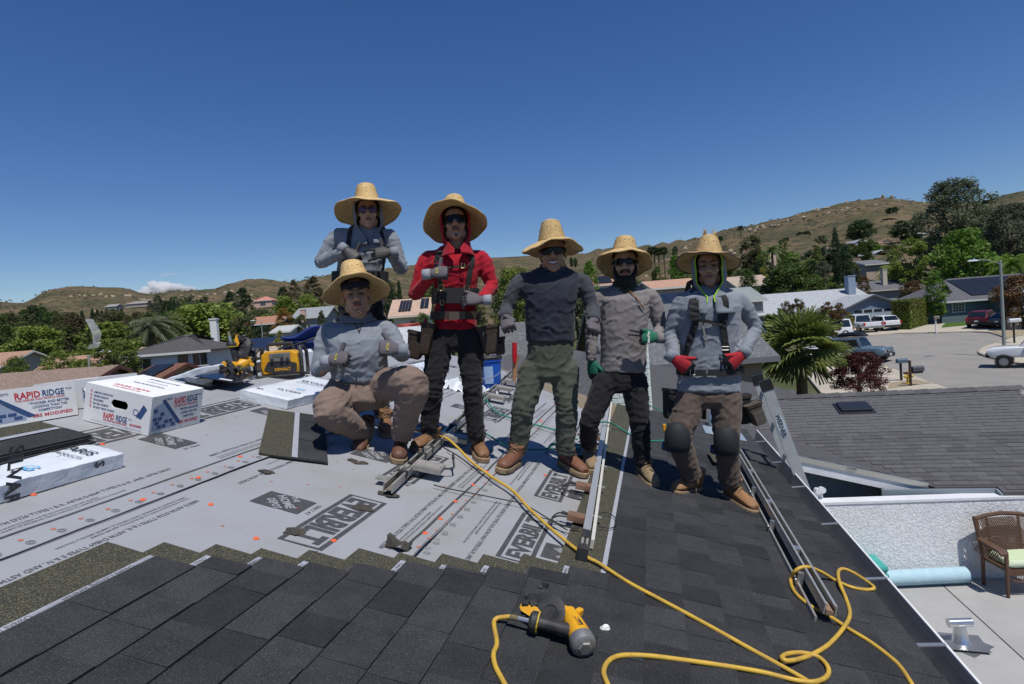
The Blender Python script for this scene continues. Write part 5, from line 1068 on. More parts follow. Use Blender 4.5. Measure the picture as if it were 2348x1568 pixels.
# ================================================================ street furniture
m_pole = mat('galvanised_pole', (.33, .36, .33), .6, .3, col2=(.28, .30, .28), scale=3); m_lamp = mat('lamp_head', (.62, .66, .68), .4)
def lamp(label, base, top, side, arm=1.5, r=.09):
    t = thing('street_lamp', label, 'street lamp', base); b = MB(); b.tube([base-Vector((0, 0, .3)), base+Vector((0, 0, .25)), Vector((base.x, base.y, top))], [r*1.3, r*1.15, r*.75], 12); b.build('pole', m_pole, t, smooth=True)
    e = Vector((base.x, base.y, top-.18)); s_ = Vector(side)
    b = MB(); b.tube(spline([e, e+s_*arm*.35+Vector((0, 0, .26)), e+s_*arm*.72+Vector((0, 0, .40)), e+s_*arm+Vector((0, 0, .38))], 5), [.035]*16, 8); b.build('arm', m_pole, t, smooth=True)
    b = MB(frame(e+s_*(arm+.28)+Vector((0, 0, .36)), s_, Vector((-s_.y, s_.x, 0)), Vector((0, 0, 1)))); b.loft([[Vector((x, y*w, z*h)) for y, z in ((-.5, 0), (.5, 0), (.4, 1), (-.4, 1))] for x, w, h in ((-.35, .12, .08), (-.15, .26, .12), (.2, .28, .11), (.38, .16, .06))]); hd_ = b.build('lamp_head', m_lamp, t, smooth=True)
    b = MB(); b.lathe([(.045, 0), (.045, .08), (.01, .1)], 10, T=Matrix.Translation(e+s_*(arm+.2)+Vector((0, 0, .47)))); b.build('photocell', mat('blue_cell', (.2, .4, .6), .4), hd_)
    b = MB(); b.lathe([(r*.8, 0), (r*.8, .06), (.02, .1)], 12, T=Matrix.Translation(Vector((base.x, base.y, top)))); b.build('pole_cap', m_pole, t)
lb = atg(*zc(2183, 815)); lamp('tall grey street lamp by the white truck at the right', lb, at(2293, 600, lb.y).z, (-1, 0, 0), 1.7, .11)
lb = hp(208, 870, 39); lamp('street lamp in front of the magnolia on the left', lb, at(204, 817, 39).z, (1, .1, 0), .75)
lb = hp(600, 754, 88); lamp('small distant street lamp beside the orange tree', lb, at(599, 737, 88).z, (-1, 0, 0), .9, .08)
def mailbox(label, base, post_h, col, boxs, pm, beam=False):
    t = thing('mailbox', label, 'mailbox', base); b = MB(); b.bb(base.x-.05, base.x+.05, base.y-.05, base.y+.05, base.z-.1, base.z+post_h); b.build('post', pm, t)
    w, h = boxs; bx_ = Vector((base.x+(w*.62 if beam else .05), base.y-.06, base.z+(post_h-.62 if beam else post_h)))
    b = MB(frame(bx_, Vector((1, 0, 0)), Vector((0, 1, 0)), Vector((0, 0, 1)))); b.loft([[Vector((x, .12*math.cos(a), h*.55+max(-.55*h, h*.45*math.sin(a)) if math.sin(a) > 0 else 0)) for a in (math.pi*k/8 for k in range(0, 9))]+[Vector((x, -.12, 0)), Vector((x, .12, 0))] for x in (-w/2, w/2)]); b.build('box', mat('mailbox_%.2f' % col[0], col, .4, .3), t)
    if beam: b = MB(); b.bb(base.x-.4, base.x+w*1.05, base.y-.12, base.y+.0, base.z+post_h-.74, base.z+post_h-.63); b.build('arm', pm, t)
    return t
m_wood = mat('dark_wood_post', (.05, .03, .02), .8)
mailbox('blue-grey mailbox on thin post by the kerb', gz_(1297, 1010), 1.05, (.10, .14, .19), (.62, .27), m_blk)
mailbox('dark grey mailbox on wooden post in front of the hydrant', gz_(1378, 1055), 1.42, (.08, .085, .10), (.62, .28), m_wood, True)
mailbox('white mailbox on thin post beside the gravel bed', gz_(2265, 688), 1.7, (.7, .7, .7), (.95, .30), m_blk)
mailbox('brown mailbox on white post beside the lawn', gz_(1595, 598), 1.35, (.22, .18, .14), (.5, .3), m_white)
hb_ = gz_(1360, 1040); t = thing('fire_hydrant', 'yellow fire hydrant behind the wooden mailbox post', 'hydrant', hb_); m_hy = mat('hydrant_yellow', (.62, .44, .06), .5, col2=(.52, .36, .05), scale=20)
b = MB(Matrix.Translation(hb_)); b.lathe([(.16, 0), (.16, .05), (.11, .07), (.11, .5), (.14, .52), (.14, .56), (.1, .66), (.04, .72), (.03, .78)], 14); b.build('barrel', m_hy, t, smooth=True)
for s_ in (-1, 1): b = MB(Matrix.Translation(hb_+Vector((0, -.02, .44)))); b.tube([(s_*.08, 0, 0), (s_*.2, 0, 0), (s_*.2, 0, 0), (s_*.24, 0, 0), (s_*.31, 0, 0)], [.075, .075, .09, .08, .02], 10); b.build('outlet_cap', m_hy, t, smooth=True)
# gate beside the hedge and low garden wall at the right edge
b0 = gz_(1590, 505); b1 = gz_(1690, 492); t = thing('gate', 'pale side gate between hedge and teal house', 'gate', b0)
for i in range(9):
    a, c = b0+(b1-b0)*(i/9), b0+(b1-b0)*((i+.94)/9); b = MB(); b.slab([a, c, c+Vector((0, 0, 1.75)), a+Vector((0, 0, 1.75))], (0, .05, 0)); b.build('board', mat('pale_gate', (.42, .42, .39), .8), t)
b0 = gz_(2238, 575); t = thing('garden_wall', 'low tan garden wall with iron fence at the right edge', 'wall', b0); b = MB(); b.bb(b0.x, b0.x+7, b0.y, b0.y+.25, b0.z-.2, b0.z+.45); b.bb(b0.x-.12, b0.x+.5, b0.y-.13, b0.y+.38, b0.z-.2, b0.z+1.35); b.build('masonry', mat('tan_block', (.36, .29, .2), .9), t)
for i in range(22): b = MB(); b.bb(b0.x+.6+i*.28, b0.x+.63+i*.28, b0.y+.1, b0.y+.13, b0.z+.45, b0.z+1.4); b.build('picket', m_blk, t)
# cloud over the left ridge
b = MB(); rn_ = np.random.RandomState(4); cc = at(372, 664, 7000)
for i in range(150):
    s_ = rn_.uniform(-1, 1); hh = (1-abs(s_+.1)**1.3)*rn_.uniform(0, 1)**1.3; q = cc+Vector((s_*330, rn_.uniform(-120, 120), -30+hh*115+s_*25)); r = rn_.uniform(22, 50)*(1.1-.5*abs(s_)); b.ball(q, (r*1.25, r, r*.72), n=10, m=6)
def volmat(name, dens):
    m = bpy.data.materials.new(name); m.use_nodes = True; t = m.node_tree; t.nodes.remove(t.nodes['Principled BSDF']); v = t.nodes.new('ShaderNodeVolumePrincipled'); v.inputs['Color'].default_value = (1, 1, 1, 1); v.inputs['Density'].default_value = dens; v.inputs['Anisotropy'].default_value = .2; t.links.new(v.outputs[0], t.nodes['Material Output'].inputs['Volume']); return m
SC.cycles.volume_bounces = 6
m_cl = volmat('cloud_white', .035)
o = b.build('cloud', m_cl, None, smooth=True, sharp=0); tag(o, 'small white cumulus cloud above the left ridge', 'cloud'); q = o.modifiers.new('r', 'REMESH'); q.mode = 'VOXEL'; q.voxel_size = 9; q.use_smooth_shade = True
tx = bpy.data.textures.new('cl', 'CLOUDS'); tx.noise_scale = 45; tx.noise_depth = 4; q = o.modifiers.new('d', 'DISPLACE'); q.texture = tx; q.strength = 32; q.mid_level = .5
b = MB(); cc = at(389, 628, 7000)
for i in range(30): s_ = rn_.uniform(-1, 1); r = rn_.uniform(9, 20); b.ball(cc+Vector((s_*110, rn_.uniform(-30, 30), rn_.uniform(-9, 9)+s_*9)), (r*2.2, r, r*.55), n=8, m=5)
m2 = volmat('cloud_wisp', .006); o = b.build('cloud', m2, None, smooth=True, sharp=0); tag(o, 'thin faint wisp of cloud above the cumulus', 'cloud'); q = o.modifiers.new('r', 'REMESH'); q.mode = 'VOXEL'; q.voxel_size = 7; q.use_smooth_shade = True
# clear plastic bag caught by the wind above the boxes
# ================================================================ things on the roof
def z6(x, y): return x*.212, 848+y*.212
def z5(x, y): return (1950+x*.34072)/1.74521, (2350+y*.34072)/1.74521
def z8(x, y): return (1200+x*.34072)/1.74521, (1650+y*.34072)/1.74521
m_wrap = mat('silver_white_wrap', (.72, .75, .78), .33, col2=(.64, .68, .73), scale=6, bump=.006, bscale=14, spec=.6)
m_card = mat('white_cardboard', (.76, .76, .75), .75, col2=(.70, .70, .69), scale=5, bump=.0008, bscale=60)
m_kraft = mat('kraft_inside', (.30, .20, .12), .9); m_redi = mat('red_ink', (.55, .03, .05), .7); m_blui = mat('blue_ink', (.035, .075, .20), .7); m_blul = mat('pale_blue_ink', (.30, .36, .47), .7); m_cyan = mat('cyan_ink', (.12, .42, .70), .6)
def softbox(u0, u1, v0, v1, n0, h, amp=.006, f=RP, nu=26, nv=12, seed=0., sag=None, rnd_=.012):
    b = MB(); vs = []; 
    def pos(a, c, t):             # a,c in 0..1 , t 0 bottom 1 top
        u, v = lerp(u0, u1, a), lerp(v0, v1, c); e = min(min(a, 1-a)*(u1-u0), min(c, 1-c)*abs(v1-v0)); k = min(1, e/rnd_)
        n = n0+h*t*(1 if t < .5 else .86+.14*math.sqrt(k)); q = amp*noise.fractal((u*9+seed, v*9, t*2), .8, 2.1, 3)
        if sag: n += sag(u, v)
        du = amp*.7*noise.noise((v*14+seed, t*3, u*5)); return f(u+du, v+amp*.7*noise.noise((u*14+seed, t*4, v*5+3)), n+q*t)
    b.grid(lambda a, c: pos(a, c, 1), nu, nv)
    for fn in (lambda a, t: pos(a, 0, t), lambda a, t: pos(1-a, 1, t), lambda a, t: pos(0, 1-a, t), lambda a, t: pos(1, a, t)): b.grid(fn, 22, 4)
    return b
def top_text(b, s_, u, v, n, sign, h, f=RP, w=None, bold=.03, mi=0, align='c', dirn='u'):
    if dirn == 'u': b.text(s_, f(u, v, n), UD*sign, -VS*sign, h, mi, bold, align=align, w=w)
    else: b.text(s_, f(u, v, n), VS*sign, UD*sign, h, mi, bold, align=align, w=w)
def bundle(label, u0, u1, v0, v1, n0, h, f=RP, seed=0., sag=None, texts=(), group='wrapped shingle bundles'):
    t = thing('shingle_bundle', label, 'bundle', f((u0+u1)/2, (v0+v1)/2, n0), group); softbox(u0, u1, v0, v1, n0, h, .007, f, seed=seed, sag=sag).build('plastic_wrap', m_wrap, t, smooth=True, sharp=50)
    if texts:
        b = MB()
        for (s_, u, v, hh, sg, mi, dn) in texts: b.text(s_, f(u, v, n0+h+.008+(sag(u, v) if sag else 0)), (UD*sg if dn == 'u' else VS*sg), (-VS*sg if dn == 'u' else UD*sg), hh, mi, .015)
        b.build('wrap_print', [m_ink, m_cyan], t)['kind'] = 'stuff'
    return t
N0 = .024
t = bundle('white-wrapped shingle bundle at the left edge, nearest the camera', 1.42, 2.42, -2.60, -2.90, N0, .085, texts=(('SILVARIS', 2.26, -2.77, .055, 1, 0, 'v'), ('ROOFING PRODUCTS', 2.20, -2.77, .022, 1, 0, 'v'), ('G', 1.98, -2.66, .06, 1, 1, 'v'), ('L', 1.94, -2.67, .06, 1, 0, 'v')))
b = MB()
for s_, u, hh in (('SILVARIS', 1.86, .06), ('ROOFING', 1.80, .03)): b.text(s_, RP(u, -2.594, .10), -ND, UD, hh, 0, .03)
b.text('S', RP(2.26, -2.594, .075), -ND, UD, .05, 0, .03); b.build('wrap_print', m_ink, t)['kind'] = 'stuff'
# opened bundle: stack of bare shingles on torn wrap
t = thing('shingle_bundle', 'opened shingle bundle at the left edge with bare dark shingles on torn wrap', 'bundle', RP(1.9, -2.95, N0), 'wrapped shingle bundles')
softbox(1.40, 2.40, -2.735, -3.05, N0, .05, .010, seed=3.).build('torn_wrap', m_wrap, t, smooth=True, sharp=50)
random.seed(9)
for i in range(8):
    b = MB(); du, dv = random.uniform(-.02, .02), random.uniform(-.01, .01); n = N0+.052+i*.0085; v0 = -2.755+dv-.006*i
    b.slab([RP(1.38+du, v0, n), RP(2.42+du, v0, n), RP(2.42+du, v0-.16, n), RP(1.38+du, v0-.16, n)], ND*.006); b.build('shingle', m_sh, t)
    b = MB(); b.slab([RP(1.38+du, v0-.16, n), RP(2.42+du, v0-.16, n), RP(2.42+du, v0-.33, n), RP(1.38+du, v0-.33, n)], ND*.005); b.build('shingle_headlap', m_shl, t)
b = MB(); b.slab([RP(1.38, -2.96, N0+.122), RP(2.40, -2.96, N0+.122), RP(2.40, -2.99, N0+.122), RP(1.38, -2.99, N0+.122)], ND*.0012); b.build('nailing_strip', m_strip, t)
b = softbox(1.5, 2.36, -2.725, -2.765, N0+.03, .035, .012, seed=8., nu=30, nv=4); b.build('torn_wrap_fold', m_wrap, t, smooth=True)
b = MB(); b.text('AR', RP(1.72, -2.722, .085), -ND, UD, .06, 0, .03); b.text('IL', RP(2.15, -2.722, .085), -ND, UD, .05, 0, .03); b.build('wrap_print', m_ink, t)['kind'] = 'stuff'
# --- ridge-cap cartons
def face_ridge(t, O, X, Y, w, h):       # large side print; O lower-left corner, slightly proud
    b = MB(); P = lambda x, y: O+X*x*w+Y*y*h
    b.poly([P(.02, .06), P(.50, .06), P(.50, .20), P(.22, .86), P(.02, .72)], 2)
    for i in range(7):
        for j in range(5):
            x0, y0 = .03+.09*i+(.04 if j % 2 else 0), .10+.12*j
            if (i+2*j) % 3 and x0+.08 < .50-.42*max(0, (y0+.1-.2))/.66+.0: b.add([P(x0, y0)+Z_, P(x0+.075, y0)+Z_, P(x0+.075, y0+.10)+Z_, P(x0, y0+.10)+Z_], [(0, 1, 2, 3)], 3)
    b.poly([P(.17, .90), P(.23, .93), P(.60, .14), P(.52, .12)], 1)
    b.text('RAPID', P(.42, .72), X, Y, h*.20, 0, .025, align='l', w=w*.24); b.text('RIDGE', P(.68, .72), X, Y, h*.20, 1, .025, align='l', w=w*.22); b.text('PLUS', P(.92, .86), X, Y, h*.06, 1, .02, align='l', w=w*.06)
    b.text('8" WIDTH', P(.30, .88), X, Y, h*.07, 1, .02, align='c', w=w*.14); b.text('THE HIGHER HIGH PROFILE RIDGE', P(.42, .63), X, Y, h*.06, 0, .02, align='l', w=w*.48)
    for i, s_ in enumerate(('"THICKER AND BETTER', 'LOOKING THAN THE', 'COMPETITION"')): b.text(s_, P(.74, .50-.12*i), X, Y, h*.075, 1, .02, w=w*(.40 if i == 0 else .34 if i == 1 else .24))
    b.text('SBS MODIFIED', P(.76, .09), X, Y, h*.10, 0, .02, w=w*.40); b.build('carton_print', [m_redi, m_blui, m_blul, m_blui], t)['kind'] = 'stuff'
def face_end(t, O, X, Y, w, h):
    b = MB(); P = lambda x, y: O+X*x*w+Y*y*h
    for i, s_ in enumerate(('LAMINATED CONSTRUCTION', 'LIFETIME WARRANTY', 'SBS MODIFIED', 'SELF SEAL ADHESIVE', 'THE HEAVY WEIGHT OF RIDGES')):
        b.text(s_, P(.12, .80-.105*i), X, Y, h*.055, 1, .02, align='l', w=w*(.30, .24, .16, .24, .34)[i]); b.text('V', P(.06, .80-.105*i), X, Y, h*.075, 0, .03, align='l')
    b.text('RAPID', P(.30, .16), X, Y, h*.17, 0, .025, align='l', w=w*.17); b.text('RIDGE', P(.50, .16), X, Y, h*.17, 1, .025, align='l', w=w*.17); b.text('THE HIGHER HIGH PROFILE RIDGE', P(.30, .09), X, Y, h*.05, 0, .02, align='l', w=w*.37); b.text('SBS MODIFIED', P(.72, .12), X, Y, h*.06, 0, .03, align='l', w=w*.18); b.text('PLUS', P(.69, .27), X, Y, h*.04, 1, .01, align='l')
    b.poly([P(.80, .40), P(.88, .36), P(.96, .66), P(.90, .78)], 1); b.loft([[P(.79+r*.6*math.cos(a), .52+r*math.sin(a)*1.3) for a in np.linspace(0, 2*math.pi, 17)[:-1]] for r in (.055, .07)], 1, caps=False)
    b.text('THE RAPID RIDGE PRODUCT IS PROTECTED BY UNITED STATES PATENTS', P(.5, .025), X, Y, h*.022, 1, 0, w=w*.8); b.build('carton_print', [m_redi, m_blui], t)['kind'] = 'stuff'
def carton(label, T, w, d, h, front=True, end=True, hole=True):
    # local: x along the big side (w), y depth away (d), z up; big side faces -y, hand-hole end faces -x
    global Z_
    t = thing('carton', label, 'box', T @ Vector((w/2, d/2, 0)), 'ridge-cap cartons'); b = MB(T); th = .006
    b.bb(0, w, 0, th, 0, h); b.bb(0, w, d-th, d, 0, h); b.bb(w-th, w, th, d-th, 0, h); b.bb(th, w-th, th, d-th, 0, th); b.bb(0, w, 0, d, h, h+.004)
    hw_, hz0, hz1 = .058, h*.52, h*.74; yc = d*.47
    if hole:
        n = 10; L_ = []; R_l = []
        for (y0, y1, z0, z1) in ((0, yc-hw_, 0, h), (yc+hw_, d, 0, h), (yc-hw_, yc+hw_, 0, hz0), (yc-hw_, yc+hw_, hz1, h)): b.bb(0, th, max(y0, th), min(y1, d-th), z0, z1)
        r = (hz1-hz0)/2                # rounded ends of the hole
        for sg in (-1, 1):
            cy = yc+sg*(hw_-r)
            for q in range(6):
                a0, a1 = math.pi/2*q/6, math.pi/2*(q+1)/6
                for zs in (-1, 1): b.slab([(0, cy+sg*r*math.sin(a0), (hz0+hz1)/2+zs*r*math.cos(a0)), (0, cy+sg*r*math.sin(a1), (hz0+hz1)/2+zs*r*math.cos(a1)), (0, cy+sg*r*math.sin(a1), (hz0+hz1)/2+zs*r), (0, cy+sg*r*math.sin(a0), (hz0+hz1)/2+zs*r)], (th, 0, 0))
    else: b.bb(0, th, th, d-th, 0, h)
    b.build('carton_body', m_card, t)
    b = MB(T); b.bb(.03, w-.03, .03, d-.03, .01, h*.45); b.build('carton_contents', mat('dark_contents', (.03, .03, .03), .9), t)
    R3 = T.to_3x3(); X, Y, Zv = R3 @ Vector((1, 0, 0)), R3 @ Vector((0, 1, 0)), R3 @ Vector((0, 0, 1))
    Z_ = -Y*.0006
    if front: face_ridge(t, T @ Vector((.008, -.0012, .008)), X, Zv, w-.016, h-.016)
    if end: face_end(t, T @ Vector((-.0012, d-.008, .008)), -Y, Zv, d-.016, h-.012)
    b = MB(); o_ = T @ Vector((w/2, d/2, h+.0048))
    for i, (s_, dx, hh, mi) in enumerate((('20 LN FT COVERAGE', .15, .026, 1), ('MANUFACTURED BY', .08, .012, 1), ('INSTALLATION INSTRUCTIONS', .02, .022, 1), ('RAPID RIDGE', -.10, .03, 0), ('SBS MODIFIED PLUS', -.15, .016, 0))): b.text(s_, o_+X*dx, Y, -X, hh, mi, .02, w=.22 if i in (0, 2) else None)
    b.build('carton_print', [m_redi, m_blui], t)['kind'] = 'stuff'
    return t
def cT(u, v, n, yaw=0., tilt=0.):       # carton frame: x along +u, y up-slope (-v), z normal
    x = UD*math.cos(yaw)-VS*math.sin(yaw); y = ND.cross(x); z = ND
    y2 = y*math.cos(tilt)+z*math.sin(tilt); z2 = z*math.cos(tilt)-y*math.sin(tilt); return frame(RP(u, v, n), x, y2, z2)
carton('white ridge-shingle carton with hand hole, nearest and largest', cT(2.875, -2.885, N0, .02), .415, .46, .225)
carton('white ridge-shingle carton tilted at the left edge of the roof', cT(2.32, -3.44, N0+.004, -.03, -.32), .60, .36, .195, hole=False, end=False)
carton('white ridge-shingle carton behind the nearest one, mostly hidden', cT(3.03, -3.52, N0+.004, .0, -.28), .44, .36, .175, hole=False, end=False)
b = MB(); P0 = atr(*z6(830, 400), .1)   # torn cardboard flap between the cartons
b.grid(lambda a, c: RP(2.93+.12*a, -3.42+.16*c, N0+.03+.13*(1-c)+.03*math.sin(a*3)), 8, 8); o = b.build('cardboard_flap', [mat('grey_torn_card', (.36, .34, .30), .9, col2=(.55, .53, .5), scale=12)], None, smooth=True, solid=.003); tag(o, 'torn grey cardboard flap between the cartons', 'cardboard')
# --- more wrapped bundles
bundle('white-wrapped shingle bundle in the middle of the roof beside the squatting man', 4.02, 4.98, -2.745, -3.15, N0, .08, seed=5., texts=(('SILVARIS', 4.66, -2.92, .05, 1, 0, 'v'), ('ROOFING PRODUCTS', 4.60, -2.92, .02, 1, 0, 'v'), ('G5', 4.85, -2.83, .05, 1, 1, 'v'), ('SILVARIS', 4.22, -2.88, .04, 1, 0, 'v'), ('G5', 4.35, -2.86, .045, 1, 1, 'v'), ('MA', 4.10, -3.05, .03, 1, 0, 'v')))
def RG(u, v, n=0.):               # over the ridge: far slope below VR
    if v >= VR: return RP(u, v, n)
    p = RP(u, VR); d = VR-v; q = p-VD*d; q.z = p.z-TAN*d; return q+Vector((0, 0, n))
bundle('silver-wrapped shingle bundle sagging over the ridge behind the black panels', 4.18, 5.16, -3.66, -4.02, N0+.05, .085, f=RG, seed=7., sag=lambda u, v: .055+.012*math.sin((u-4.18)*5), texts=(('AR', 4.75, -3.75, .06, 1, 0, 'v'), ('G', 5.0, -3.75, .06, 1, 1, 'v')))
bundle('second silver-wrapped bundle drooping below the sagging one', 4.02, 5.0, -3.60, -3.95, N0-.005, .06, f=RG, seed=9., sag=lambda u, v: .008*math.sin((u-4.05)*4))
bundle('white-wrapped bundle behind the yellow radio', 5.65, 6.6, -3.15, -3.5, N0, .13, seed=10.); bundle('white-wrapped bundle glimpsed between the squatting man and the tool pouch', 6.3, 7.2, -2.55, -2.9, N0, .08, seed=11., texts=(('SILVARIS', 6.6, -2.72, .05, 1, 0, 'v'),))
bundle('white-wrapped bundle behind the upright coil nailer', 5.3, 5.9, -3.62, -3.95, N0, .24, f=RG, seed=12.)
# --- black glossy panels
for i, (u, v, a, lab) in enumerate(((4.30, -3.50, .25, 'upper'), (4.24, -3.60, .05, 'lower'))):
    b = MB(roofT(u, v, N0+.075-.05*i, a)); b.bb(-.2, .2, -.16, .16, 0, .006); t = thing('black_panel', lab+' black glossy flashing panel lying by the tools', 'panel', RP(u, v, N0), 'black flashing panels'); b.build('sheet', mat('gloss_black_sheet', (.01, .012, .02), .12, spec=.6), t)
    if i == 0: b = MB(roofT(u, v, N0+.0815, a)); b.bb(-.17, -.135, -.12, -.02, 0, .0006); b.build('label', m_card, t)
# --- jobsite radio
ru, rv = ruv(648, 868); rT = frame(RP(ru, rv, N0)+UD*.0, VD*.94+UD*.34, UD*.94-VD*.34, Vector((0, 0, 1))); t = thing('jobsite_radio', 'yellow and black jobsite radio with roll cage', 'radio', RP(ru, rv, N0))
m_yel = mat('tool_yellow', (.72, .36, .015), .45, col2=(.62, .30, .015), scale=15); m_blkp = mat('black_rubber', (.02, .02, .022), .6, col2=(.045, .045, .045), scale=20)
b = MB(rT); b.loft([[Vector((x*sx, y, z*1.0)) for x, z in ((-.16, .03), (.16, .03), (.175, .10), (.165, .21), (.12, .245), (-.12, .245), (-.165, .21), (-.175, .10))] for y, sx in ((-.09, .92), (-.075, 1), (.09, 1), (.105, .92))]); b.build('case', m_yel, t, bevel=.008)
b = MB(rT); b.slab([(-.06, -.097, .03), (.15, -.097, .03), (.16, -.097, .12), (.06, -.097, .15), (-.10, -.097, .15), (-.14, -.097, .08)], (0, .01, 0)); b.build('speaker_panel', m_blkp, t)
b = MB(rT); b.bb(-.085, .105, -.104, -.088, .145, .225); f_ = b.build('control_panel', mat('dusty_control', (.16, .15, .14), .6), t, bevel=.006)
for x in (-.06, .08, .03): b = MB(rT); b.lathe([(.016, 0), (.014, .014)], 12, T=Matrix.Translation((x, -.104, .165)) @ Matrix.Rotation(math.pi/2, 4, 'X')); b.build('knob', m_blkp, f_)
b = MB(rT); b.bb(-.05, .05, -.106, -.10, .185, .215); b.build('display', mat('lcd', (.10, .12, .11), .3), f_)
b = MB(); b.text('DEWALT', rT @ Vector((.03, -.099, .06)), rT.to_3x3() @ Vector((1, 0, 0)), Vector((0, 0, 1)), .026, 0, .04); b.build('badge', m_yel, t)
for x in (-.21, .21):
    b = MB(rT); b.tube([(x, -.11, .0), (x, -.13, .05), (x, -.12, .22), (x*.9, -.08, .27), (x*.9, .08, .27), (x, .11, .22), (x, .12, .05), (x, .10, .0)], .018, 8); b.build('cage_bar', m_blkp, t, smooth=True)
b = MB(rT); b.tube([(-.12, 0, .25), (-.11, 0, .31), (.11, 0, .31), (.12, 0, .25)], .017, 8); b.build('handle', m_blkp, t, smooth=True)
for y in (-.11, .10):
    b = MB(rT); b.tube([(-.21, y, .01), (.21, y, .01)], .015, 8); b.build('foot_bar', m_blkp, t, smooth=True)
# --- two coil nailers by the ridge
def coil_nailer(label, T, group='coil nailers'):
    """x: handle runs from -x (hose end) to the body at +x; z up"""
    t = thing('coil_nailer', label, 'nail gun', T @ Vector((0, 0, 0)), group)
    m_cap_ = mat('grey_cast_cap', (.36, .35, .34), .45, .6, col2=(.25, .24, .23), scale=25)
    A = lambda x, y, z: Vector((x, y, z))
    b = MB(T); b.tube([A(.03, .088, .066), A(.055, .035, .062), A(.075, .0, .056), A(.092, -.030, .050)], [.026, .034, .038, .040], 12); b.build('body', m_yel, t, smooth=True)
    for dx, dy in ((.012, .07), (.062, .085)): b = MB(T); b.box(A(dx+.004, dy, .078), (.022, .03, .028), R=Matrix.Rotation(-.45, 3, 'Z')); b.build('boss', m_yel, t, bevel=.005)
    b = MB(T); b.tube([A(.090, -.026, .050), A(.100, -.046, .046), A(.106, -.060, .044), A(.110, -.067, .043)], [.043, .045, .042, .030], 14); c = b.build('end_cap', m_cap_, t, smooth=True)
    b = MB(T); b.tube([A(.109, -.066, .043), A(.1125, -.0725, .042)], [.026, .022], 6); b.build('exhaust_plate', m_cap_, c)
    for a in (0, 2.1, 4.2): b = MB(T); b.ball(A(.092+.04*math.cos(a), -.026+.01, .050+.036*math.sin(a)), .006, n=8, m=5); b.build('bolt', m_blkp, c, smooth=True)
    b = MB(T); b.tube([A(-.075, -.005, .05), A(-.045, -.004, .05), A(.02, -.004, .052), A(.075, -.004, .054)], [.024, .021, .022, .026], 12); hn_ = b.build('handle', m_blkp, t, smooth=True)
    for i in range(9): b = MB(T); b.lathe([(.0232, -.0018), (.0232, .0018)], 12, T=Matrix.Translation(A(-.025+i*.009, -.004, .0515)) @ Matrix.Rotation(math.pi/2, 4, 'Y')); b.build('grip_ridge', m_blkp, hn_)
    b = MB(T); b.tube([A(-.095, -.006, .048), A(-.085, -.006, .048), A(-.068, -.005, .05), A(-.06, -.005, .05)], [.026, .036, .036, .03], 14); b.build('exhaust_ring', m_blkp, t, smooth=True)
    b = MB(T); b.tube([A(-.066, -.005, .05), A(-.061, -.005, .05)], [.0375, .0375], 14); b.build('warning_band', mat('band_yellow', (.45, .33, .02), .5), t)
    b = MB(T); b.tube([A(-.165, .0, .038), A(-.135, -.002, .042)], .0095, 8); b.build('hose_coupling', mat('brass', (.45, .34, .16), .35, .8), t, smooth=True)
    b = MB(T); b.tube([A(-.137, -.002, .042), A(-.095, -.005, .046)], .0085, 8); b.build('plug', m_al, t, smooth=True)
    b = MB(T); b.lathe([(.046, -.030), (.058, -.026), (.060, .026), (.050, .030), (.026, .031), (.026, .024)], 24, T=frame(A(-.052, .066, .060), A(.30, .80, .52).normalized().cross(A(0, 0, 1)).normalized(), (A(.62, -.70, .35).normalized()).cross(A(.30, .80, .52).normalized().cross(A(0, 0, 1)).normalized()).normalized(), A(.62, -.70, .35).normalized())); b.build('coil_magazine', m_blkp, t, smooth=True)
    b = MB(T); b.slab([A(-.145, .045, .058), A(-.135, .035, .05), A(-.078, .008, .048), A(-.066, .018, .058), A(-.085, .03, .066)], A(.004, .012, .014)); b.build('guard', m_yel, t, bevel=.003)
    for i, (x, y, z, r) in enumerate(((-.125, .055, .07, .014), (-.10, .06, .075, .016), (-.13, .085, .085, .012), (-.075, .125, .125, .013), (-.088, .12, .115, .009), (.0, .10, .06, .018), (.015, .12, .065, .016), (-.012, .125, .07, .013), (.02, .075, .045, .014), (-.02, .11, .05, .012))):
        b = MB(T); b.box((x, y, z), (r*1.9, r*1.5, r*1.3), R=Matrix.Rotation(i*.9, 3, 'Z') @ Matrix.Rotation(i*.6, 3, 'X')); b.build('latch', m_blkp, t, bevel=.003)
    b = MB(T); b.tube([A(.005, .085, .05), A(-.03, .13, .045), A(-.04, .145, .045)], [.016, .011, .008], 8); b.build('nose', m_blkp, t, smooth=True)
    b = MB(T); o_ = A(.074, .012, .0935); b.slab([o_+A(-.022, .010, -.002), o_+A(.004, -.032, -.002), o_+A(.016, -.026, -.001), o_+A(-.010, .016, -.001)], A(0, 0, .002)); lb_ = b.build('badge', m_blkp, t)
    b = MB(); R3 = T.to_3x3(); xd = (R3 @ A(.026, -.042, 0)).normalized(); yd = R3 @ A(.84, .53, 0); b.text('DEWALT', T @ (o_+A(-.0045, -.009, .0008)), -xd, -yd, .009, 0, .03); b.build('badge_print', m_yel, t)
    return t
gu_, gv_ = ruv(*z5(760, 715)); gT = frame(RP(gu_, gv_, LAY+.004), VS, UD, ND)
coil_nailer('yellow and black coil nailer lying on the finished shingles in the foreground', gT)
nu_, nv_ = ruv(*[(500+1330*.3407)/1.745, (1250+810*.3407)/1.745]); coil_nailer('yellow coil nailer lying in front of the jobsite radio', frame(RP(nu_, nv_, N0+.02), VS, UD, ND) @ Matrix.Rotation(2.6, 4, 'Z') @ Matrix.Scale(1.25, 4))
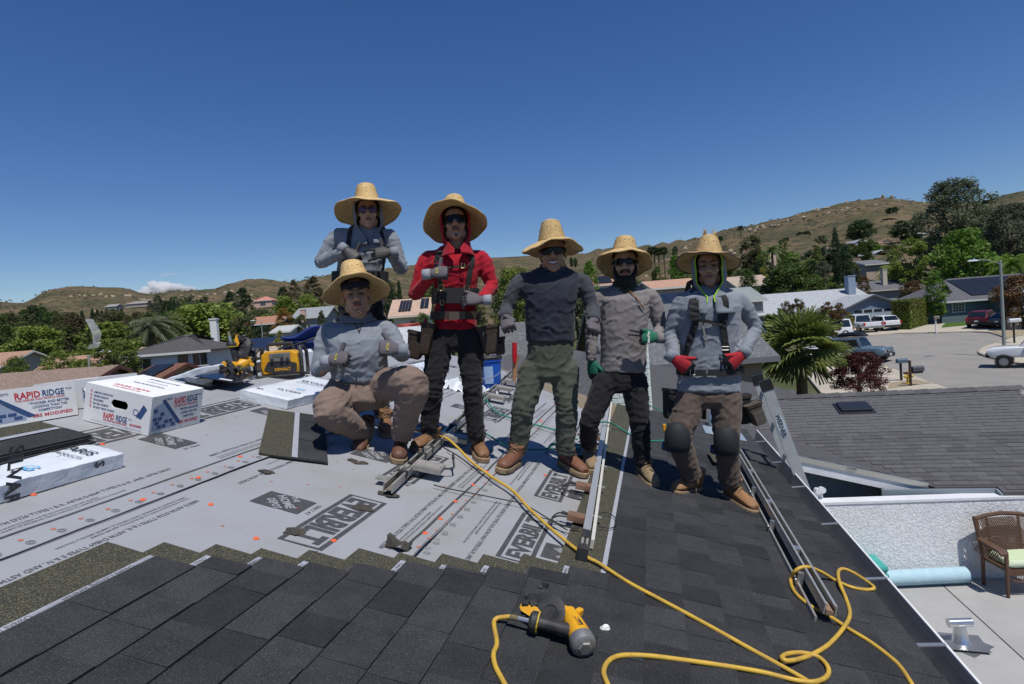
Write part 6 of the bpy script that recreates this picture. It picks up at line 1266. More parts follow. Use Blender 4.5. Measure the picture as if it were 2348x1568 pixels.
coil_nailer('yellow coil nailer standing upright on the ridge', frame(RP(nu_+.12, nv_-.16, N0+.17), VS, UD, Vector((0, 0, 1))) @ Matrix.Rotation(1.35, 4, 'Y') @ Matrix.Rotation(.7, 4, 'X') @ Matrix.Scale(1.3, 4))
# --- blue tool bag
bu, bv = 6.35, -3.62; t = thing('tool_bag', 'slumped blue canvas tool bag behind the squatting man', 'bag', RG(bu, bv, .02)); m_bag = mat('blue_canvas', (.018, .045, .22), .85, col2=(.012, .03, .15), scale=6, bump=.01, bscale=12)
bp_ = at(702, 818, 7.0)
def bagp(a, c):                   # lumpy sack
    th = 2*math.pi*a; z = c; r = (.20 if c < .75 else .2*(1-(c-.75)*2.4))*(1+.18*noise.noise((math.cos(th)*1.5, math.sin(th)*1.5, c*4)))
    return bp_+Vector((1.35*r*math.cos(th)+.10*c*c, .8*r*math.sin(th), -.02+.29*z*(1+.12*math.cos(th)+.10*noise.noise((math.cos(th)*2, math.sin(th)*2, 5)))))
b = MB(); b.grid(bagp, 40, 14); b.v = [v for v in b.v]; BASE[t.name] = Vector(t.location); b.build('bag_body', m_bag, t, smooth=True, sharp=0)
def foldp(a, c): return bp_+Vector((-.20+.52*a, -.19+.06*math.sin(c*5)+.05*c, .13+.10*a+.12*c+.03*math.sin(a*7+c*3)))
b = MB(); b.grid(foldp, 24, 8); b.build('flap', m_bag, t, smooth=True, solid=.012)
b = MB(); b.tube(spline([bp_+Vector((-.24, -.18, .12)), bp_+Vector((-.05, -.24, .15)), bp_+Vector((.15, -.23, .2)), bp_+Vector((.3, -.12, .26))], 6), .012, 6); b.build('zip', m_blkp, t, smooth=True)
b = MB(); b.tube(spline([bp_+Vector((-.1, -.22, .05)), bp_+Vector((.05, -.26, .08)), bp_+Vector((.2, -.22, .1))], 6), .016, 6, flat=.4); b.build('strap', m_blkp, t, smooth=True)
# --- blue bucket
bu, bv = ruv((1880+235*.3407)/1.745, (1300+750*.3407)/1.745); bb_ = RP(bu, bv, N0); t = thing('bucket', 'blue plastic pail with tar-smeared lid beside the red-shirted man', 'bucket', bb_); m_bk = mat('blue_plastic', (.012, .10, .48), .35, col2=(.01, .07, .34), scale=8)
S_ = 1.0; b = MB(frame(bb_, UD, -VD, Vector((0, 0, 1)))); b.lathe([(.125*S_, 0), (.145*S_, .30*S_), (.155*S_, .30*S_), (.155*S_, .335*S_), (.14*S_, .335*S_), (.13*S_, .30*S_)], 28); pb = b.build('pail', m_bk, t, smooth=True)
b = MB(frame(bb_, UD, -VD, Vector((0, 0, 1)))); b.lathe([(.16*S_, .325*S_), (.165*S_, .35*S_), (.15*S_, .365*S_), (.02, .365*S_)], 28); b.build('lid', mat('tar', (.015, .014, .013), .5, col2=(.04, .035, .03), scale=14, bump=.02, bscale=15), t, smooth=True)
b = MB(); c_ = bb_+Vector((0, 0, .13*S_))
def labp(a, c): an = -1.15+.75*a; r = (.134+.01*c)*S_+.002; return c_+Vector((r*math.sin(an+.75), -r*math.cos(an+.75), (c-.3)*.2*S_-.02))
b.grid(labp, 10, 4); b.build('label', mat('label_blue', (.30, .42, .62), .5), pb, smooth=True)
b = MB(); b.tube(spline([bb_+Vector((.17*S_, -.03, .27*S_)), bb_+Vector((.12*S_, -.2, .17*S_)), bb_+Vector((-.05*S_, -.25, .12*S_)), bb_+Vector((-.16*S_, -.1, .24*S_))], 6), .005, 6); b.build('wire_handle', m_al, t, smooth=True)
# white wrap scraps
for i, (x, y, s_, lab) in enumerate((((1180+1450*.4592)/1.745, (1280+620*.4592)/1.745, .5, 'crumpled white wrap behind the red-shirted man\'s legs'), ((1180+1690*.4592)/1.745, (1280+640*.4592)/1.745, .2, 'crumpled white wrap at the foot of the blue pail'), (942, 1089, .09, 'small crumpled white paper beside the left rail'))):
    p_ = atr(x, y); b = MB(frame(p_, VS, UD, ND)); b.grid(lambda a, c: Vector(((a-.5)*s_, (c-.5)*s_*.5, .01+s_*.20*abs(noise.fractal((a*5+i, c*5, 1.), .7, 2, 3))+.12*s_*math.sin(math.pi*a)*math.sin(math.pi*c))), 26, 16); o = b.build('plastic_scrap', m_wrap, None, smooth=True, sharp=25); tag(o, lab, 'plastic scrap')
# --- loose shingles beside the squatting man
t = thing('shingle', 'loose laminated shingle pair lying beside the squatting man', 'shingle', RP(3.35, -2.3, N0)); A0, Ax, Ay = (3.01, -2.27), (.85, -.52), (.11, .35)
def lsp(a, c, n): return RP(A0[0]+Ax[0]*a+Ay[0]*c, A0[1]+Ax[1]*a+Ay[1]*c, N0+n+.012*a)
for k in range(2):
    o_ = .006*k; sh_ = .02*(1-k)
    b = MB(); b.slab([lsp(0, 0+sh_, o_), lsp(1, 0+sh_, o_), lsp(1, .50+sh_, o_), lsp(0, .50+sh_, o_)], ND*.004); b.build('headlap', m_shl, t)
    if k: b = MB(); b.slab([lsp(0, .50, o_+.0075), lsp(1, .50, o_+.0075), lsp(1, .59, o_+.0075), lsp(0, .59, o_+.0075)], ND*.001); b.build('nailing_strip', m_strip, t)
    for i, (a0, a1) in enumerate(((0, .15), (.15, .36), (.36, .55), (.55, .8), (.8, 1))):
        b = MB(); b.slab([lsp(a0+.002, .50+sh_, o_+.0005), lsp(a1-.002, .50+sh_, o_+.0005), lsp(a1-.002, 1.04+sh_, o_+.0005), lsp(a0+.002, 1.04+sh_, o_+.0005)], ND*(.0035 if i % 2 else .0062)); b.build('tab', m_sh, t)
# torn scraps of shingle
random.seed(31)
for i, (x, y, r, lab) in enumerate(((612, 1080, .05, 'beside the loose shingles'), (820, 1057, .06, 'left of the squatting man\'s boot'), (888, 1131, .065, 'at the front end of the left rail'), (832, 1161, .06, 'on the letters of the near EVERBILT print'), (676, 1217, .06, 'at the frame of the near EVERBILT print'), (912, 1252, .075, 'torn and curled near the finished courses'), (812, 850+8, .02, 'tiny one up by the ridge'))):
    p_ = atr(x, y, .02); b = MB(frame(p_-ND*.012, VS, UD, ND)); n = 11; pts = [Vector((r*(1+.1*math.sin(k*2))*math.cos(2*math.pi*k/n)*random.uniform(.55, 1.2), r*.75*math.sin(2*math.pi*k/n)*random.uniform(.5, 1.2), .003+random.uniform(0, .012 if i != 5 else .05))) for k in range(n)]
    b.add(pts+[Vector((0, 0, .004))], [(k, (k+1) % n, n) for k in range(n)]); o = b.build('shingle_scrap', mat('torn_asphalt', (.035, .033, .03), .95, col2=(.07, .06, .045), scale=40), None, solid=.004); tag(o, 'ragged black shingle scrap '+lab, 'shingle scrap')
p_ = atr(*z5(1370, 545), .01); b = MB(); b.ball(p_+ND*.016, (.026, .018, .016), n=9, m=6); b.v = [p_+(v-p_)*(1+.35*noise.noise(v*60)) for v in b.v]; o = b.build('paper_ball', m_card, None); tag(o, 'crumpled pale paper wad beside the foreground nailer', 'paper')
# --- solar mounting rails
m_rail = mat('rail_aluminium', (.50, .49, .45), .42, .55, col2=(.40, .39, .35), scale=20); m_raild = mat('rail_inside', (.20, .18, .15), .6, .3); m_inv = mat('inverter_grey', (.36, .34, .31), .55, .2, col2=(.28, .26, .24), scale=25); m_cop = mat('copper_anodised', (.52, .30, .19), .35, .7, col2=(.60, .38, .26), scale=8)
def rail(label, p0, p1, w, h, n0, style):
    u0, v0 = p0; u1, v1 = p1; D = (RP(u1, v1)-RP(u0, v0)); L_ = D.length; D.normalize(); S = ND.cross(D); O = RP(u0, v0, n0); t = thing('mounting_rail', label, 'rail', O, 'solar mounting rails')
    pt = lambda s_, x, z: O+D*s_-S*x+ND*z
    def bar(nm, s0, s1, x0, x1, z0, z1, m, par=None):
        b = MB(); b.slab([pt(s0, x0, z0), pt(s0, x1, z0), pt(s0, x1, z1), pt(s0, x0, z1)], D*(s1-s0)); return b.build(nm, m, par or t)
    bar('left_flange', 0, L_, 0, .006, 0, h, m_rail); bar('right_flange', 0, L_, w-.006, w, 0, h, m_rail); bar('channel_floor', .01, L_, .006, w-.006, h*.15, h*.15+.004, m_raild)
    bar('left_lip', 0, L_, .006, .012, h-.005, h-.0005, m_rail); bar('right_lip', 0, L_, w-.012, w-.006, h-.005, h-.0005, m_rail)
    return t, pt, bar, L_
t, pt, bar, L_ = rail('grimy aluminium rail with grey inverters lying left of the red-shirted man', (2.90, -1.46), (8.2, -1.98), .055, .05, N0+.012, 0)
for s_ in (.22, .40, .62, .80, 1.02, 1.5, 2.0, 2.5, 3.2, 3.9, 4.5): bar('clip', s_, s_+.025, -.004, .059, .012, .055, m_blkp)
for s_ in (.3, .75, 1.2, 2.3, 3.1, 3.7): bar('bolt_clamp', s_, s_+.05, .012, .04, .02, .058, m_rail)
bar('side_bracket', .12, .22, -.035, .0, .01, .014, m_rail); bar('side_bracket', .13, .19, -.09, -.03, .01, .02, m_rail)
for s_ in (.36, 1.12, 3.0, 3.6, 4.2):
    q = bar('inverter', s_, s_+.13, .045, .22, .025, .055, m_inv); bar('inverter_lid', s_+.01, s_+.12, .06, .21, .0555, .06, m_inv, q)
    b = MB(); b.tube(spline([pt(s_+.12, .21, .03), pt(s_+.17, .26, .03), pt(s_+.22, .25, .045), pt(s_+.26, .235, .06)], 5), .006, 6); b.build('lead', m_blkp, q, smooth=True)
    b = MB(); b.tube([pt(s_+.26, .235, .06), pt(s_+.32, .22, .07)], [.010, .007], 8); b.build('connector', m_blkp, q, smooth=True)
t, pt, bar, L_ = rail('long pale rail with black end caps along the finished shingle edge', (2.76, -.415), (7.1, -.60), .034, .06, N0+.008, 1)
bar('top_cover', .16, L_, -.002, .036, .0605, .064, mat('dull_aluminium', (.46, .48, .50), .45, .5)); bar('end_cap', -.05, .07, -.012, .042, -.004, .052, m_blkp); bar('end_cap', .07, .16, -.004, .038, -.0, .066, m_blkp)
bar('side_rail', .1, L_, .045, .062, .0, .045, mat('white_side_rail', (.62, .61, .56), .5, .2)); 
for s_ in (.45, 1.0, 1.5, 2.1, 2.8): bar('side_clip', s_, s_+.02, .036, .085, .030, .036, m_rail)
for s_ in (.28, .62, .78, 1.2): bar('bolt', s_, s_+.012, .0625, .068, .015, .03, m_al)
for s_ in (.36, .92, 1.60, 2.35): 
    q = bar('inverter', s_, s_+.07, -.095, -.004, .012, .045, m_cop)
    for k in range(4): bar('cooling_fin', s_+.004, s_+.065, -.094, -.006, .0455+.0*k, .0470, m_cop, q) if k == 0 else bar('cooling_fin', s_-.002, s_-.0005, -.094, -.006, .014+.008*k, .018+.008*k, m_cop, q)
    for k in range(2):
        b = MB(); b.tube(spline([pt(s_+.05-.03*k, -.095, .025), pt(s_+.05-.05*k, -.145, .025), pt(s_-.03-.02*k, -.17, .012), pt(s_-.08, -.10+.03*k, .01), pt(s_-.06, -.02, .012)], 6), .0045, 6); b.build('lead', m_blkp, q, smooth=True)
    b = MB(); b.tube([pt(s_+.05, -.095, .03), pt(s_+.055, -.13, .03)], [.009, .011], 8); b.build('connector', m_blkp, q, smooth=True)
b = MB(); b.tube(spline([pt(.55, .06, .02), pt(.62, .12, .012), pt(.55, .17, .008), pt(.42, .15, .008), pt(.38, .08, .012), pt(.36, .02, .02)], 6), .003, 6); b.build('loop_cable', m_blkp, t, smooth=True)
t, pt, bar, L_ = rail('long aluminium channel rail on feet along the eave', (2.70, .60), (6.4, .63), .05, .045, N0+.05, 2)
for s_ in (.62, 1.42, 2.2, 3.0): bar('spacer', s_, s_+.05, .007, .043, .02, .043, m_al)
bar('lower_rail', .0, L_, -.028, -.018, -.05, -.02, m_rail); bar('lower_rail_edge', .02, L_, -.040, -.034, -.05, -.045, m_rail)
for s_ in (.32, 1.05, 1.75, 2.6):
    bar('foot_post', s_, s_+.022, -.032, -.006, -.058, .03, m_al); bar('foot_plate', s_-.01, s_+.035, -.075, -.03, -.060, -.054, m_al); b = MB(); b.ball(pt(s_+.01, -.036, -.01), .008, n=8, m=5); b.build('bolt', m_al, t, smooth=True)
bar('channel_rust', -.0, .09, .010, .040, .0, .02, mat('rust_dust', (.25, .16, .10), .9))
# --- hoses and cables
m_hose = mat('yellow_hose', (.60, .38, .045), .5, col2=(.45, .28, .05), scale=18); m_grn = mat('green_hose', (.03, .22, .15), .45)
def hose(name, label, px_, r, m, n=.0, lift=None, cat='hose', sub=7):
    P_ = []
    for i, q in enumerate(px_):
        if isinstance(q, Vector): P_.append(q); continue
        x, y = q[0], q[1]; up = q[2] if len(q) > 2 else 0.; p = atr(x, y, LAY+r+n+.006+up); P_.append(p)
    b = MB(); b.tube(spline(P_, sub), r, 9); o = b.build(name, m, None, smooth=True, sharp=0); return tag(o, label, cat)
hose('air_hose', 'yellow air hose running diagonally across the roof', [(905, 975), (945, 984), (990, 997), (1022, 1004, .055), (1050, 1027, .03), (1080, 1058), (1125, 1092), (1175, 1125), (1210, 1163), (1255, 1205), (1300, 1243), (1345, 1277, .0), (1372, 1291), (1440, 1335), (1520, 1378), (1620, 1432), (1720, 1488), (1800, 1532), (1900, 1590)], .0088, m_hose)
hose('air_hose', 'yellow air hose looping from the foreground nailer', [gT @ Vector((-.150, .0, .041)), gT @ Vector((-.18, -.002, .034)), gT @ Vector((-.215, -.02, .018)), z5(110, 650), z5(70, 780), z5(90, 920), z5(160, 1060), z5(240, 1200), z5(330, 1330)], .0085, m_hose)
zD = lambda x, y, *e: ((2300+x*.5331)/1.74521, (1900+y*.5331)/1.74521)+e
hose('air_hose', 'yellow air hose lying in loops near the eave', [zD(330, 1750), zD(240, 1560), zD(215, 1470), zD(260, 1390), zD(360, 1355), zD(550, 1358), zD(800, 1388), zD(1100, 1430), zD(1400, 1480), zD(1650, 1540), zD(1800, 1552, .012), zD(1890, 1510), zD(1895, 1440), zD(1820, 1365), zD(1700, 1335), zD(1590, 1345), zD(1552, 1375, .018), zD(1610, 1395, .018), zD(1750, 1360), zD(1900, 1275), zD(2020, 1140, .018), zD(2062, 1040), zD(2030, 920), zD(1985, 810, .018), zD(1975, 730), zD(2010, 705), zD(2090, 735), zD(2190, 800), zD(2243, 848, .01), zD(2190, 862), zD(2080, 845), zD(1960, 795), zD(1850, 730, .035), zD(1740, 690, .08), zD(1660, 715, .06), zD(1618, 790), zD(1650, 880), zD(1740, 965), zD(1830, 1020), zD(1930, 1075), zD(2060, 1160), zD(2200, 1245), zD(2330, 1340), zD(2440, 1440), zD(2540, 1590)], .0088, m_hose)
zA = lambda x, y, *e: ((1880+x*.34072)/1.74521, (1300+y*.34072)/1.74521)+e
hose('garden_hose', 'green hose draped from the blue pail past the smiling man', [zA(150, 820, .03), zA(190, 880, .02), zA(270, 985), zA(350, 1045), zA(460, 1085), zA(600, 1125), zA(705, 1155), zA(850, 1192), zA(1020, 1240), zA(1140, 1290), zA(1260, 1345)], .0075, m_grn)
hose('garden_hose', 'green hose with a knotted coil between the men', [zA(100, 1235), zA(200, 1285), zA(320, 1360), zA(440, 1415), zA(560, 1450), zA(700, 1462), zA(840, 1462), zA(930, 1440, .01), zA(960, 1395, .02), zA(1060, 1390, .02), zA(1250, 1400), zA(1330, 1425), zA(1200, 1450), zA(1020, 1462, .01), zA(930, 1430, .02), zA(1000, 1405, .03), zA(1150, 1440), zA(1290, 1475)], .0075, m_grn)
hose('garden_hose', 'green hose arching over the pale rail to the vent', [zA(1300, 1300), zA(1440, 1220, .02), zA(1480, 1165, .10), zA(1530, 1142, .11), zA(1610, 1142, .09), zA(1720, 1185, .02), zA(1890, 1290), zA(2000, 1340), zA(2120, 1362), zA(2300, 1355), zA(2480, 1330), zA(2600, 1290), zA(2620, 1240)], .0075, m_grn)
hose('garden_hose', 'far green hose on the shingles by the chimney', [zA(2080, 930), zA(2200, 985), zA(2320, 1045), zA(2480, 1110)], .0075, m_grn)
hose('power_cable', 'black cable from the left rail inverter across the underlayment', [z8(1570, 850), z8(1700, 885), z8(1900, 925), z8(2100, 965), z8(2348, 1015), (1200, 1156), (1262, 1192), (1300, 1215)], .0035, m_blkp, cat='cable'); hose('power_cable', 'black cable from the left rail under the yellow hose', [z8(1725, 430), z8(1850, 510), z8(1990, 610), z8(2100, 675), z8(2230, 730), z8(2348, 810)], .003, m_blkp, cat='cable')
# clear plastic wrap blowing above the cartons
b = MB(); pc_ = at(213, 768, 9.)
def bagw(a, c):
    x = (-.055+.11*a)*(1.1-.5*abs(c-.45))+.05*math.sin(c*3.2)-.02; return pc_+Vector((x+(.09*(1-c) if c < .2 else 0)*(a-.5), .05*math.sin(a*6+c*4), -.20+.44*c+.02*noise.noise((a*4, c*5, 2))))
b.grid(bagw, 16, 24); o = b.build('plastic_wrap', mat('clear_film', (.75, .78, .8), .15, alpha=.33, spec=.8), None, smooth=True); tag(o, 'clear plastic wrap blowing in the air above the cartons', 'plastic wrap')
# ================================================================ people
from mathutils.bvhtree import BVHTree
TMP = bpy.data.scenes.new('tmp')
def remesh(mb, voxel, smooth=4):
    me = bpy.data.meshes.new('r'); me.from_pydata([tuple(v) for v in mb.v], [], mb.f); me.update()
    o = bpy.data.objects.new('r', me); TMP.collection.objects.link(o); q = o.modifiers.new('r', 'REMESH'); q.mode = 'VOXEL'; q.voxel_size = voxel
    if smooth: q = o.modifiers.new('s', 'SMOOTH'); q.factor = .5; q.iterations = smooth
    vl = TMP.view_layers[0]; vl.update(); ev = o.evaluated_get(vl.depsgraph); m2 = bpy.data.meshes.new_from_object(ev, depsgraph=vl.depsgraph)
    V = np.zeros(len(m2.vertices)*3); m2.vertices.foreach_get('co', V); N = np.zeros(len(m2.vertices)*3); m2.vertices.foreach_get('normal', N); F = [tuple(p.vertices) for p in m2.polygons]
    bpy.data.objects.remove(o); bpy.data.meshes.remove(me); bpy.data.meshes.remove(m2); return V.reshape(-1, 3), N.reshape(-1, 3), F
def raw(name, V, F, mats, parent, mi=None):
    b = BASE[parent.name]; me = bpy.data.meshes.new(name); me.from_pydata((V-np.array(tuple(b))).tolist(), [], F)
    for m_ in (mats if isinstance(mats, (list, tuple)) else [mats]): me.materials.append(m_)
    me.polygons.foreach_set('use_smooth', [True]*len(me.polygons))
    if mi is not None: me.polygons.foreach_set('material_index', mi)
    me.update(); o = bpy.data.objects.new(name, me); COL.objects.link(o); o.parent = parent; BASE[o.name] = b; return o
def folds(V, N, joints, amp=.004, seed=0., freq=(9, 9, 16)):
    out = V.copy(); J_ = np.array([q[0] for q in joints]); R2 = np.array([q[2]**2 for q in joints]); DD = ((V[:, None, :]-J_[None])**2).sum(2)/R2[None]
    for i in range(len(V)):
        p = V[i]; w = noise.noise((p[0]*10+seed, p[1]*10, p[2]*10)); w2 = noise.noise((p[0]*7+p[2]*5+seed*3, p[1]*7, p[2]*11-p[0]*6))
        w3 = noise.noise((p[0]*17-p[2]*9+seed, p[1]*15, p[2]*19+p[0]*8)); d = amp*(noise.noise((p[0]*5+seed, p[1]*5, p[2]*7))*.45+(1-min(1, abs(w2)*6.))*.85+(1-min(1, abs(w3)*5.))*.4-.35)
        for q in np.nonzero(DD[i] < 3.2)[0]:
            j, ax, r, a, k = joints[q]; s_ = (p[0]-j[0])*ax[0]+(p[1]-j[1])*ax[1]+(p[2]-j[2])*ax[2]; d += a*math.exp(-DD[i, q])*(1-1.9*abs(math.sin(s_*k*.85+w*3.0+w2*1.6))**.75)*.7
        out[i] += N[i]*d
    return out
SKIN = mat('skin_tan', (.42, .245, .165), .5, col2=(.36, .20, .13), scale=18, spec=.35); SKINL = mat('skin_light', (.50, .31, .22), .5, col2=(.44, .26, .18), scale=18, spec=.35)
m_hair = mat('black_hair', (.014, .011, .009), .7, bump=.004, bscale=120); m_stub = mat('stubble', (.16, .095, .07), .8); m_lip = mat('lips', (.26, .095, .075), .5); m_lens = mat('dark_lens', (.006, .006, .007), .22, spec=.28); m_eye = mat('eye_dark', (.015, .010, .008), .2); m_tooth = mat('teeth', (.75, .73, .68), .4)
m_straw = mat('straw', (.66, .47, .22), .75, rnd=.13, col2=(.50, .34, .15), scale=26, stretch=(1, 1, 3), detail=4, bump=.003, bscale=85, spec=.3)
m_leather = mat('brown_leather', (.055, .034, .022), .6, col2=(.035, .022, .015), scale=12, bump=.003, bscale=50); m_web = mat('black_webbing', (.018, .018, .019), .8, bump=.001, bscale=300); m_buckle = mat('steel_buckle', (.55, .53, .48), .3, .9)
m_boot = mat('tan_boot_leather', (.23, .115, .052), .6, col2=(.15, .075, .036), scale=14, bump=.004, bscale=40); m_sole = mat('boot_sole', (.30, .21, .12), .8, col2=(.20, .14, .085), scale=12); m_boots = mat('sand_boot', (.28, .20, .115), .8, col2=(.20, .145, .085), scale=14, bump=.004, bscale=40)
m_lace = mat('lace', (.17, .11, .06), .8)
def cloth(name, c, k=.82, rough=.9): return mat(name, c, rough, col2=tuple(x*k for x in c), scale=7, detail=6, bump=.0005, bscale=260, spec=.2, sheen=.1)
def V3(a): return np.array(tuple(a))
class P:
    def __init__(s, label, D, base, name='person'):
        s.D = D; s.t = thing(name, label, 'person', base); s.fl = []
    def j(s, x, y, dy=0.): return at(x, y, s.D+dy)
def limb(mb, pts, rs, n=12): mb.tube([Vector(p) for p in spline(pts, 4)], list(np.interp(np.linspace(0, len(pts)-1, (len(pts)-1)*4+1), range(len(pts)), rs)), n)
def ring(c, hw, hd, n=20, sq=.85, lean=0.):
    out = []
    for k in range(n):
        a = 2*math.pi*k/n; cx, sx = math.cos(a), math.sin(a); cx = math.copysign(abs(cx)**sq, cx); sx = math.copysign(abs(sx)**sq, sx); out.append(Vector(c)+CR*(cx*hw)+Vector((0, 1, 0))*(sx*hd)+Vector((0, 0, lean*sx*hd)))
    return out
def torso_rings(p, rows): # rows: x,y,half width px, half depth m, dy
    return [ring(p.j(x, y, dy), hw*.93*(p.D+dy)/FPX, hd*.93) for x, y, hw, hd, dy in rows]
# ---- head
def head_frame(p, x, y, dy=0., yaw=0., pitch=0., roll=0.):
    o = p.j(x, y, dy); f = -ray(x, y); f.z = 0; f.normalize(); r = Vector((-f.y, f.x, 0)); M3 = frame(o, r, f, Vector((0, 0, 1)))
    return M3 @ Matrix.Rotation(yaw, 4, 'Z') @ Matrix.Rotation(pitch, 4, 'X') @ Matrix.Rotation(roll, 4, 'Y')
# local head: x to the picture right, y towards the viewer, z up
def head_parts(b, T, k=1., jaw=1.):
    S = T @ Matrix.Scale(k, 4); e = lambda c, r, n=14, m=10: b.ball(c, r, n=n, m=m, T=S)
    e((0, -.012, .035), (.076, .095, .086)); e((0, .020, -.028), (.060*jaw, .064, .086)); e((0, .062, -.098), (.026*jaw, .022, .020)); e((0, .05, -.085), (.04*jaw, .03, .025))
    for s_ in (-1, 1):
        e((s_*.046*jaw, .008, -.062), (.026, .034, .034)); e((s_*.036, .058, -.018), (.027, .022, .026)); e((s_*.032, .070, .032), (.030, .016, .011)); e((s_*.079, -.008, -.006), (.010, .020, .033)); e((s_*.014, .094, -.026), (.010, .011, .009))
    b.tube([(0, .082, .026), (0, .096, .002), (0, .111, -.022), (0, .098, -.031)], [.009, .011, .0135, .009], 10, T=S); e((0, .0, .06), (.066, .078, .05)); e((0, .080, -.052), (.027, .012, .007)); e((0, .080, -.064), (.023, .012, .008))
def face_bits(p, T, k=1., eyes=True, smile=False, brow=True, tash=0, goatee=0, beard=False, head_o=None):
    S = T @ Matrix.Scale(k, 4); ho = head_o
    if eyes:
        for s_ in (-1, 1):
            b = MB(S); b.ball((s_*.031, .0815, .010), (.0145, .0075, .0048), n=10, m=6); b.build('eye', m_eye, ho, smooth=True)
            b = MB(S); b.tube([(s_*.015, .090, .0165), (s_*.032, .0905, .0195), (s_*.047, .082, .014)], [.003, .0035, .0025], 6); b.build('eyelid', p.skin, ho, smooth=True)
    if brow:
        for s_ in (-1, 1): b = MB(S); b.tube([(s_*.013, .092, .032), (s_*.032, .093, .038), (s_*.05, .080, .032)], [.0035, .0045, .002], 6); b.build('eyebrow', m_hair, ho, smooth=True)
    if smile:
        b = MB(S); b.tube([(-.030, .078, -.048), (-.016, .091, -.058), (0, .095, -.061), (.016, .091, -.058), (.030, .078, -.048)], [.002, .006, .0075, .006, .002], 8); b.build('teeth', m_tooth, ho, smooth=True)
        for dz, r in ((.008, .0035), (-.009, .0045)): b = MB(S); b.tube([(-.034, .076, -.047), (-.016, .094, -.058+dz), (0, .098, -.061+dz), (.016, .094, -.058+dz), (.034, .076, -.047)], [.002, r, r, r, .002], 6); b.build('lip', m_lip, ho, smooth=True)
    else:
        for dz, r in ((.0045, .0035), (-.0045, .0045)): b = MB(S); b.tube([(-.026, .078, -.057), (-.012, .091, -.058+dz), (0, .0935, -.058+dz*.8), (.012, .091, -.058+dz), (.026, .078, -.057)], [.0015, r, r, r, .0015], 6); b.build('lip', m_lip, ho, smooth=True)
    if tash: b = MB(S); b.tube([(-.026, .082, -.046), (-.014, .094, -.043), (0, .097, -.042), (.014, .094, -.043), (.026, .082, -.046)], [.002, .0042*tash, .004*tash, .0045*tash, .002], 6); b.build('moustache', m_stub, ho, smooth=True)
    if goatee: b = MB(S); b.ball((0, .078, -.094), (.015*goatee, .010, .014), n=10, m=6); b.build('goatee', m_stub, ho, smooth=True)
    if beard:
        b = MB(S); b.ball((0, .058, -.105), (.044, .040, .042), n=14, m=8); b.ball((0, .05, -.135), (.030, .028, .03), n=12, m=8)
        for s_ in (-1, 1): b.tube([(s_*.071, .012, .0), (s_*.066, .028, -.045), (s_*.050, .052, -.085), (s_*.022, .072, -.105)], [.010, .017, .022, .022], 8); b.tube([(s_*.03, .076, -.058), (s_*.026, .086, -.046), (0, .096, -.040)], [.010, .009, .007], 8)
        V, N, F = remesh(b, .005, 3); V = V+N*np.array([[.002*noise.noise((v[0]*90, v[1]*90, v[2]*60))] for v in V]); raw('beard', V, F, m_hair, ho)
def visor(p, T, ho, k=1., h=.040, two=False, frame_m=None, zc_=.012):
    S = T @ Matrix.Scale(k, 4); b = MB(S)
    def fn(a, c):
        an = lerp(-1.22, 1.22, a); drop = .010*(1-abs(2*a-1)**2)*0; low = (.013*math.exp(-((a-.5)/.07)**2)) if c < .5 else 0
        z = zc_+(c-.5)*h*(1-.35*abs(2*a-1)**3)+(low*(1-2*c)); return Vector((.088*math.sin(an), -.01+.112*math.cos(an), z))
    b.grid(fn, 24, 6); o = b.build('sunglasses', m_lens, ho, smooth=True, solid=.003)
    b = MB(S)
    for s_ in (-1, 1): b.tube([(s_*.083, .03, zc_+.012), (s_*.086, -.02, zc_+.008)], .0035, 6)
    b.build('temple', m_blk, o)
def glasses(p, T, ho, k=1.):
    S = T @ Matrix.Scale(k, 4)
    b = MB(S)
    for s_ in (-1, 1):
        pts = [Vector((s_*.034+.027*math.copysign(abs(math.cos(a))**.6, math.cos(a)), .100-.012*abs(math.cos(a))*(1 if math.cos(a)*s_ > 0 else 0), .010+.019*math.copysign(abs(math.sin(a))**.6, math.sin(a)))) for a in np.linspace(0, 2*math.pi, 21)]; b.tube(pts, .0028, 6)
        b.tube([(s_*.061, .088, .016), (s_*.084, .0, .012)], .003, 6)
    b.tube([(-.008, .103, .014), (.008, .103, .014)], .003, 6); o = b.build('spectacles', mat('purple_frames', (.06, .02, .06), .4), ho, smooth=True)
    for s_ in (-1, 1): b = MB(S); b.bb(s_*.034-.024, s_*.034+.024, .0975, .0985, -.007, .027); b.build('lens', mat('tinted_lens', (.10, .05, .16), .08, alpha=.55, spec=.8), o)
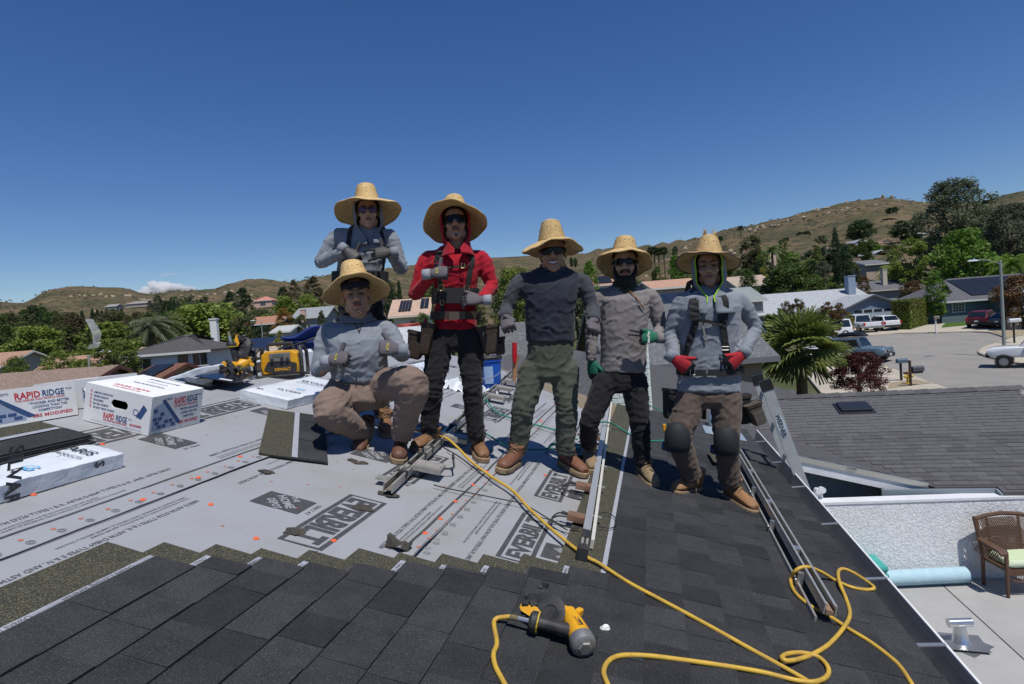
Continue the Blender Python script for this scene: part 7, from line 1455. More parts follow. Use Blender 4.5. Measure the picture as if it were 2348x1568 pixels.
# ---- straw hat
def hat(p, T, R, tilt=.2, roll=0., yaw=0., crown=.125, rb=.086, rt=.056, droop=0., tatter=False, dimple=True, seed=1, zoff=.075, bell=.25, edge=None):
    H = T @ Matrix.Translation((0, -.012, zoff)) @ Matrix.Rotation(yaw, 4, 'Z') @ Matrix.Rotation(roll, 4, 'Y') @ Matrix.Rotation(tilt, 4, 'X'); n = 56; b = MB(H); rows = 15
    h_ = bpy.data.objects.new('hat', None); COL.objects.link(h_); h_.parent = p.t; h_.location = (H @ Vector((0, 0, 0)))-BASE[p.t.name]; BASE[h_.name] = BASE[p.t.name]; bpy.data.objects.remove(h_)
    def crv(k, t):
        a = 2*math.pi*k/n; f = t*rows; rip = .0034*abs(math.sin(math.pi*f))+.0016*math.sin(a*22+int(f)*1.7)*(1 if .1 < t < .95 else 0)
        r = lerp(rb, rt, t**1.15)+rip; z = crown*t
        if t > .93: r = rt*(1-(t-.93)/.07*.35); 
        if dimple and t > .6: r *= 1-.10*(t-.6)*(1-math.cos(2*a))
        return Vector((r*math.cos(a)*1.0, r*math.sin(a)*1.12, z))
    rings = [[crv(k, i/(rows*3)) for k in range(n)] for i in range(rows*3+1)]
    last = rings[-1]; zt = crown
    rings += [[Vector((v.x*f, v.y*f, zt-(1-f)*.012*(1+.8*math.sin(2*2*math.pi*k/n)))) for k, v in enumerate(last)] for f in (.85, .6, .3, .02)]
    b.loft(rings, caps=False); crown_o = b.build('hat_crown', m_straw, p.t, smooth=True, sharp=0, solid=.003)
    b = MB(H); rows2 = 14
    def brm(k, t, dn=0.):
        a = 2*math.pi*k/n; r = lerp(rb+.001, R*(1+.018*math.sin(3*a+seed)+.012*math.sin(7*a+seed*2)), t); z = -bell*R*t**1.6-droop*t*t*abs(math.cos(a))**1.5*R+(.010*math.sin(3*a+seed)+.012*math.sin(2*a+seed*1.7)+.004*math.sin(9*a+seed*3))*t+.0030*abs(math.sin(math.pi*t*rows2))
        return Vector((r*math.cos(a), r*math.sin(a), z+dn))
    top = [[brm(k, i/(rows2*2)) for k in range(n)] for i in range(rows2*2+1)]; bot = [[brm(k, i/(rows2*2), -.005) for k in range(n)] for i in range(rows2*2, -1, -1)]
    b.loft(top+bot, caps=False); br = b.build('hat_brim', m_straw, p.t, smooth=True, sharp=0)
    b = MB(H); b.tube([brm(k, 1, -.0025) for k in range(n)]+[brm(0, 1, -.0025)], .0042, 6); b.build('brim_binding', edge or m_straw, br, smooth=True)
    b = MB(H); b.loft([[Vector(((rb+.0045-.012*z)*math.cos(2*math.pi*k/n), (rb+.0045-.012*z)*1.12*math.sin(2*math.pi*k/n), .004+z*.014)) for k in range(n)] for z in (0, .5, 1)], caps=False); b.build('hat_band', mat('straw_band', (.30, .19, .08), .8), crown_o, smooth=True)
    # braided openwork: dark beads round the crown, coloured as the shade in its gaps
    for zf in (.42, .58):
        for k in range(16):
            a = 2*math.pi*k/16+.1*zf; i = int(zf*rows*3); v = rings[i][int(k*n/16) % n]; d = Vector((math.cos(a), math.sin(a), 0)); b = MB(H); b.ball((v.x*1.006, v.y*1.006, v.z), (.0034, .0034, .0055), n=6, m=4); b.build('weave_gap_shade', mat('weave_shadow', (.10, .065, .03), .9), crown_o)
    if tatter:
        rnd = random.Random(2)
        for k in range(16): a = rnd.uniform(0, 6.28); b = MB(H); b.tube([(.03*math.cos(a), .03*math.sin(a), crown-.006), (.04*math.cos(a), .04*math.sin(a), crown+.02), (rnd.uniform(.02, .055)*math.cos(a), .05*math.sin(a), crown+rnd.uniform(.025, .05))], [.004, .003, .001], 5); b.build('loose_straw', m_straw, crown_o)
    return br
def hood(p, T, m, k=1., lining=None, zb=-.25, openA=2.0, top=.11, par=None, nr=.095):
    S = T @ Matrix.Scale(k, 4)
    def fn(a, c, off=0.):
        z = lerp(zb, top, c); t = (z+.10)/.2; A = openA if z > -.10 else lerp(openA, 2.95, min(1, (-.10-z)/.09)); an = lerp(-A, A, a)
        rx, ry = (.104, .122) if z > -.04 else (lerp(.104, nr, min(1, (-.04-z)/.08)), lerp(.122, .098, min(1, (-.04-z)/.08)))
        if z < -.16: f = (-.16-z)/.09; rx += .035*f; ry += .03*f
        if z > .05: f = (z-.05)/.06; rx *= 1-.35*f*f; ry *= 1-.35*f*f
        w = .004*noise.noise((an*2, z*22, 3.))+.003*math.sin(z*60+an*3)
        return Vector(((rx+off+w)*math.sin(an), -.012-(ry+off+w)*math.cos(an), z))
    b = MB(S); b.grid(lambda a, c: fn(a, c), 34, 26); o = b.build('hood', m, p.t, smooth=True, sharp=0, solid=.006)
    if lining:
        for s_ in (0, 1):
            b = MB(S); b.tube([fn(s_, c, .001)+Vector((0, .002, 0)) for c in np.linspace(.18, .95, 18)], .0042, 8); b.build('hood_lining', lining, o, smooth=True)
    return o
# ---- gloves
def glove(p, wrist, fdir, ndir, curls, side, thumb, m1, m2, cuff=None, k=1., spread=0., name='glove', label_=None):
    X = Vector(fdir).normalized(); Z = Vector(ndir); Z = (Z-X*Z.dot(X)).normalized(); Y = Z.cross(X)*side; W0 = Vector(wrist); b = MB()
    q = lambda x, y, z: W0+(X*x+Y*y+Z*z)*k
    b.loft([[q(x, hw*math.cos(a)*(1+.05*math.cos(a)), hd*math.sin(a)) for a in np.linspace(0, 2*math.pi, 13)[:-1]] for x, hw, hd in ((-.03, .031, .024), (0, .033, .023), (.03, .042, .021), (.07, .046, .019), (.095, .043, .016), (.104, .03, .010))])
    for i, (yy, L_) in enumerate(((.034, .92), (.0118, 1.), (-.0112, .94), (-.033, .76))):
        c = curls[i]; pts = [q(.088, yy, .0)]; ang = 0.; d = 0; pos = pts[0]
        sp = (1.5-i)*spread
        for sl, cf in ((.046, .95), (.029, 1.05), (.022, .75)):
            ang += c*cf*1.62; dv = X*math.cos(ang)-Z*math.sin(ang)+Y*sp; pos = pos+dv.normalized()*sl*L_*k; pts.append(pos)
        b.tube(pts, [.0092*k, .0090*k, .0088*k, .0074*k], 8)
    th = Vector(thumb).normalized(); b.tube([q(.015, .028, -.006), q(.045, .044, -.010), q(.045, .044, -.010)+th*.042*k, q(.045, .044, -.010)+th*.072*k], [.018*k, .0165*k, .0140*k, .0118*k], 9)
    V, N, F = remesh(b, .0032*k, 1); Xn = V3(X); Zn = V3(Z); w0 = V3(W0); mi = []
    for f in F: c = V[list(f)].mean(0)-w0; x = c.dot(Xn)/k; z = c.dot(Zn)/k; mi.append(1 if (x > .092 or z < -.014) else 0)
    o = raw(name, V, F, [m1, m2], p.t, mi)
    b = MB(); b.loft([[q(x, hw*math.cos(a), hd*math.sin(a)) for a in np.linspace(0, 2*math.pi, 15)[:-1]] for x, hw, hd in ((-.065, .036, .031), (-.04, .036, .029), (-.01, .0355, .0265))], caps=False); b.build('glove_cuff', cuff or m1, o, smooth=True, solid=.003)
    if label_:
        b = MB(); b.text(label_[0], q(.045, -.012*0, .0235), Y*side*-1 if side < 0 else Y, X*(-1 if side > 0 else 1), .016*k, 0, .02); b.build('glove_print', label_[1], o)
    return o, q
# ---- boots
def boot(p, foot, toe, m=m_boot, k=1., lift=0., hi=.15, heel=0., name='boot', soled=m_sole):
    x = Vector((toe[0], toe[1], 0)); x = (x-ND*x.dot(ND)).normalized(); y = ND.cross(x); o = Vector(foot)+ND*(lift+.012); T = frame(o, x, y, ND) @ Matrix.Rotation(-heel, 4, 'Y') @ Matrix.Scale(k, 4)
    b = MB(T); sec = [(-.085, .026, .062, .085), (-.07, .036, .085, .12), (-.03, .041, .11, .14), (.02, .043, .10, .13), (.06, .046, .085, .095), (.10, .050, .074, .080), (.15, .051, .066, .068), (.185, .044, .055, .055), (.205, .026, .036, .035)]
    rings = []
    for xx, hw, h0, h1 in sec: rings.append([Vector((xx, hw*math.cos(a)*(1.0 if math.sin(a) < .2 else .80+.1*abs(math.cos(a))), .028+max(0, h0*(math.sin(a)*.5+.5)) if True else 0)) for a in np.linspace(-math.pi/2, 1.5*math.pi, 17)[:-1]])
    b.loft(rings); b.tube([(-.035, 0, .07), (-.03, 0, .11), (-.028, 0, hi)], [.048, .050, .054], 14); V, N, F = remesh(b, .0065, 3)
    V = V+N*np.array([[.0022*noise.fractal((v[0]*28, v[1]*28, v[2]*34), .8, 2, 3)] for v in V]); bo = raw(name, V, F, m, p.t)
    b = MB(T); outl = [(-.095, .0), (-.09, .03), (-.06, .042), (0, .043), (.05, .046), (.11, .056), (.17, .053), (.205, .036), (.218, 0)]; outl = outl+[(x_, -y_) for x_, y_ in outl[-2:0:-1]]
    b.loft([[Vector((x_*s_, y_*s_, z)) for x_, y_ in outl] for s_, z in ((.97, 0), (1.0, .006), (1.0, .030), (.96, .036))]); b.build('sole', soled, bo, smooth=True, sharp=35)
    b = MB(T)
    b.tube(spline([(.095, -.035, .066), (.15, -.030, .064), (.178, 0, .062), (.15, .030, .064), (.095, .035, .066)], 5), .0032, 6)
    for i in range(5):
        xx = .085-i*.024; zz = .092+i*.017; b.tube([(xx, -.026, zz-.002), (xx-.006, 0, zz+.018), (xx-.012, .026, zz+.002)], .0042, 5)
    b.build('laces', m_lace, bo, smooth=True)
    return bo
# ---- straps laid on a garment
def bvh_of(V, F): return BVHTree.FromPolygons([tuple(v) for v in V], F)
CAMP = Vector((0, 0, CZ))
def hit(bv, x, y, off=.006):
    r = ray(x, y).normalized(); loc, n, i, d = bv.ray_cast(CAMP, r)
    if loc is None: loc, n, i, d = bv.find_nearest(CAMP+r*4.1); n = -r
    return loc-r*off, n
def ribbon(bv, pts, w, m, parent, name, off=.007, th=.003, back=None, n=5):
    P_ = []; 
    for (x, y) in pts: P_.append(hit(bv, x, y, off)[0])
    if back: P_ = [Vector(q) for q in back[0]]+P_+[Vector(q) for q in back[1]]
    S = spline(P_, n); rings = []
    for i, q in enumerate(S):
        t = (S[min(i+1, len(S)-1)]-S[max(i-1, 0)]).normalized(); loc, nn, _, _ = bv.find_nearest(q); nn = (q-loc).normalized() if (q-loc).length > 1e-5 else -ray(0, 0); sd_ = t.cross(nn).normalized()*w/2
        rings.append([q-sd_-nn*th, q+sd_-nn*th, q+sd_+nn*th, q-sd_+nn*th])
    b = MB(); b.loft(rings); return b.build(name, m, parent)
def buckle(bv, x, y, w, h, parent, m=None, name='buckle', off=.012):
    c, n = hit(bv, x, y, off); X = CR; Y = CU; b = MB(); b.tube([c-X*w/2-Y*h/2, c+X*w/2-Y*h/2, c+X*w/2+Y*h/2, c-X*w/2+Y*h/2, c-X*w/2-Y*h/2], .0032, 6); return b.build(name, m or m_buckle, parent)
def beltloop(p, x, y, hwpx, hd, h, m, name, dy=0., par=None, lean=0., slope=0.):
    c = p.j(x, y, dy); hw = hwpx*(p.D+dy)/FPX; b = MB(); n = 40
    rr = lambda dz, e: [v+CU*dz+CR.normalized()*0+Vector((0, 0, slope*((v-c).dot(CR)))) for v in ring(c, hw+e, hd+e, n, .85, lean)]
    b.loft([rr(-h/2, 0), rr(h/2, 0), rr(h/2, .006), rr(-h/2, .006), rr(-h/2, 0)], caps=False); return b.build(name, m, par or p.t, smooth=True, sharp=40)
def pouch(p, x, y, w, h, d, m, dy=0., name='tool_pouch', rot=0., flare=1.15):
    c = p.j(x, y, dy); T = frame(c, CR*math.cos(rot)+CU*math.sin(rot), Vector((0, 1, 0)), CU*math.cos(rot)-CR*math.sin(rot)); b = MB(T)
    b.loft([[Vector((hw*w/2*cx, d/2*dd*cy, z*h)) for cx, cy in ((-1, -.6), (-.8, -1), (.8, -1), (1, -.6), (1, 1), (-1, 1))] for z, hw, dd in ((-1, .55, .5), (-.9, .75, .8), (-.5, .9, 1.), (0, flare, flare))]); o = b.build(name, m, p.t, smooth=True, sharp=50, bevel=.004)
    b = MB(T); b.loft([[Vector((1.03*flare*w/2*cx, d/2*flare*1.03*cy, z)) for cx, cy in ((-1, -.6), (-.8, -1), (.8, -1), (1, -.6), (1, 1), (-1, 1))] for z in (-.018, .002)], caps=False); b.build('pouch_rim', m_leather, o, solid=.004)
    b = MB(T); b.loft([[Vector((hw*w*.36*cx, -d/2*(1.+dd)*1+(-.02*(1 if cy < 0 else 0)), z*h)) for cx, cy in ((-1, -1), (1, -1), (1, 1), (-1, 1))] for z, hw, dd in ((-.92, .7, 0.05), (-.8, .95, .1), (-.35, 1., .14))]); b.build('front_pocket', m, o)
    return o
# ---- generic clothed figure
def figure(label, D, rows, arms, legs, headp, shirt, trousers, skin=SKIN, jaw=1., hk=1., seed=1., pelvis=None, sleeves=None, cuffs=.040, ankle=.060, vox=.0095, tf=1., hip=None, names=('shirt', 'trousers')):
    """rows hem->neck; arms: [(shoulder,elbow,wrist)] each (x,y,dy); legs: [(hip,knee,ankle)] ; pixel positions of the 2347 px picture"""
    feet = [l[2] for l in legs]; base = at((feet[0][0]+feet[1][0])/2, max(f[1] for f in feet)+12, D); p = P(label, D, base); p.skin = skin
    J = lambda q: p.j(*q)
    b = MB(); b.loft(torso_rings(p, rows)); jf = []
    for (s_, e, w), r in zip(arms, ((.062, .048, .038),)*2):
        S, E_, W_ = J(s_), J(e), J(w); NB = p.j(rows[-2][0], rows[-2][1], rows[-2][4]); limb(b, [S.lerp(NB, .62)-Vector((0, 0, .035)), S.lerp(NB, .10)-Vector((0, 0, .015)), S.lerp(E_, .28), S.lerp(E_, .6), E_, E_.lerp(W_, .55), W_], [.045, .058, .060, .055, .049, .044, cuffs])
        jf += [(V3(E_), V3((W_-S).normalized()), .085, .0085, 95), (V3(S.lerp(E_, .35)), V3((E_-S).normalized()), .09, .005, 70), (V3(E_.lerp(W_, .75)), V3((W_-E_).normalized()), .06, .006, 120)]
    m0 = rows[0]; jf.append((V3(p.j(rows[1][0], rows[1][1], rows[1][4]-.1)), V3((.25, 0, .97)), .13, .006, 60))
    V, N, F = remesh(b, vox, 3); V = folds(V, N, jf, .0062, seed); mi = None; ms = [shirt]
    if sleeves:
        ms = [shirt, sleeves]; seg = [(J(a[0]), J(a[1]), J(a[2])) for a in arms]; mi = []
        for f in F:
            c = Vector(V[list(f)].mean(0)); best = 9
            for S, E_, W_ in seg:
                for a_, c_ in ((S, E_), (E_, W_)):
                    t = max(0, min(1, (c-a_).dot(c_-a_)/(c_-a_).length_squared)); best = min(best, (c-(a_+(c_-a_)*t)).length)
            mi.append(1 if best < .075 else 0)
    p.shirt = raw(names[0], V, F, ms, p.t, mi); p.bv = bvh_of(V, F)
    b = MB(); kf = []
    if hip is None: hip = [(rows[0][0], rows[0][1]-18, rows[0][2]*.86, rows[0][3]*.84, rows[0][4]), (rows[0][0], rows[0][1]+8, rows[0][2]*.93, rows[0][3]*.94, rows[0][4]), ((legs[0][0][0]+legs[1][0][0])/2, (legs[0][0][1]+legs[1][0][1])/2+10, rows[0][2]*.90, rows[0][3]*.93, rows[0][4]), ((legs[0][0][0]+legs[1][0][0])/2, (legs[0][0][1]+legs[1][0][1])/2+26, rows[0][2]*.70, rows[0][3]*.75, rows[0][4])]
    b.loft(torso_rings(p, hip))
    for l in legs:
        H_, K_, A_ = J(l[0]), J(l[1]), J(l[2]); rr = l[3] if len(l) > 3 else (.098, .074, ankle); HC = p.j((legs[0][0][0]+legs[1][0][0])/2, (legs[0][0][1]+legs[1][0][1])/2-24, l[0][2]); limb(b, [H_.lerp(HC, .55), H_, H_.lerp(K_, .5), K_, K_.lerp(A_, .5), A_], [rr[0]*.8*tf, rr[0]*tf, (rr[0]*.55+rr[1]*.45)*tf, rr[1]*tf, (rr[1]*.5+rr[2]*.5)*tf, rr[2]*tf])
        kf += [(V3(K_), V3((A_-H_).normalized()), .11, .009, 75), (V3(A_), V3((A_-K_).normalized()), .09, .009, 95), (V3(H_.lerp(K_, .25)), V3((.5*(1 if l[0][0] > legs[0][0][0] else -1), 0, .85)), .12, .007, 60)]
    V, N, F = remesh(b, vox, 3); V = folds(V, N, kf, .0072, seed+5); p.trousers = raw(names[1], V, F, trousers, p.t); p.bvt = bvh_of(V, F)
    T = head_frame(p, *headp); p.T = T; p.hk = hk
    b = MB(); head_parts(b, T, hk, jaw); n0 = T @ Vector((0, -.012, -.07))*1; neck = rows[-1]; nb = p.j(neck[0], neck[1]+14, neck[4])
    b.tube([T @ Vector((0, -.015, -.06)), (T @ Vector((0, -.025, -.13))), nb], [.056, .055, .066], 14)
    b.loft(torso_rings(p, [(x, y, hw*.72, hd*.72, dy) for x, y, hw, hd, dy in rows]))
    for a in arms: limb(b, [J(a[0]), J(a[1]), J(a[2])], [.045, .034, .026])
    for l in legs: limb(b, [J(l[0]), J(l[1]), J(l[2])], [.06, .045, .032])
    b.loft(torso_rings(p, [(x, y, hw*.72, hd*.72, dy) for x, y, hw, hd, dy in hip]))
    V, N, F = remesh(b, .0058, 2); p.body = raw('body', V, F, skin, p.t); return p
def gaiter(p, m, y0, y1, x, r0, r1, dy=0., name='neck_gaiter', n=24):
    b = MB()
    def fn(a, c):
        th = 2*math.pi*a; q = p.j(x, lerp(y0, y1, c), dy); r = lerp(r0, r1, c)+.006*math.sin(c*22+3*math.sin(th))+.004*noise.noise((math.cos(th)*3, math.sin(th)*3, c*6)); return q+CR*(r*math.cos(th))+Vector((0, r*math.sin(th)*.95, 0))+Vector((0, 0, .02*math.sin(th)))
    b.grid(fn, n*2, 12); return b.build(name, m, p.t, smooth=True, sharp=0)
def cord(p, pts, r, m, name='cord', off=.01): b = MB(); b.tube(spline([hit(p.bv, x, y, off)[0] for x, y in pts], 5), r, 6); return b.build(name, m, p.t, smooth=True)
k1 = lambda x, y, dy=0.: (676.1+x*.3289, 389.6+y*.3289, dy); k2 = lambda x, y, dy=0.: (676.1+x*.2631, 733.4+y*.2631, dy); k3 = lambda x, y, dy=0.: (1117.3+x*.27576, 487.+y*.27576, dy); k4 = lambda x, y, dy=0.: (1117.3+x*.27576, 802.2+y*.27576, dy)
def R_(kf, rows, sc):             # rows x,y,half,depth,dy in a crop
    return [kf(x, y)[:2]+(hw*sc, hd, dy) for x, y, hw, hd, dy in rows]
TO = Vector((0, -1, 0))           # towards the camera
m_gg = mat('grey_glove_coat', (.068, .060, .068), .55); m_gk = mat('grey_glove_knit', (.105, .092, .103), .85); m_gcf = mat('pale_cuff', (.26, .275, .31), .9); m_bg = mat('black_glove', (.05, .047, .045), .6); m_bgp = mat('black_glove_palm', (.028, .026, .026), .5); m_gng = mat('green_glove', (.012, .13, .075), .8); m_rdg = mat('red_glove', (.36, .015, .025), .85); m_ygp = mat('yellow_print', (.5, .42, .04), .7); m_thk = mat('dark_thumb', (.03, .028, .03), .6)
m_grey = cloth('grey_jersey', (.235, .255, .29)); m_hood = cloth('grey_hood', (.20, .22, .255)); m_redc = cloth('red_jersey', (.37, .010, .024)); m_blackp = cloth('black_trousers', (.020, .019, .021)); m_olive = cloth('olive_trousers', (.082, .088, .066)); m_navy = cloth('navy_jersey', (.030, .034, .048)); m_char = cloth('charcoal_sleeves', (.058, .062, .072)); m_warm = cloth('warm_grey_jersey', (.225, .205, .205)); m_brn = cloth('taupe_trousers', (.215, .155, .125)); m_brn2 = cloth('dark_taupe_trousers', (.115, .085, .068)); m_neon = mat('neon_yellow', (.30, .60, .02), .8); m_gait = cloth('olive_gaiter', (.045, .055, .038)); m_navg = cloth('slate_gaiter', (.05, .058, .075))
# === 1 person in grey hoodie with glasses, at the back
d1 = atr(879, 984).y+.02
p = figure('person in grey hoodie, black braces and straw hat standing behind the squatting man', d1, R_(k1, [(455, 800, 170, .115, 0), (455, 715, 172, .115, 0), (470, 600, 178, .12, -.01), (480, 500, 185, .115, -.0), (488, 430, 160, .095, .02), (495, 385, 75, .07, .02)], .3289),
    [(k1(300, 440), k1(178, 645, -.03), k1(345, 572, -.20)), (k1(665, 450), k1(742, 690, -.03), k1(665, 585, -.20))], [((800, 735, .03), (797, 860, .02), (795, 965, .05)), ((858, 735, .03), (868, 860, -.02), (876, 958, .0))], k1(508, 306, -.02)+(0., .04, 0.), m_grey, m_blackp, SKINL, .95, 1.02, 1.3, hip=[(828, 655, 54, .11, 0), (828, 700, 56, .11, 0), (828, 745, 54, .11, 0)])
face_bits(p, p.T, 1.02, True, False, True, head_o=p.body); glasses(p, p.T, p.body, 1.02); hood(p, p.T, m_hood, 1.02, zb=-.24, openA=2.15); hat(p, p.T, .243, .24, .0, crown=.155, rb=.092, rt=.060, seed=1., bell=.27)
boot(p, atr(879, 990), (.35, -1)); boot(p, atr(798, 985), (-.2, -1))
glove(p, p.j(*k1(362, 565, -.21)), CR*.75-CU*.55+TO*.25, TO*.8+CU*.5, (.75, .75, .35, .05), 1, CU*.9+CR*.4, m_bg, m_bgp, m_grey)
glove(p, p.j(*k1(655, 575, -.21)), -CR*.95-CU*.12+TO*.2, TO*.9+CU*.3, (.12, .5, .5, .15), -1, CU*.95-CR*.15, m_bg, m_bgp, m_grey, spread=.05)
for xs in ((385, 370, 350, 340), (595, 615, 620, 615)):
    S0 = hit(p.bv, *k1(xs[0], 420)[:2], .004)[0]; ribbon(p.bv, [k1(x, y)[:2] for x, y in zip(xs, (420, 520, 620, 700))], .036, m_web, p.t, 'brace_strap', back=([S0+Vector((0, .20, -.05)), S0+Vector((0, .10, .045))], []))
beltloop(p, *k1(455, 745)[:2], 62, .122, .075, m_web, 'support_belt')
cord(p, [k1(x, y)[:2] for x, y in ((420, 395), (500, 480), (520, 520))], .003, m_blk, 'hood_cord')
# === 2 red hoodie
d2 = (atr(*k2(1120, 1140)[:2]).y+atr(*k2(1600, 1230)[:2]).y)/2+.06
p = figure('person in red hoodie, wraparound sunglasses and leather tool belt giving a thumbs up', d2, R_(k1, [(1118, 1112, 156, .115, 0), (1118, 1000, 160, .115, 0), (1122, 870, 152, .11, 0), (1118, 760, 172, .12, -.01), (1112, 660, 200, .125, -.01), (1108, 590, 195, .11, .01), (1112, 545, 120, .08, .02), (1115, 520, 70, .07, .02)], .3289),
    [(k1(915, 610), k1(838, 865, -.02), k1(950, 735, -.22)), (k1(1308, 605), k1(1370, 810, -.02), k1(1305, 900, -.20))], [(k2(1270, 170), k2(1205, 560, -.05), k2(1165, 985, -.0), (.104, .076, .063)), (k2(1520, 170), k2(1545, 560, -.04), k2(1580, 1035, -.0), (.104, .076, .063))], k1(1118, 385, -.03)+(0., .16, 0.), m_redc, m_blackp, SKIN, 1., 1.05, 2.3)
face_bits(p, p.T, 1.05, False, False, False, .7, .8, head_o=p.body); visor(p, p.T, p.body, 1.06, .052); hood(p, p.T, cloth('red_hood', (.33, .009, .022)), 1.0, zb=-.23, nr=.09, openA=2.15); hat(p, p.T, .216, .42, .03, crown=.150, rb=.094, rt=.06, seed=2., bell=.34)
boot(p, atr(*k2(1165, 1125)[:2]), (-.45, -1)); boot(p, atr(*k2(1580, 1180)[:2]), (.30, -1))
g1, q1 = glove(p, p.j(*k1(958, 722, -.23)), CR*.98+CU*.12+TO*.12, TO*.75+CU*.45, (.95, .98, .98, .98), 1, CU*.98+CR*.15, m_gk, m_gg, m_gcf, label_=('ATG', m_ygp)); glove(p, p.j(*k1(1300, 905, -.21)), -CR*.98+CU*.0+TO*.05, TO*.8+CU*.55, (.35, .38, .40, .42), -1, CU*.35-CR*.9, m_gk, m_gg, m_gcf)
for xs in (((985, 545), (985, 620), (1000, 720), (1018, 830)), ((1235, 545), (1238, 620), (1218, 720), (1200, 830))):
    S0 = hit(p.bv, *k1(*xs[0])[:2], .004)[0]; ribbon(p.bv, [k1(*q)[:2] for q in xs], .034, m_web, p.t, 'harness_strap', back=([S0+Vector((0, .22, -.06)), S0+Vector((0, .12, .05))], []))
    b = MB(); b.ball(S0+Vector((0, .05, .005)), (.036, .08, .02), n=12, m=8); b.build('shoulder_pad', m_web, p.t, smooth=True)
ribbon(p.bv, [k1(*q)[:2] for q in ((995, 680), (1100, 678), (1180, 668), (1235, 668))], .014, m_leather, p.t, 'chest_strap', off=.012); ribbon(p.bv, [k1(*q)[:2] for q in ((1018, 830), (1025, 900), (1028, 1000))], .024, m_web, p.t, 'side_strap', off=.016)
beltloop(p, *k1(1118, 880)[:2], 160*.3289, .125, .105, m_web, 'support_belt'); beltloop(p, *k1(1120, 1015)[:2], 170*.3289, .135, .055, m_leather, 'tool_belt')
for x, y, w, h in ((1018, 820, .034, .04), (1197, 830, .034, .045), (1170, 668, .022, .03), (1025, 925, .024, .03), (1078, 1018, .035, .055)): buckle(p.bv, *k1(x, y)[:2], w, h, p.t, mat('brass', (.45, .34, .16), .35, .8), off=.03)
b = MB(); b.box(p.j(*k1(1130, 1016, -.142)), (.11, .006, .05)); b.build('belt_leather_tab', mat('leather_tab', (.09, .065, .05), .6), p.t)
pouch(p, *k1(868, 1130)[:2], .13, .19, .10, m_leather, .0, rot=-.22); pouch(p, *k1(935, 1070)[:2], .09, .22, .07, m_leather, -.08, rot=-.15); pouch(p, *k1(1340, 1085)[:2], .15, .20, .10, m_leather, -.02, rot=.18); pouch(p, *k1(1410, 1170)[:2], .09, .12, .08, m_leather, .0, rot=.2)
b = MB(); b.tube([p.j(*k1(905, 1040, -.05)), p.j(*k1(915, 1075, -.05))], .014, 8); b.build('tool_handle', mat('tool_red', (.5, .01, .02), .4), p.t, smooth=True)
b = MB(); c = p.j(*k1(1345, 1180, -.09)); b.tube([c+CR*(-.03)+CU*.05, c+CR*(-.035)-CU*.02, c+CR*.04-CU*.03, c+CR*.045+CU*.04], .003, 6); b.build('hammer_loop', m_buckle, p.t)
# === 3 squatting man
d3 = atr(*k2(900, 1240)[:2]).y+.18
p = figure('person in grey hoodie and taupe trousers squatting with two thumbs up', d3, R_(k1, [(450, 1475, 205, .14, .0), (440, 1400, 200, .14, -.02), (440, 1290, 215, .14, -.04), (432, 1180, 232, .135, -.03), (425, 1100, 205, .115, .0), (428, 1050, 110, .085, .02), (430, 1015, 68, .07, .02)], .3289),
    [(k1(215, 1115), k1(160, 1395, -.06), k1(262, 1340, -.22)), (k1(645, 1095), k1(748, 1285, -.10), k1(700, 1262, -.26))], [(k2(430, 600, .02), k2(300, 800, -.30), k2(600, 985, .02), (.118, .105, .070)), (k2(720, 560, .02), k2(1030, 560, -.26), k2(925, 1020, -.14), (.118, .105, .072))], k1(428, 885, -.06)+(0., .05, -.03), m_grey, m_brn, SKIN, 1.06, 1.08, 3.3, hip=[k1(450, 1440)[:2]+(64, .14, .02), k2(560, 560)[:2]+(72, .16, .02), k2(580, 680)[:2]+(70, .17, .0), k2(590, 770)[:2]+(50, .14, .02)], tf=1.)
face_bits(p, p.T, 1.08, True, False, True, .9, .8, head_o=p.body); hat(p, p.T, .217, .36, -.04, crown=.158, rb=.096, rt=.062, seed=3., zoff=.086, bell=.27)
b = MB(p.T @ Matrix.Scale(1.08, 4)); b.loft([[Vector((.081*math.cos(a), -.012+.101*math.sin(a), z)) for a in np.linspace(0, 2*math.pi, 29)[:-1]] for z in (.045, .06, .085)], caps=False); b.build('headband', mat('navy_band', (.012, .016, .035), .9), p.t, smooth=True, solid=.006)
gaiter(p, m_hood, *k1(0, 1045)[1:2], k1(0, 1000)[1], k1(430, 0)[0], .115, .085, .0, 'hood_collar')
for s_, pts in ((0, ((345, 930), (380, 1020), (430, 1090), (448, 1130))), (1, ((515, 930), (490, 1020), (460, 1090), (448, 1130)))): cord(p, [k1(*q)[:2] for q in pts], .0028, mat('brown_cord', (.05, .025, .02), .8), 'chin_cord')
glove(p, p.j(*k1(258, 1325, -.24)), CR*.95+CU*.15+TO*.2, TO*.72+CU*.5, (.95, .98, .98, .98), 1, CU*.97+CR*.3, m_gk, m_gg, m_gcf, 1.05, label_=('ATG', m_ygp)); glove(p, p.j(*k1(708, 1250, -.29)), -CR*.95+CU*.1+TO*.2, TO*.8+CU*.4, (.9, .95, .95, .95), -1, CU*.8-CR*.55, m_gk, m_gg, m_grey, 1.05, label_=('ATG', m_ygp))
boot(p, atr(*k2(905, 1190)[:2]), (.15, -1), mat('red_brown_boot', (.14, .065, .038), .6, col2=(.095, .045, .028), scale=14, bump=.004, bscale=40), 1.02); boot(p, atr(*k2(610, 1085)[:2]), (-.05, -1), mat('red_brown_boot', (.14, .065, .038), .6), .98, heel=-.45, lift=.03)
cord(p, [k1(x, y)[:2] for x, y in ((430, 1440), (425, 1470))], .004, m_blk, 'waist_cord')
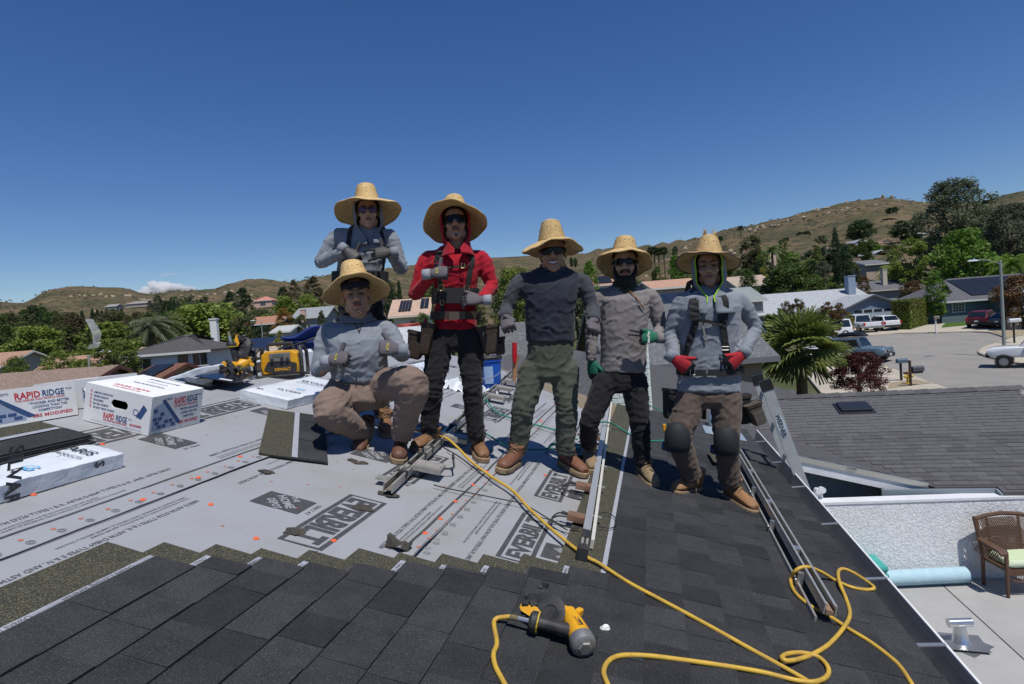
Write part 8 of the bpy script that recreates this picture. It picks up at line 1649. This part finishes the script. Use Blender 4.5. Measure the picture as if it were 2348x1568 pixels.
# === 4 smiling man in navy
d4 = (atr(*k4(190, 1010)[:2]).y+atr(*k4(690, 1020)[:2]).y)/2+.05
p = figure('person in navy top and olive trousers smiling, thumbs pointing outwards', d4, R_(k3, [(522, 1075, 222, .135, 0), (522, 960, 220, .135, -.01), (522, 840, 222, .135, -.01), (522, 720, 236, .135, -.02), (522, 610, 262, .13, -.01), (530, 520, 258, .115, .01), (540, 470, 160, .09, .02), (543, 435, 80, .075, .02)], .27576),
    [(k3(262, 560), k3(160, 800, -.03), k3(150, 885, -.22)), (k3(800, 560), k3(868, 800, -.03), k3(888, 890, -.22))], [(k4(385, 170), k4(300, 480, -.05), k4(248, 850, 0), (.103, .082, .066)), (k4(640, 170), k4(655, 480, -.04), k4(645, 860, 0), (.103, .080, .066))], k3(543, 345, -.03)+(0., -.02, 0.), m_navy, m_olive, SKIN, 1.08, 1.08, 4.3, sleeves=m_char)
face_bits(p, p.T, 1.08, False, True, False, head_o=p.body); visor(p, p.T, p.body, 1.09, .046); hat(p, p.T, .205, .17, .0, crown=.158, rb=.094, rt=.054, droop=.12, seed=4., bell=.16); gaiter(p, m_navg, k3(0, 520)[1], k3(0, 395)[1], k3(545, 0)[0], .105, .078, .0)
glove(p, p.j(*k3(150, 880, -.24)), TO*.75-CU*.55+CR*.15, CU*.5+TO*.3-CR*.25, (.95, .98, .98, .98), 1, -CR*.9+CU*.45, m_gk, m_gg, m_char, 1.05); glove(p, p.j(*k3(888, 905, -.24)), TO*.75-CU*.55-CR*.1, CU*.5+TO*.3+CR*.25, (.95, .98, .98, .98), -1, CR*.93+CU*.3, m_gk, m_gg, m_char, 1.05)
m_rb = mat('russet_boot', (.20, .085, .045), .6, col2=(.14, .062, .035), scale=14, bump=.004, bscale=40); boot(p, atr(*k4(205, 985)[:2]), (-.45, -1), m_rb); boot(p, atr(*k4(660, 995)[:2]), (.55, -.9), m_rb)
b = MB(); c = p.j(*k4(225, 60, -.02)); b.tube([c+CU*.10, c, c-CU*.04], [.016, .018, .012], 8); b.build('hammer_handle', mat('tool_red', (.5, .01, .02), .4), p.t, smooth=True); b = MB(); c = p.j(*k4(222, 140, .0)); b.tube([c+CU*.08+CR*.01, c-CU*.10], [.022, .013], 8); b.build('holster', mat('tan_leather', (.42, .22, .12), .6), p.t, smooth=True)
# === 5 bearded man
d5 = (atr(*k4(830, 1000)[:2]).y+atr(*k4(1290, 1130)[:2]).y)/2+.05
p = figure('bearded person in warm grey long-sleeved top and black trousers making a peace sign', d5, R_(k3, [(1125, 1325, 205, .12, 0), (1130, 1180, 205, .12, 0), (1135, 1000, 208, .12, -.01), (1135, 850, 215, .12, -.01), (1138, 730, 225, .115, -.01), (1140, 650, 205, .10, .01), (1142, 600, 110, .08, .02), (1142, 570, 66, .068, .02)], .27576),
    [(k3(918, 690), k3(865, 990, .02), k3(862, 1235, .0)), (k3(1372, 690), k3(1440, 965, -.02), k3(1402, 1035, -.18))], [(k4(990, 260), k4(850, 590, -.06), k4(838, 800, .02), (.098, .074, .058)), (k4(1215, 260), k4(1265, 600, -.04), k4(1290, 960, .0), (.10, .074, .060))], k3(1145, 445, -.02)+(.04, .07, .02), m_warm, m_blackp, SKINL, 1., 1.05, 5.3)
face_bits(p, p.T, 1.05, False, False, True, 1., 0, True, head_o=p.body); visor(p, p.T, p.body, 1.06, .036, zc_=.014); hat(p, p.T, .194, .40, .03, crown=.138, rb=.093, rt=.062, seed=5., bell=.34); gaiter(p, m_gait, k3(0, 650)[1], k3(0, 545)[1], k3(1142, 0)[0], .105, .072, .0)
glove(p, p.j(*k3(865, 1235, -.0)), -CU*.98+CR*.08, -CR*.55+TO*.6, (.25, .22, .25, .3), 1, -CU*.6+CR*.75+TO*.3, m_gng, m_thk, m_warm); glove(p, p.j(*k3(1392, 1042, -.20)), -CR*.98+CU*.05+TO*.1, TO*.85+CU*.2, (.03, .05, .95, .98), -1, -CR*.7+TO*.5+CU*.1, m_gng, m_thk, m_warm, spread=.10, label_=('MaxiFlex', m_tooth))
boot(p, atr(*k4(830, 975)[:2]), (.05, -1), m_boots, hi=.17, soled=m_boots); boot(p, atr(*k4(1290, 1090)[:2]), (.18, -1), m_boots, 1., hi=.16, soled=m_boots)
c, n = hit(p.bv, *k3(1245, 770)[:2], .005); b = MB(); b.text('TESLA', c, CR, CU, .016, 0, .02, 1.35); b.build('chest_lettering', mat('pale_print', (.5, .5, .5), .7), p.shirt)
cord(p, [k3(*q)[:2] for q in ((1140, 575), (1170, 640), (1220, 690), (1260, 740), (1300, 800))], .004, mat('orange_cord', (.30, .11, .02), .8), 'hat_cord', .014)
# === 6 right-hand man
d6 = (atr(*k4(1650, 1230)[:2]).y+atr(*k4(2050, 1330)[:2]).y)/2+.06
p = figure('person in grey hooded top with neon lining, body harness and knee pads', d6, R_(k4, [(1835, 345, 285, .135, 0), (1840, 240, 275, .135, 0), (1845, 150, 262, .13, 0)], .27576)+R_(k3, [(1845, 1120, 262, .13, 0), (1845, 950, 268, .13, -.01), (1845, 800, 280, .13, -.02), (1850, 700, 268, .12, .0), (1850, 640, 180, .09, .02), (1846, 600, 72, .07, .02)], .27576),
    [(k3(1612, 725), k3(1520, 1010, .03), k3(1555, 1215, -.10)), (k3(2095, 715), k3(2228, 960, .02), k3(2118, 1185, -.12))], [(k4(1700, 380), k4(1590, 730, -.08), k4(1700, 1060, .02), (.112, .084, .070)), (k4(1975, 390), k4(1990, 770, -.06), k4(2015, 1120, .0), (.112, .084, .074))], k3(1840, 468, -.02)+(.0, .06, .0), m_grey, m_brn2, SKIN, .98, 1.05, 6.3)
face_bits(p, p.T, 1.05, True, False, True, head_o=p.body); hood(p, p.T, m_hood, 1.03, m_neon, zb=-.30, openA=2.25); hat(p, p.T, .205, .22, .09, crown=.155, rb=.095, rt=.048, bell=.17, tatter=True, seed=6., edge=mat('dark_binding', (.06, .05, .045), .8))
glove(p, p.j(*k3(1560, 1225, -.11)), -CU*.6+CR*.75+TO*.3, TO*.7-CR*.5, (.6, .65, .7, .7), 1, CR*.85+TO*.4, m_rdg, m_thk, m_grey, 1.05); glove(p, p.j(*k3(2108, 1195, -.13)), -CU*.65-CR*.75+TO*.2, TO*.7+CR*.5, (.6, .65, .7, .7), -1, -CR*.85+TO*.4, m_rdg, m_thk, m_grey, 1.05)
m_wb = mat('wheat_boot', (.33, .165, .065), .65, col2=(.22, .12, .06), scale=16, bump=.004, bscale=40); boot(p, atr(*k4(1690, 1195)[:2]), (-.80, -.62), m_wb, 1.03, hi=.17); boot(p, atr(*k4(2035, 1285)[:2]), (.38, -1), m_wb, 1.03, hi=.17)
for xs in (((1730, 620), (1715, 760), (1730, 900), (1680, 1060), (1640, 1200), (1625, 1270)), ((1985, 610), (1965, 760), (1955, 900), (1975, 1060), (1990, 1180), (1980, 1290))):
    S0 = hit(p.bv, *k3(*xs[0])[:2], .004)[0]; ribbon(p.bv, [k3(*q)[:2] for q in xs], .042, m_web, p.t, 'harness_strap', back=([S0+Vector((0, .22, -.06)), S0+Vector((0, .12, .05))], []), off=.010)
    ribbon(p.bv, [k3(*q)[:2] for q in (xs[0], xs[1], xs[2])], .062, m_web, p.t, 'strap_pad', off=.016, th=.007)
ribbon(p.bv, [k3(*q)[:2] for q in ((1730, 890), (1820, 905), (1950, 930))], .022, m_web, p.t, 'chest_strap', off=.02); ribbon(p.bv, [k3(*q)[:2] for q in ((1790, 920), (1800, 990), (1818, 1065))], .011, mat('dirty_tag', (.30, .28, .24), .8), p.t, 'strap_end', off=.012)
beltloop(p, *k3(1848, 1315)[:2], 268*.27576, .142, .042, m_web, 'body_belt', slope=.03)
for x, y, w, h in ((1630, 1245, .05, .035), (1975, 1130, .045, .022), (1705, 1320, .03, .05), (1972, 1300, .022, .05), (1822, 1310, .006, .045)): buckle(p.bv, *k3(x, y)[:2], w, h, p.t, off=.028)
for l, x, y in (('l', 1590, 740), ('r', 2000, 770)):
    c, n = hit(p.bvt, *k4(x, y)[:2], .0); sgn = -1 if l == 'l' else 1; T = frame(c+TO*.0, CR, TO, CU); b = MB(T)
    def kp(a, cc): th = lerp(-1.35, 1.35, a); z = lerp(-.085, .085, cc); r = .078*(1-.42*max(0, (cc-.55)/.45)**2.2-.15*max(0, (.25-cc)/.25)**2); return Vector((r*1.05*math.sin(th), -.06+r*math.cos(th)*1.05+.012*math.sin(math.pi*cc), z+(.018*math.cos(th) if cc > .7 else 0)))
    b.grid(kp, 18, 12); ko = b.build('knee_pad', mat('black_knee_pad', (.016, .017, .020), .75, bump=.002, bscale=60), p.t, smooth=True, solid=.014)
    b = MB(T); b.tube([kp(a, .98) for a in np.linspace(0, 1, 14)], .006, 6); b.build('pad_rim', m_blkp, ko, smooth=True)
    b = MB(T); b.loft([[Vector((.088*math.cos(a), -.075+.092*math.sin(a), z)) for a in np.linspace(0, 2*math.pi, 25)[:-1]] for z in (-.085, -.045)], caps=False); b.build('pad_strap', mat('blue_strap', (.015, .05, .16), .8), ko, smooth=True, solid=.004)
pouch(p, 1698, 905, .10, .20, .10, m_web, .06, rot=.1); pouch(p, 1722, 925, .10, .15, .09, mat('worn_brown_canvas', (.085, .07, .06), .9), -.02, rot=.35); pouch(p, *k4(1530, 330)[:2], .09, .20, .09, m_web, .06, rot=-.1)
b = MB(); c = p.j(*k4(1470, 645, -.02)); b.box(c, (.02, .02, .05)); b.build('tape_measure', m_yel, p.t, bevel=.006); b = MB(); c = p.j(*k4(1800, 540, .12)); b.tube([c+CU*.06, c-CU*.03], .016, 6); b.build('hammer_grip', m_leather, p.t)
bpy.data.scenes.remove(TMP)
